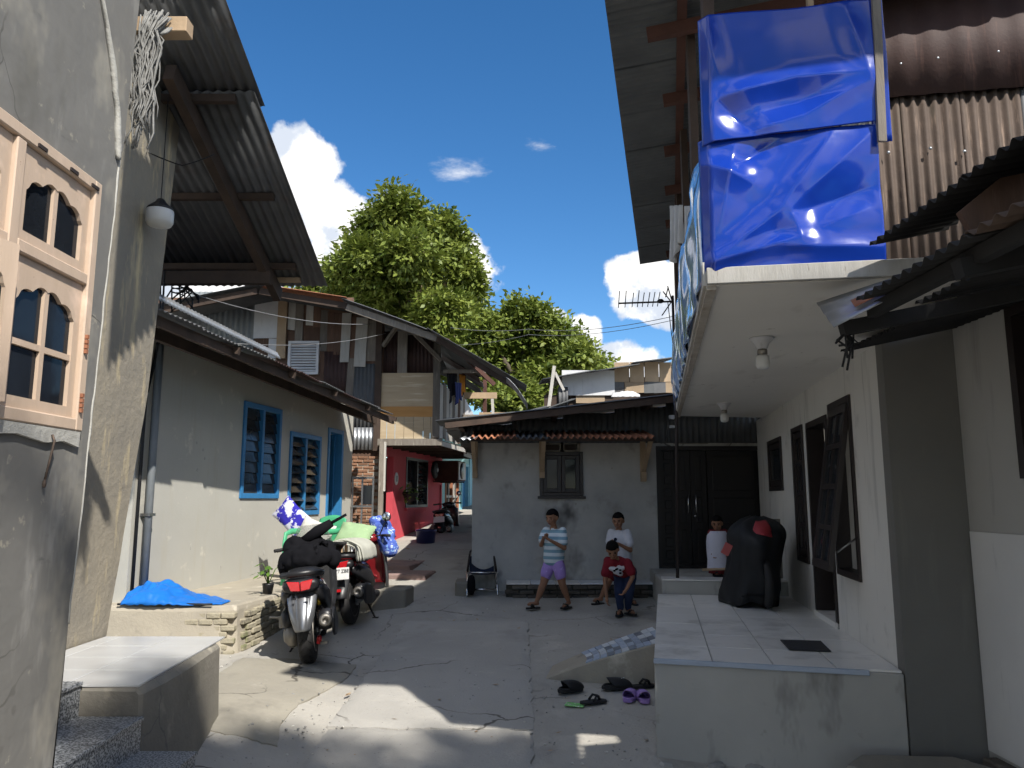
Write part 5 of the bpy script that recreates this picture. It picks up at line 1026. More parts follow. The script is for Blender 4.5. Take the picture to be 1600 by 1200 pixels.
part('mound', 'stone_grey', NR, lambda b: b.grid(lambda a, c: (2.55+.52*a, 4.72+.52*c, -.26+(.40*c**1.3)*(.5+.5*noise.noise(V((a*5, c*4, 0))))), 16, 10))
# ================================================================== antenna, pole, wires
AN = thing('tv_antenna', (2.0, 9.62, .65), 'rusty television antenna on a thin mast beside the balcony', 'antenna')
top = at(1051, 462, 9.62); base = V((2.02, 9.62, .65))
part('mast', 'dark_iron', AN, lambda b: b.tube([base, V((top.x, 9.62, 2.6)), top], [.022, .022, .017], 8))
bl, brr = at(966, 474, 9.62), at(1052, 471, 9.62)
part('boom', 'dark_iron', AN, lambda b: b.tube([bl, brr], .012, 6))
for k, t in enumerate((.01, .13, .26, .36, .45, .55, .64, .73)): p = bl.lerp(brr, t); h = .10 if k in (0, 1, 3) else .07; part('director', 'dark_iron', AN, lambda b: b.tube([p+V((.02, .18, -.01)), p+V((-.02, -.22, h))], .006, 5))
part('dipole_box', 'plastic_black', AN, lambda b: b.ell(bl.lerp(brr, .77)+V((0, 0, .01)), (.045, .03, .03))); p = bl.lerp(brr, .9)
for a, c in (((-.08, .1), (.06, .0)), ((-.02, .17), (.07, .0)), ((-.05, .03), (.02, .2)), ((.03, -.02), (-.07, -.17))): part('reflector', 'dark_iron', AN, lambda b: b.tube([p+V((a[0], -.12, a[1])), p+V((c[0], .05, c[1]))], .008, 5))
part('mast_clamp', 'zinc', AN, lambda b: (b.cbox((base.x-.01, 9.62, 2.62), (.06, .06, .05)), b.cbox((base.x-.01, 9.62, 2.5), (.06, .06, .03))))
part('coax', 'cable_black', AN, lambda b: b.tube([p, p+V((.05, 0, -.6)), V((2.1, 9.7, 3.2)), V((2.14, 9.8, 2.9))], .006, 5))
wire('power_line', [(-1.2, 14.6, 4.9), (.3, 13.5, 4.62), (2.3, 10.0, 4.05)], .005, 'upper thin power line crossing the lane to the balcony', 'wire_grey', 14)
wire('power_line', [(-1.2, 14.6, 4.55), (.3, 13.4, 4.5), (2.3, 10.0, 4.0)], .0045, 'lower thin power line crossing the lane to the balcony', 'wire_grey', 14)
wire('power_line', [(-4.05, 8.9, 4.1), (-2.7, 14.3, 4.9)], .007, 'power line along the plank house front under its roof', 'wire_grey', 14)
wire('power_line', [(-3.9, 10.5, 3.75), (-2.4, 14.3, 4.72)], .005, 'thin wire sloping across the louvred vent', 'wire_grey', 14)
# laundry under the right roof
def cloth(name, p0, p1, drop, m, lab, grp, amp=.03, fold=18, wave=.2):
    mb = MB(); P0, P1 = V(p0), V(p1); n = (P1-P0).cross(V((0, 0, 1))).normalized()
    mb.grid(lambda a, c: P0.lerp(P1, a)*1+V((0, 0, -drop*c*(1+wave*math.sin(a*5+1))))+n*amp*math.sin(a*fold+c*1.5)*(.3+.7*c)+(P1-P0)*(.12*math.sin(c*3)*(.5-a)), 26, 12, True, .004)
    return tag(mb.build(name, m), lab, 'laundry', grp)
G_ = 'laundry hung under the balcony roof'
cloth('hanging_shirt', at(1047, 322, 7.2), at(1068, 320, 7.0), .48, 'laundry_white', 'white shirt hanging outermost under the balcony roof', G_)
cloth('hanging_shirt', at(1070, 322, 6.8), at(1086, 322, 6.6), .52, 'laundry_white', 'white cloth hanging next to the outermost shirt', G_)
cloth('hanging_shirt', at(1086, 322, 6.4), at(1100, 325, 6.2), .46, 'laundry_white', 'white cloth hanging against the vinyl sheet', G_)
cloth('hanging_cloth', at(1070, 412, 8.6), at(1084, 408, 8.0), .50, 'laundry_dark', 'dark cloth draped over the balcony side below white laundry', G_)
G_ = 'laundry on the plank house balcony'
cloth('hanging_cloth', (-1.35, 15.6, 4.25), (-1.15, 16.0, 4.25), .62, 'laundry_dark', 'black shirt hanging on the plank house balcony', G_)
cloth('hanging_cloth', (-1.12, 16.0, 4.22), (-1.0, 16.3, 4.22), .42, 'laundry_orange', 'orange cloth hanging on the plank house balcony', G_)
cloth('hanging_cloth', (-1.18, 15.7, 4.0), (-1.05, 15.9, 4.0), .4, 'laundry_blue', 'dark blue cloth hanging below the orange one', G_)
# ================================================================== trees
def tree(name, base, trunk_pts, clumps, nleaf, leaf, label, seed, bark='bark', group=None):
    rg = random.Random(seed); T = thing(name, base, label, 'tree', group)
    b = MB(); b.tube([V(base)+V(p) for p in trunk_pts], [.42*(1-.6*i/(len(trunk_pts)-1)) for i in range(len(trunk_pts))], 10); b.build('trunk', bark, T)
    tops = [V(base)+V(p) for p in trunk_pts[1:]]
    b = MB()
    for c, r in clumps:
        s = min(tops, key=lambda q: (q-c).length+(2 if q.z > c.z else 0)); m = s.lerp(c, .55)+V((rg.uniform(-.3, .3), rg.uniform(-.3, .3), -.15))
        b.tube([s, m, c], [.13, .08, .03], 6)
        for k in range(4): d = V((rg.gauss(0, 1), rg.gauss(0, 1), rg.gauss(0, .7))).normalized()*r.x*.8; b.tube([m.lerp(c, .7), c+d*.5, c+d], [.04, .025, .008], 4)
    b.build('branches', bark, T)
    L_ = MB(); vs, fs = [], []; tot = sum(r.x*r.y*r.z for _, r in clumps)**1
    wts = [(r.x*r.z)**1.0 for _, r in clumps]; sw_ = sum(wts)
    for (c, r), w_ in zip(clumps, wts):
        n = int(nleaf*w_/sw_); nt_ = max(4, n//16)
        for _ in range(nt_):      # sprays: a twig end with a fan of leaves
            d = V((rg.gauss(0, 1), rg.gauss(0, 1), rg.gauss(0, 1))).normalized(); k = rg.random()**.5*(1+.45*noise.noise(d*2.2+c))
            p = c+V((d.x*r.x, d.y*r.y, d.z*r.z))*k; out_ = (d+V((0, 0, rg.uniform(-.5, .35)))).normalized(); sp = rg.uniform(.8, 1.25)
            for _k in range(16):
                q = p+V((rg.gauss(0, 1), rg.gauss(0, 1), rg.gauss(0, .75)))*.17*sp
                dr_ = (out_*.8+V((rg.gauss(0, 1), rg.gauss(0, 1), rg.gauss(0, .8)-.25))*.75).normalized(); l = leaf*rg.uniform(.7, 1.3)
                nr_ = (V((rg.gauss(0, .55), rg.gauss(0, .55), 1))+out_*.5); sd = dr_.cross(nr_)
                if sd.length < 1e-3: continue
                sd = sd.normalized()*l*.27; i = len(vs); vs += [q, q+dr_*l*.45+sd, q+dr_*l, q+dr_*l*.45-sd]; fs.append((i, i+1, i+2, i+3))
    L_.add(vs, fs, False); L_.build('crown', 'leaf_green', T); return T
def clump_px(lst, Y, dy=2.2, seed=1):
    rg = random.Random(seed); out_ = []
    for px, py, rx, ry in lst:
        y = Y+rg.uniform(-dy, dy); c = at(px, py, y); k = y/1190; out_.append((c, V((rx*k*.88, rx*k*.88, ry*k*.86))))
    return out_
big = [(617, 325, 42, 36), (596, 352, 45, 40), (640, 350, 45, 40), (566, 375, 30, 28), (690, 352, 26, 30), (575, 408, 48, 38), (640, 400, 60, 45), (705, 385, 38, 45), (538, 425, 38, 32), (600, 440, 60, 45), (665, 440, 60, 48), (725, 420, 30, 40), (515, 440, 28, 24), (550, 470, 50, 36), (620, 490, 65, 45), (690, 490, 60, 45), (735, 455, 28, 35), (480, 460, 28, 16), (660, 530, 70, 45), (600, 530, 60, 40), (735, 510, 45, 45), (720, 560, 60, 45)]
tree('big_tree', (-3.6, 26, 1.0), [(0, 0, 0), (.15, 0, 4), (0, .2, 7), (.4, 0, 9), (.2, .2, 11)], clump_px(big, 26, 2.0, 3), 62000, .21, 'large leafy green tree rising behind the plank house roof', 11, 'bark_pale')
sml = [(818, 495, 38, 34), (850, 520, 45, 38), (795, 530, 45, 40), (880, 545, 42, 34), (760, 555, 45, 45), (830, 560, 60, 42), (905, 560, 30, 28), (930, 575, 26, 22), (780, 595, 55, 42), (850, 600, 60, 40), (900, 600, 40, 30), (810, 630, 60, 35), (870, 635, 45, 25), (940, 590, 16, 12), (765, 520, 30, 35), (740, 590, 40, 40)]
tree('leafy_tree', (.7, 23, 1.0), [(0, 0, 0), (.1, 0, 2.0), (-.2, .2, 3.2), (-.4, .6, 4.0)], clump_px(sml, 23, 1.6, 5), 46000, .20, 'lower bushy green tree right of the big tree', 17)
# a street tree behind the camera whose crown dapples the near ground
rgx = random.Random(77)
cl_ = [(V((8.0+rgx.uniform(-1.3, 1.5), -9.3+rgx.gauss(0, .38), 16.5+rgx.gauss(0, .5))), V((.7, .5, .45))) for _ in range(10)]
tree('street_tree', (11.5, -10.5, -.26), [(0, 0, 0), (-.3, .1, 6), (-1.2, .4, 11), (-2.6, .9, 15)], cl_, 2800, .30, 'street tree standing behind the viewpoint over the near lane', 23)
# ================================================================== scooters
def ring(y, cx, cz, hw, hh, p=.8, n=16):
    sg = lambda t: math.copysign(abs(t)**p, t)
    return [V((cx+hw*sg(math.cos(2*math.pi*k/n)), y, cz+hh*sg(math.sin(2*math.pi*k/n)))) for k in range(n)]
mat('windshield', (.35, .36, .33), None, 4, .1, 0, 10, alpha=.35, spec=.5)
def P0(name, m, parent, fn, **k):
    b = MB(); fn(b); return b.build(name, m, parent, world=False, **k)
def scooter(name, label, style):
    R = thing(name, (0, 0, 0), label, 'scooter'); wb_ = 1.32 if style == 1 else 1.24; rw = .285 if style == 1 else .265; tw_ = .066 if style == 1 else .05
    body, trim = ('paint_charcoal', 'plastic_black') if style == 1 else ('paint_red', 'plastic_black')
    for wy, kk in ((0, 1.0), (wb_, .92)):
        t = P0('tyre', 'rubber', R, lambda b: b.lathe([(.17, -tw_*kk), (rw*.88, -tw_*kk*1.05), (rw*.96, -tw_*kk*.8), (rw, -tw_*kk*.3), (rw, tw_*kk*.3), (rw*.96, tw_*kk*.8), (rw*.88, tw_*kk*1.05), (.17, tw_*kk)], (0, wy, rw), (1, 0, 0), 36))
        def rim(b):
            b.lathe([(.178, -tw_*kk*.95), (.182, -tw_*kk*1.08), (.165, -tw_*kk*1.1), (.15, -tw_*kk*.6), (.15, tw_*kk*.6), (.165, tw_*kk*1.1), (.182, tw_*kk*1.08), (.178, tw_*kk*.95)], (0, wy, rw), (1, 0, 0), 28)
            for q in range(5): a = q*1.2566; b.bar((0, wy, rw), (0, wy+.16*math.cos(a), rw+.16*math.sin(a)), tw_*1.5, .03, (1, 0, 0))
            b.lathe([(.045, -tw_*1.3), (.05, 0), (.045, tw_*1.3)], (0, wy, rw), (1, 0, 0), 16)
        P0('rim', 'engine_metal' if style == 1 else 'plastic_black', t, rim)
        if style == 1 and wy == 0:
            def tread(b):
                for q in range(22):
                    a = q*2*math.pi/22
                    for sd in (-1, 1): pts = [V((sd*tw_*x, 0, 0))+V((0, math.cos(a+x*.25)*r, rw+math.sin(a+x*.25)*r)) for x, r in ((.15, rw+.001), (.5, rw*.992), (.85, rw*.962))]; b.tube(pts, .0035, 4)
            P0('tread_groove', 'cable_black', t, tread)
    k = 1.0 if style == 1 else .90
    st = [(-.36, .765, .075, .035), (-.30, .76, .15, .07), (-.15, .74, .185, .115), (.08, .70, .195, .14), (.32, .65, .195, .15), (.52, .58, .18, .15), (.66, .48, .14, .13)]
    P0('tail_body', body, R, lambda b: b.loft([ring(y*k, 0, cz*k, hw*k, hh*k) for y, cz, hw, hh in st]), sub=1)
    P0('side_cowl', trim, R, lambda b: [b.loft([ring(y*k, sx*cx*k, cz*k, hw*k, hh*k) for y, cx, cz, hw, hh in ((-.27, .13, .70, .03, .03), (-.12, .165, .66, .045, .08), (.1, .175, .61, .05, .10), (.35, .17, .55, .05, .10), (.55, .15, .48, .04, .08))]) for sx in (-1, 1)])
    P0('seat', 'plastic_black', R, lambda b: b.loft([ring(y*k, 0, cz*k, hw*k, hh*k, .7) for y, cz, hw, hh in ((-.24, .86, .09, .03), (-.18, .865, .145, .05), (.05, .85, .16, .06), (.25, .82, .16, .06), (.42, .79, .145, .06), (.62, .77, .11, .05), (.70, .76, .07, .03))]), sub=1)
    P0('grab_rail', 'plastic_black', R, lambda b: b.tube([V(p)*k for p in [(-.17, .08, .83), (-.185, -.12, .85), (-.17, -.27, .865), (-.08, -.345, .875), (.08, -.345, .875), (.17, -.27, .865), (.185, -.12, .85), (.17, .08, .83)]], .024*k, 8, flat=1.2))
    TL = P0('tail_light_housing', trim, R, lambda b: b.loft([ring(-.365*k, 0, .765*k, .15*k, .045*k, .6), ring(-.30*k, 0, .765*k, .17*k, .07*k, .6)]))
    for sx in (-1, 1): P0('tail_light', 'red_lens', TL, lambda b: b.prism([V((sx*x*k, -.385*k, z*k)) for x, z in ((.004, .80), (.12, .815), (.085, .725), (.004, .715))], V((0, .05, 0))), bevel=.006)
    def fend(b):
        def fn(a, c):
            u = a*2-1; w = (.135-.02*c-.055*c*c)*k if style == 1 else (.085-.01*c)*k
            z = (.69-.33*c)*k if style == 1 else (.60-.24*c)*k; y = (-.27-.13*math.sin(c*1.6)-.02*c)*k
            return V((w*u, y+.05*u*u*k+(.02*max(0, 1-abs(abs(u)-.45)/.16)*(1-c)*k if style == 1 else 0), z))
        b.grid(fn, 20, 14, True, .012)
    P0('rear_fender', 'paint_silver' if style == 1 else 'plastic_black', R, fend)
    for sx in (-1, 1) if style == 1 else (): P0('fender_mark', 'plastic_black', R, lambda b: b.prism([V((sx*.06-.02, -.372, .655)), V((sx*.06+.025, -.372, .668)), V((sx*.06+.02, -.38, .645))], V((0, -.012, 0))))
    for sx in (-1, 1):
        top_, bot = V((sx*.125, .02, .62))*k, V((sx*.125, -.05, .33))*k
        SH = P0('shock_absorber', 'dark_iron', R, lambda b: (b.tube([top_, bot], .014, 8), b.tube([top_.lerp(bot, .3+.6*i/60)+V((math.cos(i*.9)*.026, math.sin(i*.9)*.026, 0)) for i in range(60)], .006, 5)))
        P0('shock_top', 'gold_shock' if style == 1 else 'dark_iron', SH, lambda b: b.tube([top_+V((0, -.03, 0)), top_.lerp(bot, .3)+V((0, -.03, 0))], .022, 10))
    P0('engine_case', 'engine_metal', R, lambda b: (b.loft([ring(y*k, -.135*k, cz*k, .06*k, hh*k, .75) for y, cz, hh in ((-.14, .29, .08), (-.05, .29, .12), (.2, .31, .11), (.42, .33, .10), (.5, .34, .06))]), b.cbox(V((-.05, .28, .30))*k, V((.16, .26, .16))*k), b.lathe([(.07, -.02), (.075, .0), (.05, .02)], V((-.20, -.0, .28))*k, (-1, 0, 0), 18)))
    P0('air_box', 'plastic_black', R, lambda b: b.loft([ring(y*k, -.16*k, cz*k, hw*k, hh*k, .7) for y, cz, hw, hh in ((-.18, .44, .03, .05), (-.12, .45, .065, .085), (.1, .46, .07, .09), (.3, .46, .05, .07))]))
    MF = P0('muffler', 'plastic_black', R, lambda b: (b.loft([ring(y*k, .20*k, cz*k, hw*k, hh*k, .85) for y, cz, hw, hh in ((-.26, .42, .055, .075), (-.22, .42, .075, .10), (.05, .39, .075, .10), (.30, .33, .055, .07), (.42, .28, .025, .03))]), b.tube([V((.17, .4, .29))*k, V((.08, .55, .22))*k, V((.03, .6, .3))*k], .018, 8)))
    P0('exhaust_tip', 'engine_metal', MF, lambda b: (b.lathe([(.058, .0), (.062, .02), (.055, .05), (.025, .055), (.022, .03)], V((.20, -.255, .42))*k, (0, -1, 0), 18)))
    P0('heat_shield', 'plastic_black', MF, lambda b: b.loft([ring(y*k, .265*k, cz*k, .016*k, hh*k, .7) for y, cz, hh in ((-.28, .40, .06), (-.2, .39, .13), (.05, .36, .13), (.2, .33, .08))]))
    P0('hub_parts', 'steel', R, lambda b: (b.bar(V((.10, -.01, .28))*k, V((.10, .45, .30))*k, .03, .05), b.lathe([(.05, 0), (.05, .02)], V((.085, 0, .285))*k, (1, 0, 0), 14), b.tube([V((.10, -.03, .30))*k, V((.18, -.06, .36))*k], .012, 6), b.tube([V((.09, -.06, .26))*k, V((.14, -.09, .31))*k, V((.19, -.05, .33))*k], .010, 6)))
    if style == 1: P0('brake_caliper', 'red_plastic', R, lambda b: b.cbox((.115, -.13, .225), (.045, .06, .07), Euler((.3, .2, 0)).to_matrix()), bevel=.01); P0('caliper_arm', 'steel', R, lambda b: b.bar((.13, -.14, .20), (.20, -.17, .20), .03, .02))
    P0('foot_peg', 'engine_metal', R, lambda b: (b.tube([V((-.19, .12, .44))*k, V((-.36, .10, .46))*k], .012, 6), b.cbox(V((-.23, -.02, .42))*k, V((.05, .05, .11))*k)))
    P0('side_stand', 'dark_iron', R, lambda b: (b.tube([V((-.10, .5, .24)), V((-.26, .42, .015))], .011, 6), b.cbox((-.27, .42, .012), (.06, .04, .015))) if style == 1 else (b.tube([V((.06, .42, .24)), V((.2, .30, .02))], .012, 6), b.cbox((.21, .29, .012), (.07, .04, .02))))
    P0('floorboard', trim, R, lambda b: b.loft([ring(y*k, 0, cz*k, hw*k, hh*k, .5) for y, cz, hw, hh in ((.5, .30, .17, .06), (.75, .29, .20, .05), (.95, .31, .21, .06), (1.05, .36, .2, .05))]))
    P0('leg_shield', body, R, lambda b: b.loft([[V((x, y+.10*(1-(x/.26)**2), z))*k for x in (-hw, -hw*.6, 0, hw*.6, hw)]+[V((x, y+.05+.13*(1-(x/.26)**2), z))*k for x in (hw, hw*.6, 0, -hw*.6, -hw)] for z, y, hw in ((.30, 1.0, .17), (.45, 1.04, .21), (.62, 1.02, .235), (.80, .98, .24), (.93, .97, .20), (1.0, .97, .12))]))
    if style == 2: P0('shield_trim', 'paint_silver', R, lambda b: [b.loft([[V((sx*.235+dx, y+dy, z))*k for dx, dy in ((-.012, -.02), (.014, -.02), (.014, .06), (-.012, .06))] for z, y in ((.3, 1.0), (.5, 1.03), (.8, .98), (.93, .97))]) for sx in (-1, 1)])
    P0('front_fender', body, R, lambda b: b.grid(lambda a, c: V(((a-.5)*.15*k, wb_+math.cos(.5+c*2.0)*(rw+.035), rw+math.sin(.5+c*2.0)*(rw+.035)-.03*(2*a-1)**2)), 8, 14, True, .008))
    P0('fork', 'steel', R, lambda b: [b.tube([V((sx*.085, wb_, rw)), V((sx*.085, wb_-.14, .62))], .018, 8) for sx in (-1, 1)])
    P0('headset', body, R, lambda b: b.loft([ring(y*k, 0, cz*k, hw*k, hh*k) for y, cz, hw, hh in ((.86, 1.02, .10, .05), (.92, 1.03, .16, .07), (1.02, 1.02, .17, .08), (1.12, .98, .12, .07), (1.18, .95, .05, .04))]))
    HB = P0('handlebar', 'dark_iron', R, lambda b: b.tube([V(p)*k for p in ((-.36, .80, 1.05), (-.22, .90, 1.06), (0, .95, 1.04), (.22, .90, 1.06), (.36, .80, 1.05))], .013, 8))
    for sx in (-1, 1):
        P0('grip', 'rubber', HB, lambda b: b.tube([V((sx*.24, .885, 1.058))*k, V((sx*.375, .79, 1.05))*k], .018, 8)); P0('brake_lever', 'steel', HB, lambda b: b.tube([V((sx*.22, .95, 1.05))*k, V((sx*.36, .87, 1.03))*k], .006, 5))
        if not (style == 2 and sx < 0) and style != 1:
            ms = P0('mirror_stem', 'plastic_black', HB, lambda b: b.tube([V((sx*.2, .90, 1.06))*k, V((sx*.27, .90, 1.20))*k, V((sx*.31, .88, 1.26))*k], .008, 6))
            P0('mirror', 'chrome', HB, lambda b: b.lathe([(.004, -.012), (.05, -.010), (.062, .0), (.055, .02), (.02, .03)], V((sx*.32, .87, 1.31))*k, (0, 1, 0), 18))
    if style == 1: P0('windscreen', 'windshield', R, lambda b: b.grid(lambda a, c: V(((a-.5)*.46*(1-.45*c*c)*1.0, 1.10+.06*(1-(2*a-1)**2)-.13*c, .98+.30*c)), 14, 10, True, .004))
    if style == 2:
        pl_ = P0('number_plate', 'plate_white', R, lambda b: b.cbox((0, -.385, .60), (.25, .006, .135), Euler((-.25, 0, 0)).to_matrix()), bevel=.003)
        for txt, sz, dz in (('K 2677 ZBE', .052, .012), ('12 27', .032, -.045)):
            cu_ = bpy.data.curves.new('plate_text', 'FONT'); cu_.body = txt; cu_.size = sz; cu_.extrude = .0006; cu_.align_x = 'CENTER'; cu_.resolution_u = 3; to = bpy.data.objects.new('plate_text', cu_); COL.objects.link(to)
            me_ = bpy.data.meshes.new_from_object(to.evaluated_get(bpy.context.evaluated_depsgraph_get())); bpy.data.objects.remove(to); me_.materials.clear(); me_.materials.append(MATS['cable_black'])
            o = bpy.data.objects.new('plate_text', me_); COL.objects.link(o); o.parent = pl_; o.location = (0, -.390-dz*.25, .60+dz); o.rotation_euler = (math.pi/2-.25, 0, 0)
        P0('rear_reflector', 'red_lens', R, lambda b: b.cbox((0, -.40, .42), (.06, .012, .03)))
    return R
def place(R, p, rz, lean=0., s=1.0): R.location = p; R.rotation_euler = (0, lean, rz); R.scale = (s, s, s)
SA = scooter('motor_scooter', 'charcoal and silver motor scooter with red tail light, seen from behind', 1); g1 = atg(483, 1037); place(SA, (g1.x, g1.y+.02, g1.z), math.radians(9), math.radians(-6), 1.0)
SB = scooter('motor_scooter', 'dark red scooter with white number plate and blanket over its seat', 2)
SCp = copy_tree(SB); SCp['label'] = 'dark scooter parked far off beside the turquoise window'
g2 = atg(548, 976); place(SB, (g2.x, g2.y+.02, g2.z), math.radians(-5), math.radians(-5), 1.02)
place(SCp, (-1.50, 17.2, .60), math.radians(-6), math.radians(-4), .95)
for ch in SCp.children:
    if ch.data and ch.data.materials and ch.data.materials[0] == MATS['paint_red']: ch.material_slots[0].link = 'OBJECT'; ch.material_slots[0].material = MATS['paint_charcoal']
    if ch.name.startswith('number_plate'):
        for q in list(ch.children): bpy.data.objects.remove(q)
def loc2w(R, p): return Matrix.Translation(R.location) @ R.rotation_euler.to_matrix().to_4x4() @ V(p)*1
bpy.context.view_layer.update()
# black bag heaped over the first scooter's front
def heap(name, blobs, m, label, cat, nz=.03, sc=6, seed=1, voxel=.016, smooth_=4):
    mb = MB()
    for c, r in blobs: mb.ell(c, r, 16, 12)
    o = fuse(mb, name, m, None, voxel, smooth_)
    for v in o.data.vertices: v.co += v.normal*(nz*noise.noise(V(v.co)*sc+V((seed, 0, 0)))+nz*.5*noise.noise(V(v.co)*sc*2.7+V((0, seed, 0))))
    return tag(o, label, cat)
def fuse(mb, name, m, parent=None, voxel=.012, smooth_=5, world=True):
    o = mb.build(name+'_tmp', m); r = o.modifiers.new('r', 'REMESH'); r.mode = 'VOXEL'; r.voxel_size = voxel
    s = o.modifiers.new('s', 'SMOOTH'); s.iterations = smooth_; s.factor = .5
    dg = bpy.context.evaluated_depsgraph_get(); me = bpy.data.meshes.new_from_object(o.evaluated_get(dg)); bpy.data.objects.remove(o)
    off = V((0, 0, 0))
    if parent is not None and world:
        q = parent
        while q is not None: off += V(q.location); q = q.parent
        me.transform(Matrix.Translation(-off))
    me.name = name; me.polygons.foreach_set('use_smooth', [True]*len(me.polygons)); me.materials.clear(); me.materials.append(MATS[m])
    n = bpy.data.objects.new(name, me); COL.objects.link(n)
    if parent is not None: n.parent = parent
    return n
pb = [loc2w(SA, p) for p in ((0, .30, .98), (-.10, .40, .95), (.12, .38, .97), (-.12, .5, 1.08), (.05, .55, 1.10), (.20, .55, 1.05), (-.22, .45, .92), (.0, .25, .93), (.26, .45, .92))]
heap('backpack', [(pb[0], (.15, .12, .12)), (pb[1], (.14, .13, .12)), (pb[2], (.14, .13, .12)), (pb[3], (.13, .12, .10)), (pb[4], (.14, .12, .09)), (pb[5], (.10, .10, .08)), (pb[6], (.08, .1, .12)), (pb[7], (.13, .1, .09)), (pb[8], (.07, .09, .11))], 'cloth_black', 'black fabric bag heaped on the silver scooter before its seat', 'bag', .045, 5, 3, .016, 16)
b = MB(); b.tube([loc2w(SA, p) for p in ((-.02, .5, 1.13), (.12, .5, 1.22), (.26, .48, 1.29))], [.06, .065, .045], 10); b.tube([loc2w(SA, p) for p in ((.24, .48, 1.28), (.42, .46, 1.36))], [.018, .014], 8); tag(b.build('folded_umbrella', 'cloth_black'), 'black folded umbrella sticking out of the bag on the scooter', 'umbrella')
# potted weed at the near wall behind the scooter
PT = thing('potted_plant', (-2.78, 9.0, .535), 'scrawny green plant in a small pot at the cream wall foot', 'plant')
part('pot', 'plastic_black', PT, lambda b: b.lathe([(.05, 0), (.065, .10), (.07, .115), (.06, .115), (.055, .09)], PT.location, seg=14))
def weed(b):
    rg = random.Random(6)
    for k in range(11):
        a = rg.uniform(0, 6.28); r = rg.uniform(.05, .17); p0 = PT.location+V((0, 0, .10)); p1 = p0+V((math.cos(a)*r, math.sin(a)*r, rg.uniform(.06, .26))); b.tube([p0, p0.lerp(p1, .5)+V((0, 0, .06)), p1], [.006, .005, .003], 4)
        d = V((math.cos(a), math.sin(a), -.4)).normalized()*.12; s_ = d.cross(V((0, 0, 1))).normalized()*.022; b.add([p1, p1+d*.5+s_, p1+d, p1+d*.5-s_], [(0, 1, 2, 3)])
part('leaves', 'leaf_plant', PT, weed)
# ================================================================== soft things
def pillow(name, c, w, h, t, R, m, label, cat='pillow', nz=.012, ruffle=0.):
    mb = MB(); c = V(c); R = R.to_matrix()
    def side(sg):
        def fn(a, q):
            u, v = a*2-1, q*2-1; k = max(0, (1-abs(u)**2.6)*(1-abs(v)**2.6))**.55
            pin = 1-.09*(1-abs(u*v))*max(abs(u), abs(v))**4
            return c+R@V((u*w/2*pin+ruffle*math.sin(v*24)*abs(u)**12, sg*(t/2*k+nz*noise.noise(V((u*2.5, v*2.5, sg+c.x)))*k), v*h/2*pin+ruffle*math.sin(u*24)*abs(v)**12))
        return fn
    mb.grid(side(-1), 26, 22); mb.grid(side(1), 26, 22); o = mb.build(name, m); return tag(o, label, cat)
# green chair on the raised walk
CHR = thing('plastic_chair', (0, 0, 0), 'green plastic armchair on the raised walk loaded with pillows', 'chair')
def legt(b, x, y, x2, y2): b.tube([V((x, y, .42)), V((x2, y2, 0))], [.03, .022], 8, flat=.7)
for x, y in ((-.22, -.22), (.22, -.22), (-.20, .24), (.20, .24)): P0('leg', 'plastic_green', CHR, lambda b: legt(b, x, y, x*1.2, y*1.2))
P0('seat', 'plastic_green', CHR, lambda b: b.grid(lambda a, c: V(((a-.5)*.48, (c-.5)*.5, .43-.03*math.sin(math.pi*a)*math.sin(math.pi*c))), 12, 12, True, .018))
P0('backrest', 'plastic_green', CHR, lambda b: b.grid(lambda a, c: V(((a-.5)*(.50-.06*c), .24+.14*c+.05*math.cos((a-.5)*2.4)-.05, .44+.42*c-.05*(2*a-1)**2*c)), 14, 10, True, .014))
for sx in (-1, 1): P0('armrest', 'plastic_green', CHR, lambda b: b.tube([V((sx*.23, -.26, .05)), V((sx*.26, -.25, .5)), V((sx*.265, -.22, .63)), V((sx*.27, -.12, .66)), V((sx*.265, .1, .66)), V((sx*.25, .27, .68))], [.024, .028, .032, .036, .036, .028], 10, flat=.6))
cp = V((-2.52, 9.95, .535)); place(CHR, cp, math.radians(-28))
pillow('pillow', cp+V((-.02, .12, .62)), .52, .36, .17, Euler((-.35, .25, -.4)), 'pillow_white', 'white pillow propped on the green chair')
pillow('cushion', cp+V((-.42, .45, .83)), .55, .34, .14, Euler((-.3, .62, -.5)), 'cloth_bluewhite', 'blue and white printed cushion leaning on the chair back', 'cushion')
pillow('pillow', loc2w(SB, (-.02, .42, 1.02)), .46, .34, .18, Euler((-.75, .12, -.2)), 'pillow_green', 'pale green pillow lying on the red scooter', ruffle=.008)
heap('bedding_bag', [(loc2w(SB, p), r) for p, r in (((.18, .95, 1.08), (.13, .13, .12)), ((.23, .95, .95), (.14, .13, .13)), ((.28, .92, .80), (.12, .12, .14)), ((.12, .98, 1.15), (.10, .11, .07)))], 'cloth_bluepattern', 'blue patterned bedding bundle on the front of the red scooter', 'bundle', .03, 7, 8)
def blanket(mb, off):
    def fn(a, c):   # draped across the seat, folded layers showing at the near edge
        th = (a-.5)*3.3; r = .19+off; x = math.sin(th)*r*1.05; z = .83+math.cos(th)*r*.62-max(0, abs(a-.5)-.40)*.9
        y = -.30+.62*c+.03*math.sin(a*9+off*60)+off*.5
        return loc2w(SB, (x+.02*noise.noise(V((a*3, c*3, off*20))), y, z+.02*noise.noise(V((a*4, c*3, 3)))))
    mb.grid(fn, 34, 18, True, .012)
BL = thing('folded_blanket', SB.location, 'pale floral blanket folded over the red scooter seat', 'blanket')
for i in range(4): part('fold', 'blanket', BL, lambda b: blanket(b, .022*i+.0))
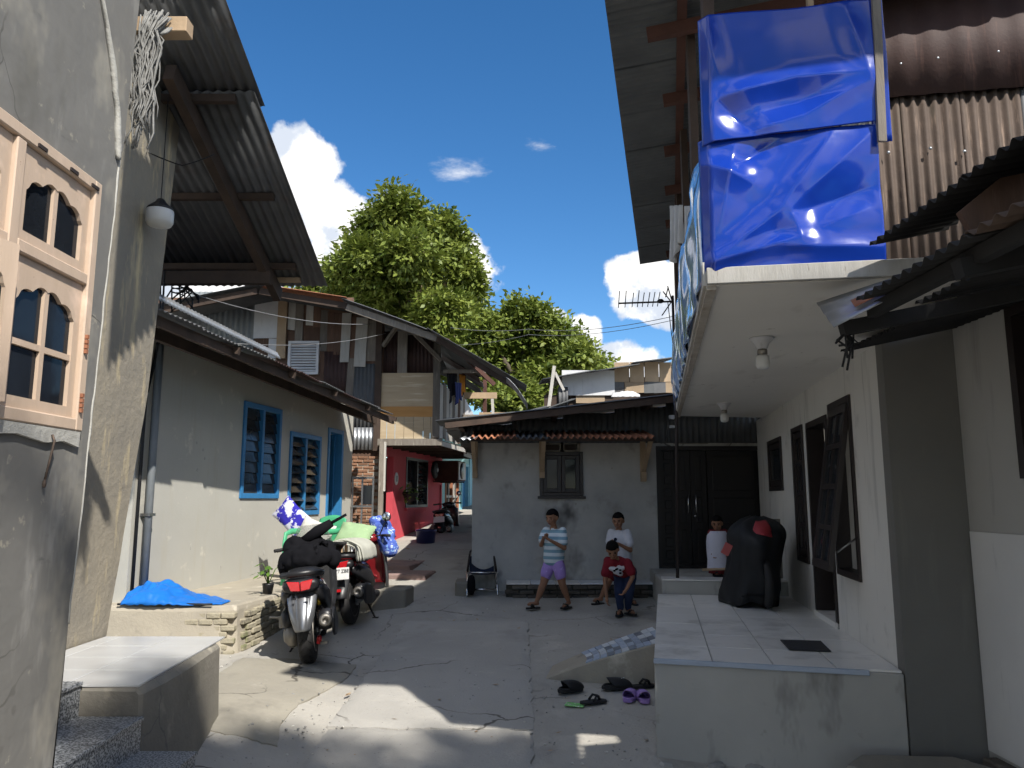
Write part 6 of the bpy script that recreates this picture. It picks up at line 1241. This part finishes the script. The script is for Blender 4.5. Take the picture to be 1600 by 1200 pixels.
# tarp on the raised walk
mb = MB()
def tp(a, c):
    x = -3.95+1.0*a; y = 7.98+.62*c+.10*math.sin(a*4)*(c-.3)
    hump = .15*math.exp(-((a-.26)/.28)**2)*(math.sin(math.pi*min(1, max(0, c*1.02)))**.6)+.05*math.sin(math.pi*c)**.5*(1-a)
    z = .545+hump*(1+.35*noise.noise(V((a*7, c*6, 2))))+.04*abs(noise.noise(V((a*11, c*7, 5))))*(1-a*.6)
    if a > .75: y = 8.1+(y-8.1)*(1-(a-.75)*2.2)
    return V((x, y, max(z, .546)))
mb.grid(tp, 60, 40, True, .006); tag(mb.build('folded_tarp', 'tarp_blue'), 'crumpled bright blue tarpaulin folded on the raised walk', 'tarpaulin')
b = MB(); b.tube([V((-3.98+.16*i, 7.99+.02*math.sin(i*2), .552)) for i in range(7)], .012, 6); tag(b.build('tarp_cord', 'cable_black'), 'black cord along the edge of the blue tarpaulin', 'cord')
# desk and metal display frame by the brick strip
TB = thing('wooden_table', (-2.85, 13.6, .535), 'old plywood topped wooden table at the brick wall', 'table')
tx0, tx1, ty0, ty1 = -2.98, -2.32, 13.3, 13.85
part('table_top', 'plywood', TB, lambda b: b.box((tx0, ty0, 1.02), (tx1, ty1, 1.06)), bevel=.006); part('apron', 'plywood_orange', TB, lambda b: b.box((tx0+.03, ty0+.03, .90), (tx1-.03, ty1-.03, 1.018)))
for x in (tx0+.04, tx1-.09):
    for y in (ty0+.04, ty1-.09): part('leg', 'wood_raw', TB, lambda b: b.box((x, y, .535), (x+.05, y+.05, .898)))
DF_ = thing('metal_rack', (-2.85, 14.4, .535), 'pale aluminium display rack before the brick wall', 'rack')
for x in (-2.98, -2.80, -2.60): part('upright', 'steel', DF_, lambda b: b.box((x, 14.4, .535), (x+.03, 14.43, 2.02)))
for z in (1.05, 1.45, 1.98): part('rail', 'steel', DF_, lambda b: b.box((-2.98, 14.375, z), (-2.57, 14.398, z+.035)))
part('panel', 'glass_dark', DF_, lambda b: b.box((-2.77, 14.435, 1.5), (-2.6, 14.445, 1.85)))
# folding chair frame by the grey house
FC = thing('folding_chair', (0, 0, 0), 'old folding chair frame with dark sling back by the grey house', 'chair')
U_ = [(-.20, .10, .30), (-.17, .18, .52), (-.16, .21, .56), (-.12, .22, .585), (.12, .22, .585), (.16, .21, .56), (.17, .18, .52), (.20, .10, .30)]
P0('back_frame', 'dark_iron', FC, lambda b: b.tube([V(p) for p in U_], .016, 8)); P0('sling', 'cloth_navy', FC, lambda b: b.grid(lambda a, c: V(((a-.5)*.34, .12+.09*c+.03*math.sin(math.pi*a), .27+.23*c-.02*math.sin(math.pi*a)*c)), 10, 8, True, .006))
for sx in (-1, 1): P0('leg', 'chrome', FC, lambda b: b.tube([V((sx*.20, .12, .30)), V((sx*.21, -.20, .0))], .014, 8)); P0('leg', 'chrome', FC, lambda b: b.tube([V((sx*.19, -.14, .30)), V((sx*.20, .2, .0))], .012, 8))
P0('seat_rail', 'chrome', FC, lambda b: b.tube([V((-.24, -.14, .30)), V((.22, -.14, .30))], .010, 8)); P0('cross_bar', 'chrome', FC, lambda b: b.tube([V((-.2, -.12, .075)), V((.2, -.12, .075))], .010, 8)); P0('seat', 'cloth_navy', FC, lambda b: b.grid(lambda a, c: V(((a-.5)*.38, -.14+.26*c, .295-.02*math.sin(a*3.1))), 8, 4, True, .006))
P0('hanging_bag', 'cloth_black', FC, lambda b: b.loft([ring(y, -.15, .14, .055*s_, .13*s_, .8) for y, s_ in ((-.24, .5), (-.20, 1), (-.10, 1), (-.06, .6))])); P0('wheel', 'rubber', FC, lambda b: [b.lathe([(.015, -.012), (.045, -.012), (.05, 0), (.045, .012), (.015, .012)], (sx*.22, .2, .05), (1, 0, 0), 14) for sx in (-1, 1)])
g3 = atg(753, 928); place(FC, g3, math.radians(4), 0, 1.0)
# bucket, yellow cloth shoe, things on the pink platform
BK = thing('bucket', (-1.72, 15.6, .60), 'dark blue plastic bucket at the foot of the pink wall', 'bucket')
part('body', 'plastic_navy', BK, lambda b: b.lathe([(.17, 0), (.20, .36), (.215, .37), (.215, .40), (.19, .40), (.185, .36)], BK.location, seg=22)); part('handle', 'steel', BK, lambda b: b.tube([BK.location+V((.20*math.cos(a), -.20*abs(math.sin(a))*.3, .37-.10*math.sin(a))) for a in [i*math.pi/8 for i in range(9)]], .006, 5))
simple('cloth_yellow', (.38, .20, .03), .9)
heap('yellow_cloth', [((-1.85, 14.75, .63), (.16, .06, .03)), ((-1.95, 14.78, .64), (.07, .06, .05)), ((-1.72, 14.72, .63), (.09, .05, .035))], 'cloth_yellow', 'crumpled mustard yellow cloth on the pink platform', 'cloth', .02, 9, 4)
# ---- covered motorcycle on the porch
CM = thing('covered_motorcycle', (2.62, 8.5, .48), 'motorcycle under a black cover parked against the porch wall', 'motorcycle'); cd = V((.1621, .9868, 0)); cs_ = V((.9868, -.1621, 0)); cc = V((2.66, 8.62, .49))
def cov(a, h, off=0.):
    # h 0..1 bottom to top; a angle, 0 = right side, -pi/2 = towards the camera
    hz = .92*h; wx = .31*(1-.15*(1-h)**2)*(1 if h < .72 else max(0., 1-((h-.72)/.29)**2.2)**.6); wy = .62*(1-.2*(1-h)**2)*(1 if h < .65 else max(0., 1-((h-.65)/.36)**2.0)**.6)
    wx *= 1+.12*math.sin(h*7+1); k = 1+.16*noise.noise(V((a*1.8, h*2.4, 1)))+.045*math.sin(a*9+h*5+2*noise.noise(V((a, h*3, 5))))*(1-h*.7)
    sk = .07*(1-h)-.05*h
    p = cc+cs_*(math.cos(a)*(wx*k+off)-sk)+cd*(math.sin(a)*(wy*k+off))+V((0, 0, hz+.03*noise.noise(V((a*2, h*4, 9)))+off*.5))
    if h < .12: p += V((0, 0, .06*max(0, math.sin(a*3+.5))))
    return p
mb = MB(); mb.loft([[cov(2*math.pi*k/72, h/30) for k in range(72)] for h in range(31)]); mb.build('cover', 'cover_black', CM)
part('red_patch', 'cover_red', CM, lambda b: b.grid(lambda u, v: cov(-1.85+.55*u+.2*(1-v)*(u-.5), .80+.16*v, .006), 10, 8, True, .003))
part('wheel', 'rubber', CM, lambda b: b.lathe([(.10, -.03), (.22, -.035), (.25, 0), (.22, .035), (.10, .03)], cc+cd*-.52+cs_*.04+V((0, 0, .25)), cs_, 28))
b = MB(); pc = at(1128, 858, 8.0); b.cbox(pc+V((.05, 0, 0)), (.085, .012, .12), Euler((0, .5, .1)).to_matrix()); tag(b.build('paper_bag', 'pink_bag', bevel=.003), 'pink paper square stuck on the black motorcycle cover', 'paper')
b = MB(); b.box((2.86, 9.55, .65), (3.30, 9.60, 1.36)); tag(b.build('leaning_board', 'grey_paint_dark', bevel=.004), 'grey board standing behind the covered motorcycle', 'board')
b = MB(); b.tube([at(1098, 890, 9.35), at(1135, 889, 8.9)], .014, 8); tag(b.build('bamboo_stick', 'wood_raw'), 'short wooden stick poking out beside the black cover', 'stick')
# ================================================================== footwear
def foot_w(t): return .5*(.62+.38*math.sin(min(1, t*1.25)*math.pi*.62+.1))*(1 if t < .8 else math.sqrt(max(0, 1-((t-.8)/.2)**2))*1.0) if t > .1 else .5*.62*math.sqrt(max(0, 1-((.1-t)/.1)**2))
def sole(b, L_, W_, h, z0=0.):
    n = 18; b.loft([[V((sx*foot_w(i/n)*W_*.98+.0008*sx, L_*i/n, z)) for sx, z in ((-1, z0+.004), (-1, z0+h), (1, z0+h), (1, z0+.004))] for i in range(n+1)], smooth=False)
def clog(label, m, L_=.25, W_=.11, grp=None, dots=False):
    R = thing('clog', (0, 0, 0), label, 'clog', grp); P0('sole', m, R, lambda b: sole(b, L_, W_, .03), bevel=.004)
    def up(b):
        n, k = 14, 12
        def fn(a, c):
            t = .36+.63*a; w = foot_w(t)*W_; hh = .068*math.sqrt(max(0, 1-((t-.40)/.6)**2)); an = math.pi*c
            return V((-math.cos(an)*w*1.04, L_*t-(.05*math.sin(an) if a < .01 else 0), .026+hh*math.sin(an)**.8))
        b.grid(fn, n, k, True, .006)
    P0('upper', m, R, up); P0('rim', m, R, lambda b: b.tube([V((W_*.45*math.cos(t), L_*.36-L_*.28*math.sin(t), .034)) for t in [i*math.pi/10 for i in range(11)]], .008, 6))
    if dots: [P0('charm', 'plate_white', R, lambda b: b.ell((x, L_*y, .088), (.008, .008, .006))) for x, y in ((-.02, .62), (.015, .66), (-.005, .75))]
    return R
def flip(label, m='foam_black', L_=.25, W_=.10):
    R = thing('flip_flop', (0, 0, 0), label, 'flip-flop', 'footwear before the deck'); P0('sole', m, R, lambda b: sole(b, L_, W_, .022), bevel=.004)
    P0('strap', m, R, lambda b: [b.tube([V((sx*W_*.42, L_*.42, .022)), V((sx*W_*.34, L_*.55, .062)), V((sx*W_*.12, L_*.68, .055)), V((0, L_*.76, .022))], .007, 6, flat=1.6) for sx in (-1, 1)]); return R
G_ = 'footwear before the deck'
def put(R, px, py, rz, s=1.0): g = atg(px, py); place(R, (g.x, g.y, g.z+.012), math.radians(rz), 0, s)
put(clog('black clog lying alone left of the flip-flop', 'foam_black', .25, .115, G_), 872, 1086, -62)
put(flip('black flip-flop resting half on a green packet'), 906, 1104, -68)
put(clog('black clog with white charms on its strap', 'foam_black', .27, .115, G_, True), 940, 1080, -82)
put(flip('black sandal tucked behind the charm-studded clog'), 985, 1078, -75)
put(clog('lilac clog pointing away, farther from the deck corner', 'foam_purple', .22, .10, G_), 979, 1102, -24); put(clog('lilac clog closest to the deck corner', 'foam_purple', .22, .10, G_), 1010, 1104, 4)
b = MB(); g = atg(898, 1104); b.cbox(g+V((0, 0, .012)), (.16, .10, .008), Euler((0, .03, -.25)).to_matrix()); tag(b.build('snack_packet', 'packet_green', bevel=.003), 'flat green snack packet under the flip-flop', 'packet')
# litter specks, grit and dry leaves
rg = random.Random(9); mb = MB(); gr = MB(); lf = MB()
for k in range(520):
    g = atg(rg.uniform(330, 1015), rg.uniform(930, 1195)); lift = .03 if -1.45 < g.x < .15 and g.y < 9.4 else .006; p = g+V((0, 0, lift))
    if k < 90: r = rg.uniform(.004, .012); mb.ell(p, (r*1.4, r, r*.5), 5, 3, Euler((0, 0, rg.uniform(0, 3))).to_matrix())
    elif k < 480: r = rg.uniform(.003, .009)*(1.6 if rg.random() < .1 else 1); gr.ell(p, (r*1.2, r, r*.7), 5, 3, Euler((0, 0, rg.uniform(0, 3))).to_matrix())
    else:
        a = rg.uniform(0, 6.28); d = V((math.cos(a), math.sin(a), 0))*rg.uniform(.025, .05); s_ = V((-d.y, d.x, 0))*.35; lf.add([p-d, p+s_+V((0, 0, .008)), p+d+V((0, 0, .012)), p-s_+V((0, 0, .004))], [(0, 1, 2, 3)])
tag(mb.build('litter', 'pillow_white', shade=False), 'tiny pale specks of litter on the lane', 'litter', kind='stuff')
tag(gr.build('grit', 'stone_grey', shade=False), 'fine grit scattered over the lane', 'grit', kind='stuff')
tag(lf.build('dry_leaves', 'wood_raw', shade=False), 'few dry brown leaves on the lane', 'leaves', kind='stuff')
# ================================================================== children
def caps(mb, a, ra, b_, rb, seg=12):
    a, b_ = V(a), V(b_); x, y, z = rotto(b_-a if (b_-a).length > 1e-5 else (0, 0, 1)); rings = []
    for t in (-88, -60, -30, 0): c = math.radians(t); rings.append((a+z*math.sin(c)*ra, math.cos(c)*ra))
    for t in (0, 30, 60, 88): c = math.radians(t); rings.append((b_+z*math.sin(c)*rb, math.cos(c)*rb))
    mb.loft([[p+(x*math.cos(2*math.pi*k/seg)+y*math.sin(2*math.pi*k/seg))*r for k in range(seg)] for p, r in rings])
def person(label, base, J, look, spec, sc=1.0, seed=0):
    """J: joints relative to base (world axes); look: unit vector the face points to; spec: clothing"""
    R = thing('person', base, label, 'child'); B = V(base); j = {k: B+V(v)*sc for k, v in J.items()}
    hd = j['head']; f = V(look).normalized(); up = (hd-j['neck']).normalized(); s_ = f.cross(up).normalized(); f = up.cross(s_).normalized(); M = Matrix((s_, f, up)).transposed()
    H = lambda x, y, z: hd+M@V((x, y, z))*sc       # head space: x side, y forward, z up
    mb = MB(); hs = spec.get('hs', 1.0)
    mb.ell(H(0, -.008, .02), V((.072, .088, .085))*sc*hs, 18, 14, M); mb.ell(H(0, .018, -.035), V((.056, .062, .065))*sc*hs, 16, 12, M); caps(mb, H(0, .078*hs, .0), .009*sc, H(0, .088*hs, -.022), .013*sc); mb.ell(H(0, .072*hs, -.053), V((.022, .014, .010))*sc, 10, 8, M)
    for sx in (-1, 1): mb.ell(H(sx*.072*hs, -.012, -.008), V((.010, .020, .028))*sc, 10, 8, M); mb.ell(H(sx*.035, .058*hs, -.02), V((.022, .018, .02))*sc, 8, 6, M)
    caps(mb, H(0, -.012, -.06), .033*sc, j['neck'], .034*sc)
    ch, pv = j['chest'], j['pelvis']
    caps(mb, j['neck'], .045*sc, ch, .085*sc); caps(mb, ch, .09*sc, pv, .085*sc); caps(mb, j['sL'], .042*sc, ch, .06*sc); caps(mb, j['sR'], .042*sc, ch, .06*sc)
    for q in 'LR':
        caps(mb, j['s'+q], .038*sc, j['e'+q], .030*sc); caps(mb, j['e'+q], .029*sc, j['w'+q], .020*sc)
        w, h_ = j['w'+q], j['h'+q]; d = (h_-w).normalized(); x, y, z = rotto(d); palm = w+d*.045*sc; caps(mb, w+d*.012*sc, .018*sc, palm, .020*sc)
        caps(mb, palm+x*.012*sc, .015*sc, palm-x*.012*sc, .015*sc)
        for i, ln in enumerate((.045, .052, .050, .040)):
            o_ = x*(-.021+.014*i)*sc; k1 = palm+o_+d*.026*sc; k2 = k1+(d*.75+y*.5)*ln*.5*sc; k3 = k2+(d*.3+y*.8)*ln*.5*sc; caps(mb, palm+o_*.8, .0085*sc, k1, .0082*sc, 8); caps(mb, k1, .0082*sc, k2, .0078*sc, 8); caps(mb, k2, .0078*sc, k3, .007*sc, 8)
        t0 = w+d*.025*sc-x*.020*sc; caps(mb, t0, .009*sc, t0+(d*.5-x*.8+y*.4).normalized()*.032*sc, .0075*sc, 8)
        caps(mb, j['p'+q], .078*sc, j['k'+q], .048*sc); caps(mb, j['k'+q], .046*sc, (j['k'+q]).lerp(j['a'+q], .35), .045*sc); caps(mb, (j['k'+q]).lerp(j['a'+q], .35), .045*sc, j['a'+q], .026*sc)
        fd = (j['t'+q]-j['a'+q]); caps(mb, j['a'+q]-fd.normalized()*.012*sc+V((0, 0, -.022*sc)), .026*sc, j['t'+q]-fd.normalized()*.03*sc, .022*sc); caps(mb, j['t'+q]-fd.normalized()*.03*sc, .026*sc, j['t'+q], .016*sc)
    body = fuse(mb, 'body', 'skin_brown', R, .0075*sc, 3)
    # hair
    hb = MB(); hb.ell(H(0, -.013, .024), V((.079, .095, .090))*sc*hs, 26, 20, M); keep = []
    for fi, fc in enumerate(hb.f):
        c = sum((V(hb.v[i]) for i in fc), V((0, 0, 0)))/len(fc); l = M.transposed()@(c-hd)/sc
        if l.z > (.052 if l.y > .03 else (.052-.95*(.03-l.y) if l.y > -.05 else -.03)): keep.append(fc)
    hb.f = keep; hb.sm = [True]*len(keep); ho = hb.build('hair', 'hair_black', R)
    for v in ho.data.vertices: v.co += v.normal*.004*noise.noise(V(v.co)*60)
    sd_ = ho.modifiers.new('t', 'SOLIDIFY'); sd_.thickness = .008; sd_.offset = -1
    for sx in (-1, 1):
        P_ = MB(); P_.ell(H(sx*.030*hs, .071*hs, .002), V((.011, .006, .0055))*sc, 10, 8, M); P_.build('eye', 'eye_dark', R)
        P_ = MB(); P_.tube([H(sx*.016*hs, .083*hs, .019), H(sx*.030*hs, .080*hs, .024), H(sx*.044*hs, .072*hs, .018)], .0035*sc, 5); P_.build('eyebrow', 'hair_black', R)
    P_ = MB(); P_.ell(H(0, .083*hs, -.053), V((.020, .008, .005))*sc, 10, 6, M); P_.build('lips', 'lip_brown', R)
    # clothes
    sh = MB(); g = spec.get('loose', .016)*sc
    caps(sh, j['neck']+V((0, 0, -.035*sc)), .05*sc, ch, .098*sc+g); sd2 = (j['sL']-j['sR']).normalized()
    for k in (-.032, 0, .032): caps(sh, ch+sd2*k*sc, .09*sc+g, pv+sd2*k*1.0*sc+V((0, 0, spec.get('hem', -.02)*sc)), .088*sc+g*1.2)
    for q in 'LR':
        tgt = j['s'+q].lerp(j['e'+q], spec.get('sleeve', .62)); caps(sh, j['s'+q], .040*sc+g*.8, tgt, .040*sc+g*1.2); caps(sh, j['s'+q], .036*sc+g*.5, ch+V((0, 0, .04*sc)), .07*sc)
    SH_ = fuse(sh, 'shirt', spec['shirt'], R, .011*sc, 4)
    for v in SH_.data.vertices: v.co += v.normal*(.010*noise.noise(V(v.co)*9+V((seed, 0, 0)))+.005*noise.noise(V(v.co)*23))*sc
    if spec.get('pants'):
        pt = MB(); ln = spec.get('plen', .45)
        caps(pt, pv+V((0, 0, .02*sc)), .088*sc, (j['pL']+j['pR'])/2, .082*sc)
        for q in 'LR':
            if ln <= 1: caps(pt, j['p'+q], .080*sc, j['p'+q].lerp(j['k'+q], ln), .076*sc)
            else: caps(pt, j['p'+q], .09*sc, j['k'+q], .06*sc); caps(pt, j['k'+q], .058*sc, j['k'+q].lerp(j['a'+q], min(.97, ln-1)), .043*sc)
        PN = fuse(pt, 'trousers' if ln > 1 else 'shorts', spec['pants'], R, .011*sc, 3)
        for v in PN.data.vertices: v.co += v.normal*(.007*noise.noise(V(v.co)*14+V((seed, 3, 0))))*sc
    if spec.get('skirt'):
        hz = spec['skirt']; b0 = pv+V((0, 0, .05*sc)); part('skirt', spec['skirtm'], R, lambda b: b.loft([[V((b0.x, b0.y, z))+V((math.cos(t), math.sin(t)*.75, 0))*r*(1+.07*math.sin(t*7)*k) for t in [i*math.pi/16 for i in range(32)]] for z, r, k in ((b0.z, .10*sc, 0), ((b0.z+B.z+hz)/2, .115*sc, .5), (B.z+hz+.06, .125*sc, 1), (B.z+hz, .128*sc, 1))]))
    # footwear
    for q in 'LR':
        fd = V((j['t'+q].x-j['a'+q].x, j['t'+q].y-j['a'+q].y, 0)).normalized(); o = clog_shape(spec.get('shoe', 'foam_black'), R); an = math.atan2(-fd.x, fd.y); o.rotation_euler = (0, 0, an); p = V((j['a'+q].x, j['a'+q].y, max(B.z-.006, j['a'+q].z-.085*sc)))-fd*.055*sc; o.location = p-B; o.scale = (sc, sc, sc)
    if spec.get('badge'):
        kind = spec['badge']; fw = V(spec['front']).normalized(); sdv = fw.cross(V((0, 0, 1))).normalized(); c = ch+fw*(.098*sc+g+.004)+V((0, 0, spec.get('bz', 0)*sc)); tl_ = V(spec.get('btilt', (0, 0, 1))).normalized()
        if kind == 'patch':
            def f(b):
                def fn(a, q): t = q*2*math.pi; r = a*(.075+.02*math.sin(t*3+1)+.012*math.sin(t*5)); return c+sdv*math.cos(t)*r*1.1+tl_*math.sin(t)*r*.85+fw*(-.025*a*a)
                b.grid(fn, 4, 26, True, .004)
            part('shirt_print', 'cloth_white', R, f)
            def f2(b):
                for q in range(5): t = q*1.3; o_ = c+sdv*.04*math.cos(t)+tl_*.03*math.sin(t*1.7)+fw*.004; b.ell(o_, (.018, .006, .012), 8, 6)
            part('shirt_print_dark', 'cloth_black', R, f2)
        else: part('shirt_badge', 'cloth_navy', R, lambda b: b.lathe([(.014, 0), (.022, .0), (.022, .004), (.014, .004)], c+sdv*.03*sc, fw, 14))
    return R
_clog = {}
def clog_shape(m, parent):
    if m not in _clog:
        b = MB(); sole(b, .205, .085, .022)
        for sx in (-1, 1): b.tube([V((sx*.036, .10, .020)), V((sx*.030, .125, .055)), V((0, .15, .060))], .012, 6)
        _clog[m] = b.build('sandal', m, parent, world=False); return _clog[m]
    c = _clog[m].copy(); COL.objects.link(c); c.parent = parent; return c
# boy in the striped shirt, walking to the viewer's left, hands before the chest
fb_ = atg(860, 953); fb_.z = gh(fb_.x, fb_.y)+.012
person('boy in blue and white striped shirt and lilac shorts, hands at chest', fb_, dict(head=(.03, -.02, 1.135), neck=(.05, 0, 1.02), chest=(.055, .0, .86), pelvis=(.045, .01, .62), sL=(.155, -.07, .965), sR=(-.045, .075, .97), eL=(.175, -.14, .76), wL=(-.005, -.20, .86), hL=(-.075, -.20, .90), eR=(-.11, .02, .79), wR=(-.085, -.12, .885), hR=(-.05, -.19, .91),
       pL=(.105, -.04, .56), pR=(-.005, .045, .56), kL=(.15, -.06, .31), aL=(.235, .05, .085), tL=(.16, -.03, .03), kR=(-.085, -.0, .31), aR=(-.175, .0, .085), tR=(-.28, -.05, .06)), (-.62, -.78, -.05), dict(shirt='cloth_stripe', pants='cloth_lilac', plen=.55, shoe='foam_black', loose=.02, hem=.0, front=(-.6, -.8, 0)), 1.0, 1)
wbp = atg(968, 949); wbp.z = gh(wbp.x, wbp.y)+.012
person('boy in plain white shirt standing behind the crouching boy', wbp+V((0, .12, 0)), dict(head=(.02, -.01, 1.075), neck=(.03, .01, .965), chest=(.04, .02, .81), pelvis=(.06, .03, .585), sL=(.13, -.04, .915), sR=(-.06, .07, .92), eL=(.16, -.10, .70), wL=(-.01, -.20, .79), hL=(-.08, -.23, .81), eR=(-.10, -.02, .74), wR=(-.09, -.16, .80), hR=(-.11, -.24, .80),
       pL=(.12, .0, .53), pR=(.0, .05, .53), kL=(.14, .0, .28), aL=(.16, .06, .075), tL=(.22, -.04, .03), kR=(-.11, .0, .31), aR=(-.22, .04, .085), tR=(-.32, -.02, .055)), (-.35, -.9, -.25), dict(shirt='cloth_white', pants='cloth_maroon', plen=.75, loose=.022, front=(-.35, -.93, 0), badge='dot', bz=.03), 1.0, 5)
rb = atg(970, 962); rb.z = gh(rb.x, rb.y)+.012
person('boy in dark red shirt and jeans bending forward', rb, dict(head=(-.115, -.24, .79), neck=(-.09, -.17, .69), chest=(-.03, -.10, .60), pelvis=(.08, .08, .52), sL=(.07, -.19, .64), sR=(-.16, -.08, .65), eL=(.12, -.24, .47), wL=(.035, -.27, .33), hL=(-.01, -.27, .27), eR=(-.20, -.12, .42), wR=(-.185, -.14, .22), hR=(-.18, -.15, .15),
       pL=(.13, .04, .50), pR=(.02, .08, .49), kL=(.10, -.08, .29), aL=(.09, .02, .075), tL=(.15, -.08, .03), kR=(-.03, -.08, .28), aR=(-.01, -.05, .075), tR=(-.05, -.16, .03)), (-.2, -.95, -.1), dict(shirt='cloth_red', pants='cloth_jeans', plen=1.95, loose=.018, front=(-.2, -.9, -.3), badge='patch', bz=-.02, btilt=(.1, -.3, 1)), 1.0, 9)
dk = at(1124, 897, 9.85); dk.z = .65
person('small child in white and red dress standing at the black door', dk, dict(head=(-.01, -.02, .66), neck=(0, 0, .575), chest=(0, 0, .49), pelvis=(.0, 0, .32), sL=(.085, -.01, .545), sR=(-.08, .0, .545), eL=(.12, -.02, .42), wL=(.10, -.08, .32), hL=(.09, -.11, .27), eR=(-.10, -.01, .42), wR=(-.09, -.05, .31), hR=(-.08, -.07, .26),
       pL=(.045, 0, .29), pR=(-.045, 0, .29), kL=(.045, -.01, .16), aL=(.045, .01, .06), tL=(.05, -.07, .03), kR=(-.045, -.01, .16), aR=(-.045, .01, .06), tR=(-.05, -.07, .03)), (-.35, -.9, -.05), dict(shirt='cloth_maroon', skirt=.035, skirtm='cloth_maroon', loose=.012, hs=.92, sleeve=.6, front=(-.2, -1, 0)), .98, 13)
b = MB(); dd_ = dk
b.loft([[dd_+V((.0+math.cos(t)*r, -.008+math.sin(t)*r*.78, z)) for t in [i*math.pi/16 for i in range(32)]] for z, r in ((.555, .105), (.50, .138), (.42, .15), (.32, .15), (.2, .142), (.09, .15))], caps=False)
o = b.build('pinafore', 'cloth_white_print', [q for q in bpy.data.objects if q.name.startswith('person') and (V(q.location)-dk).length < .01][0])
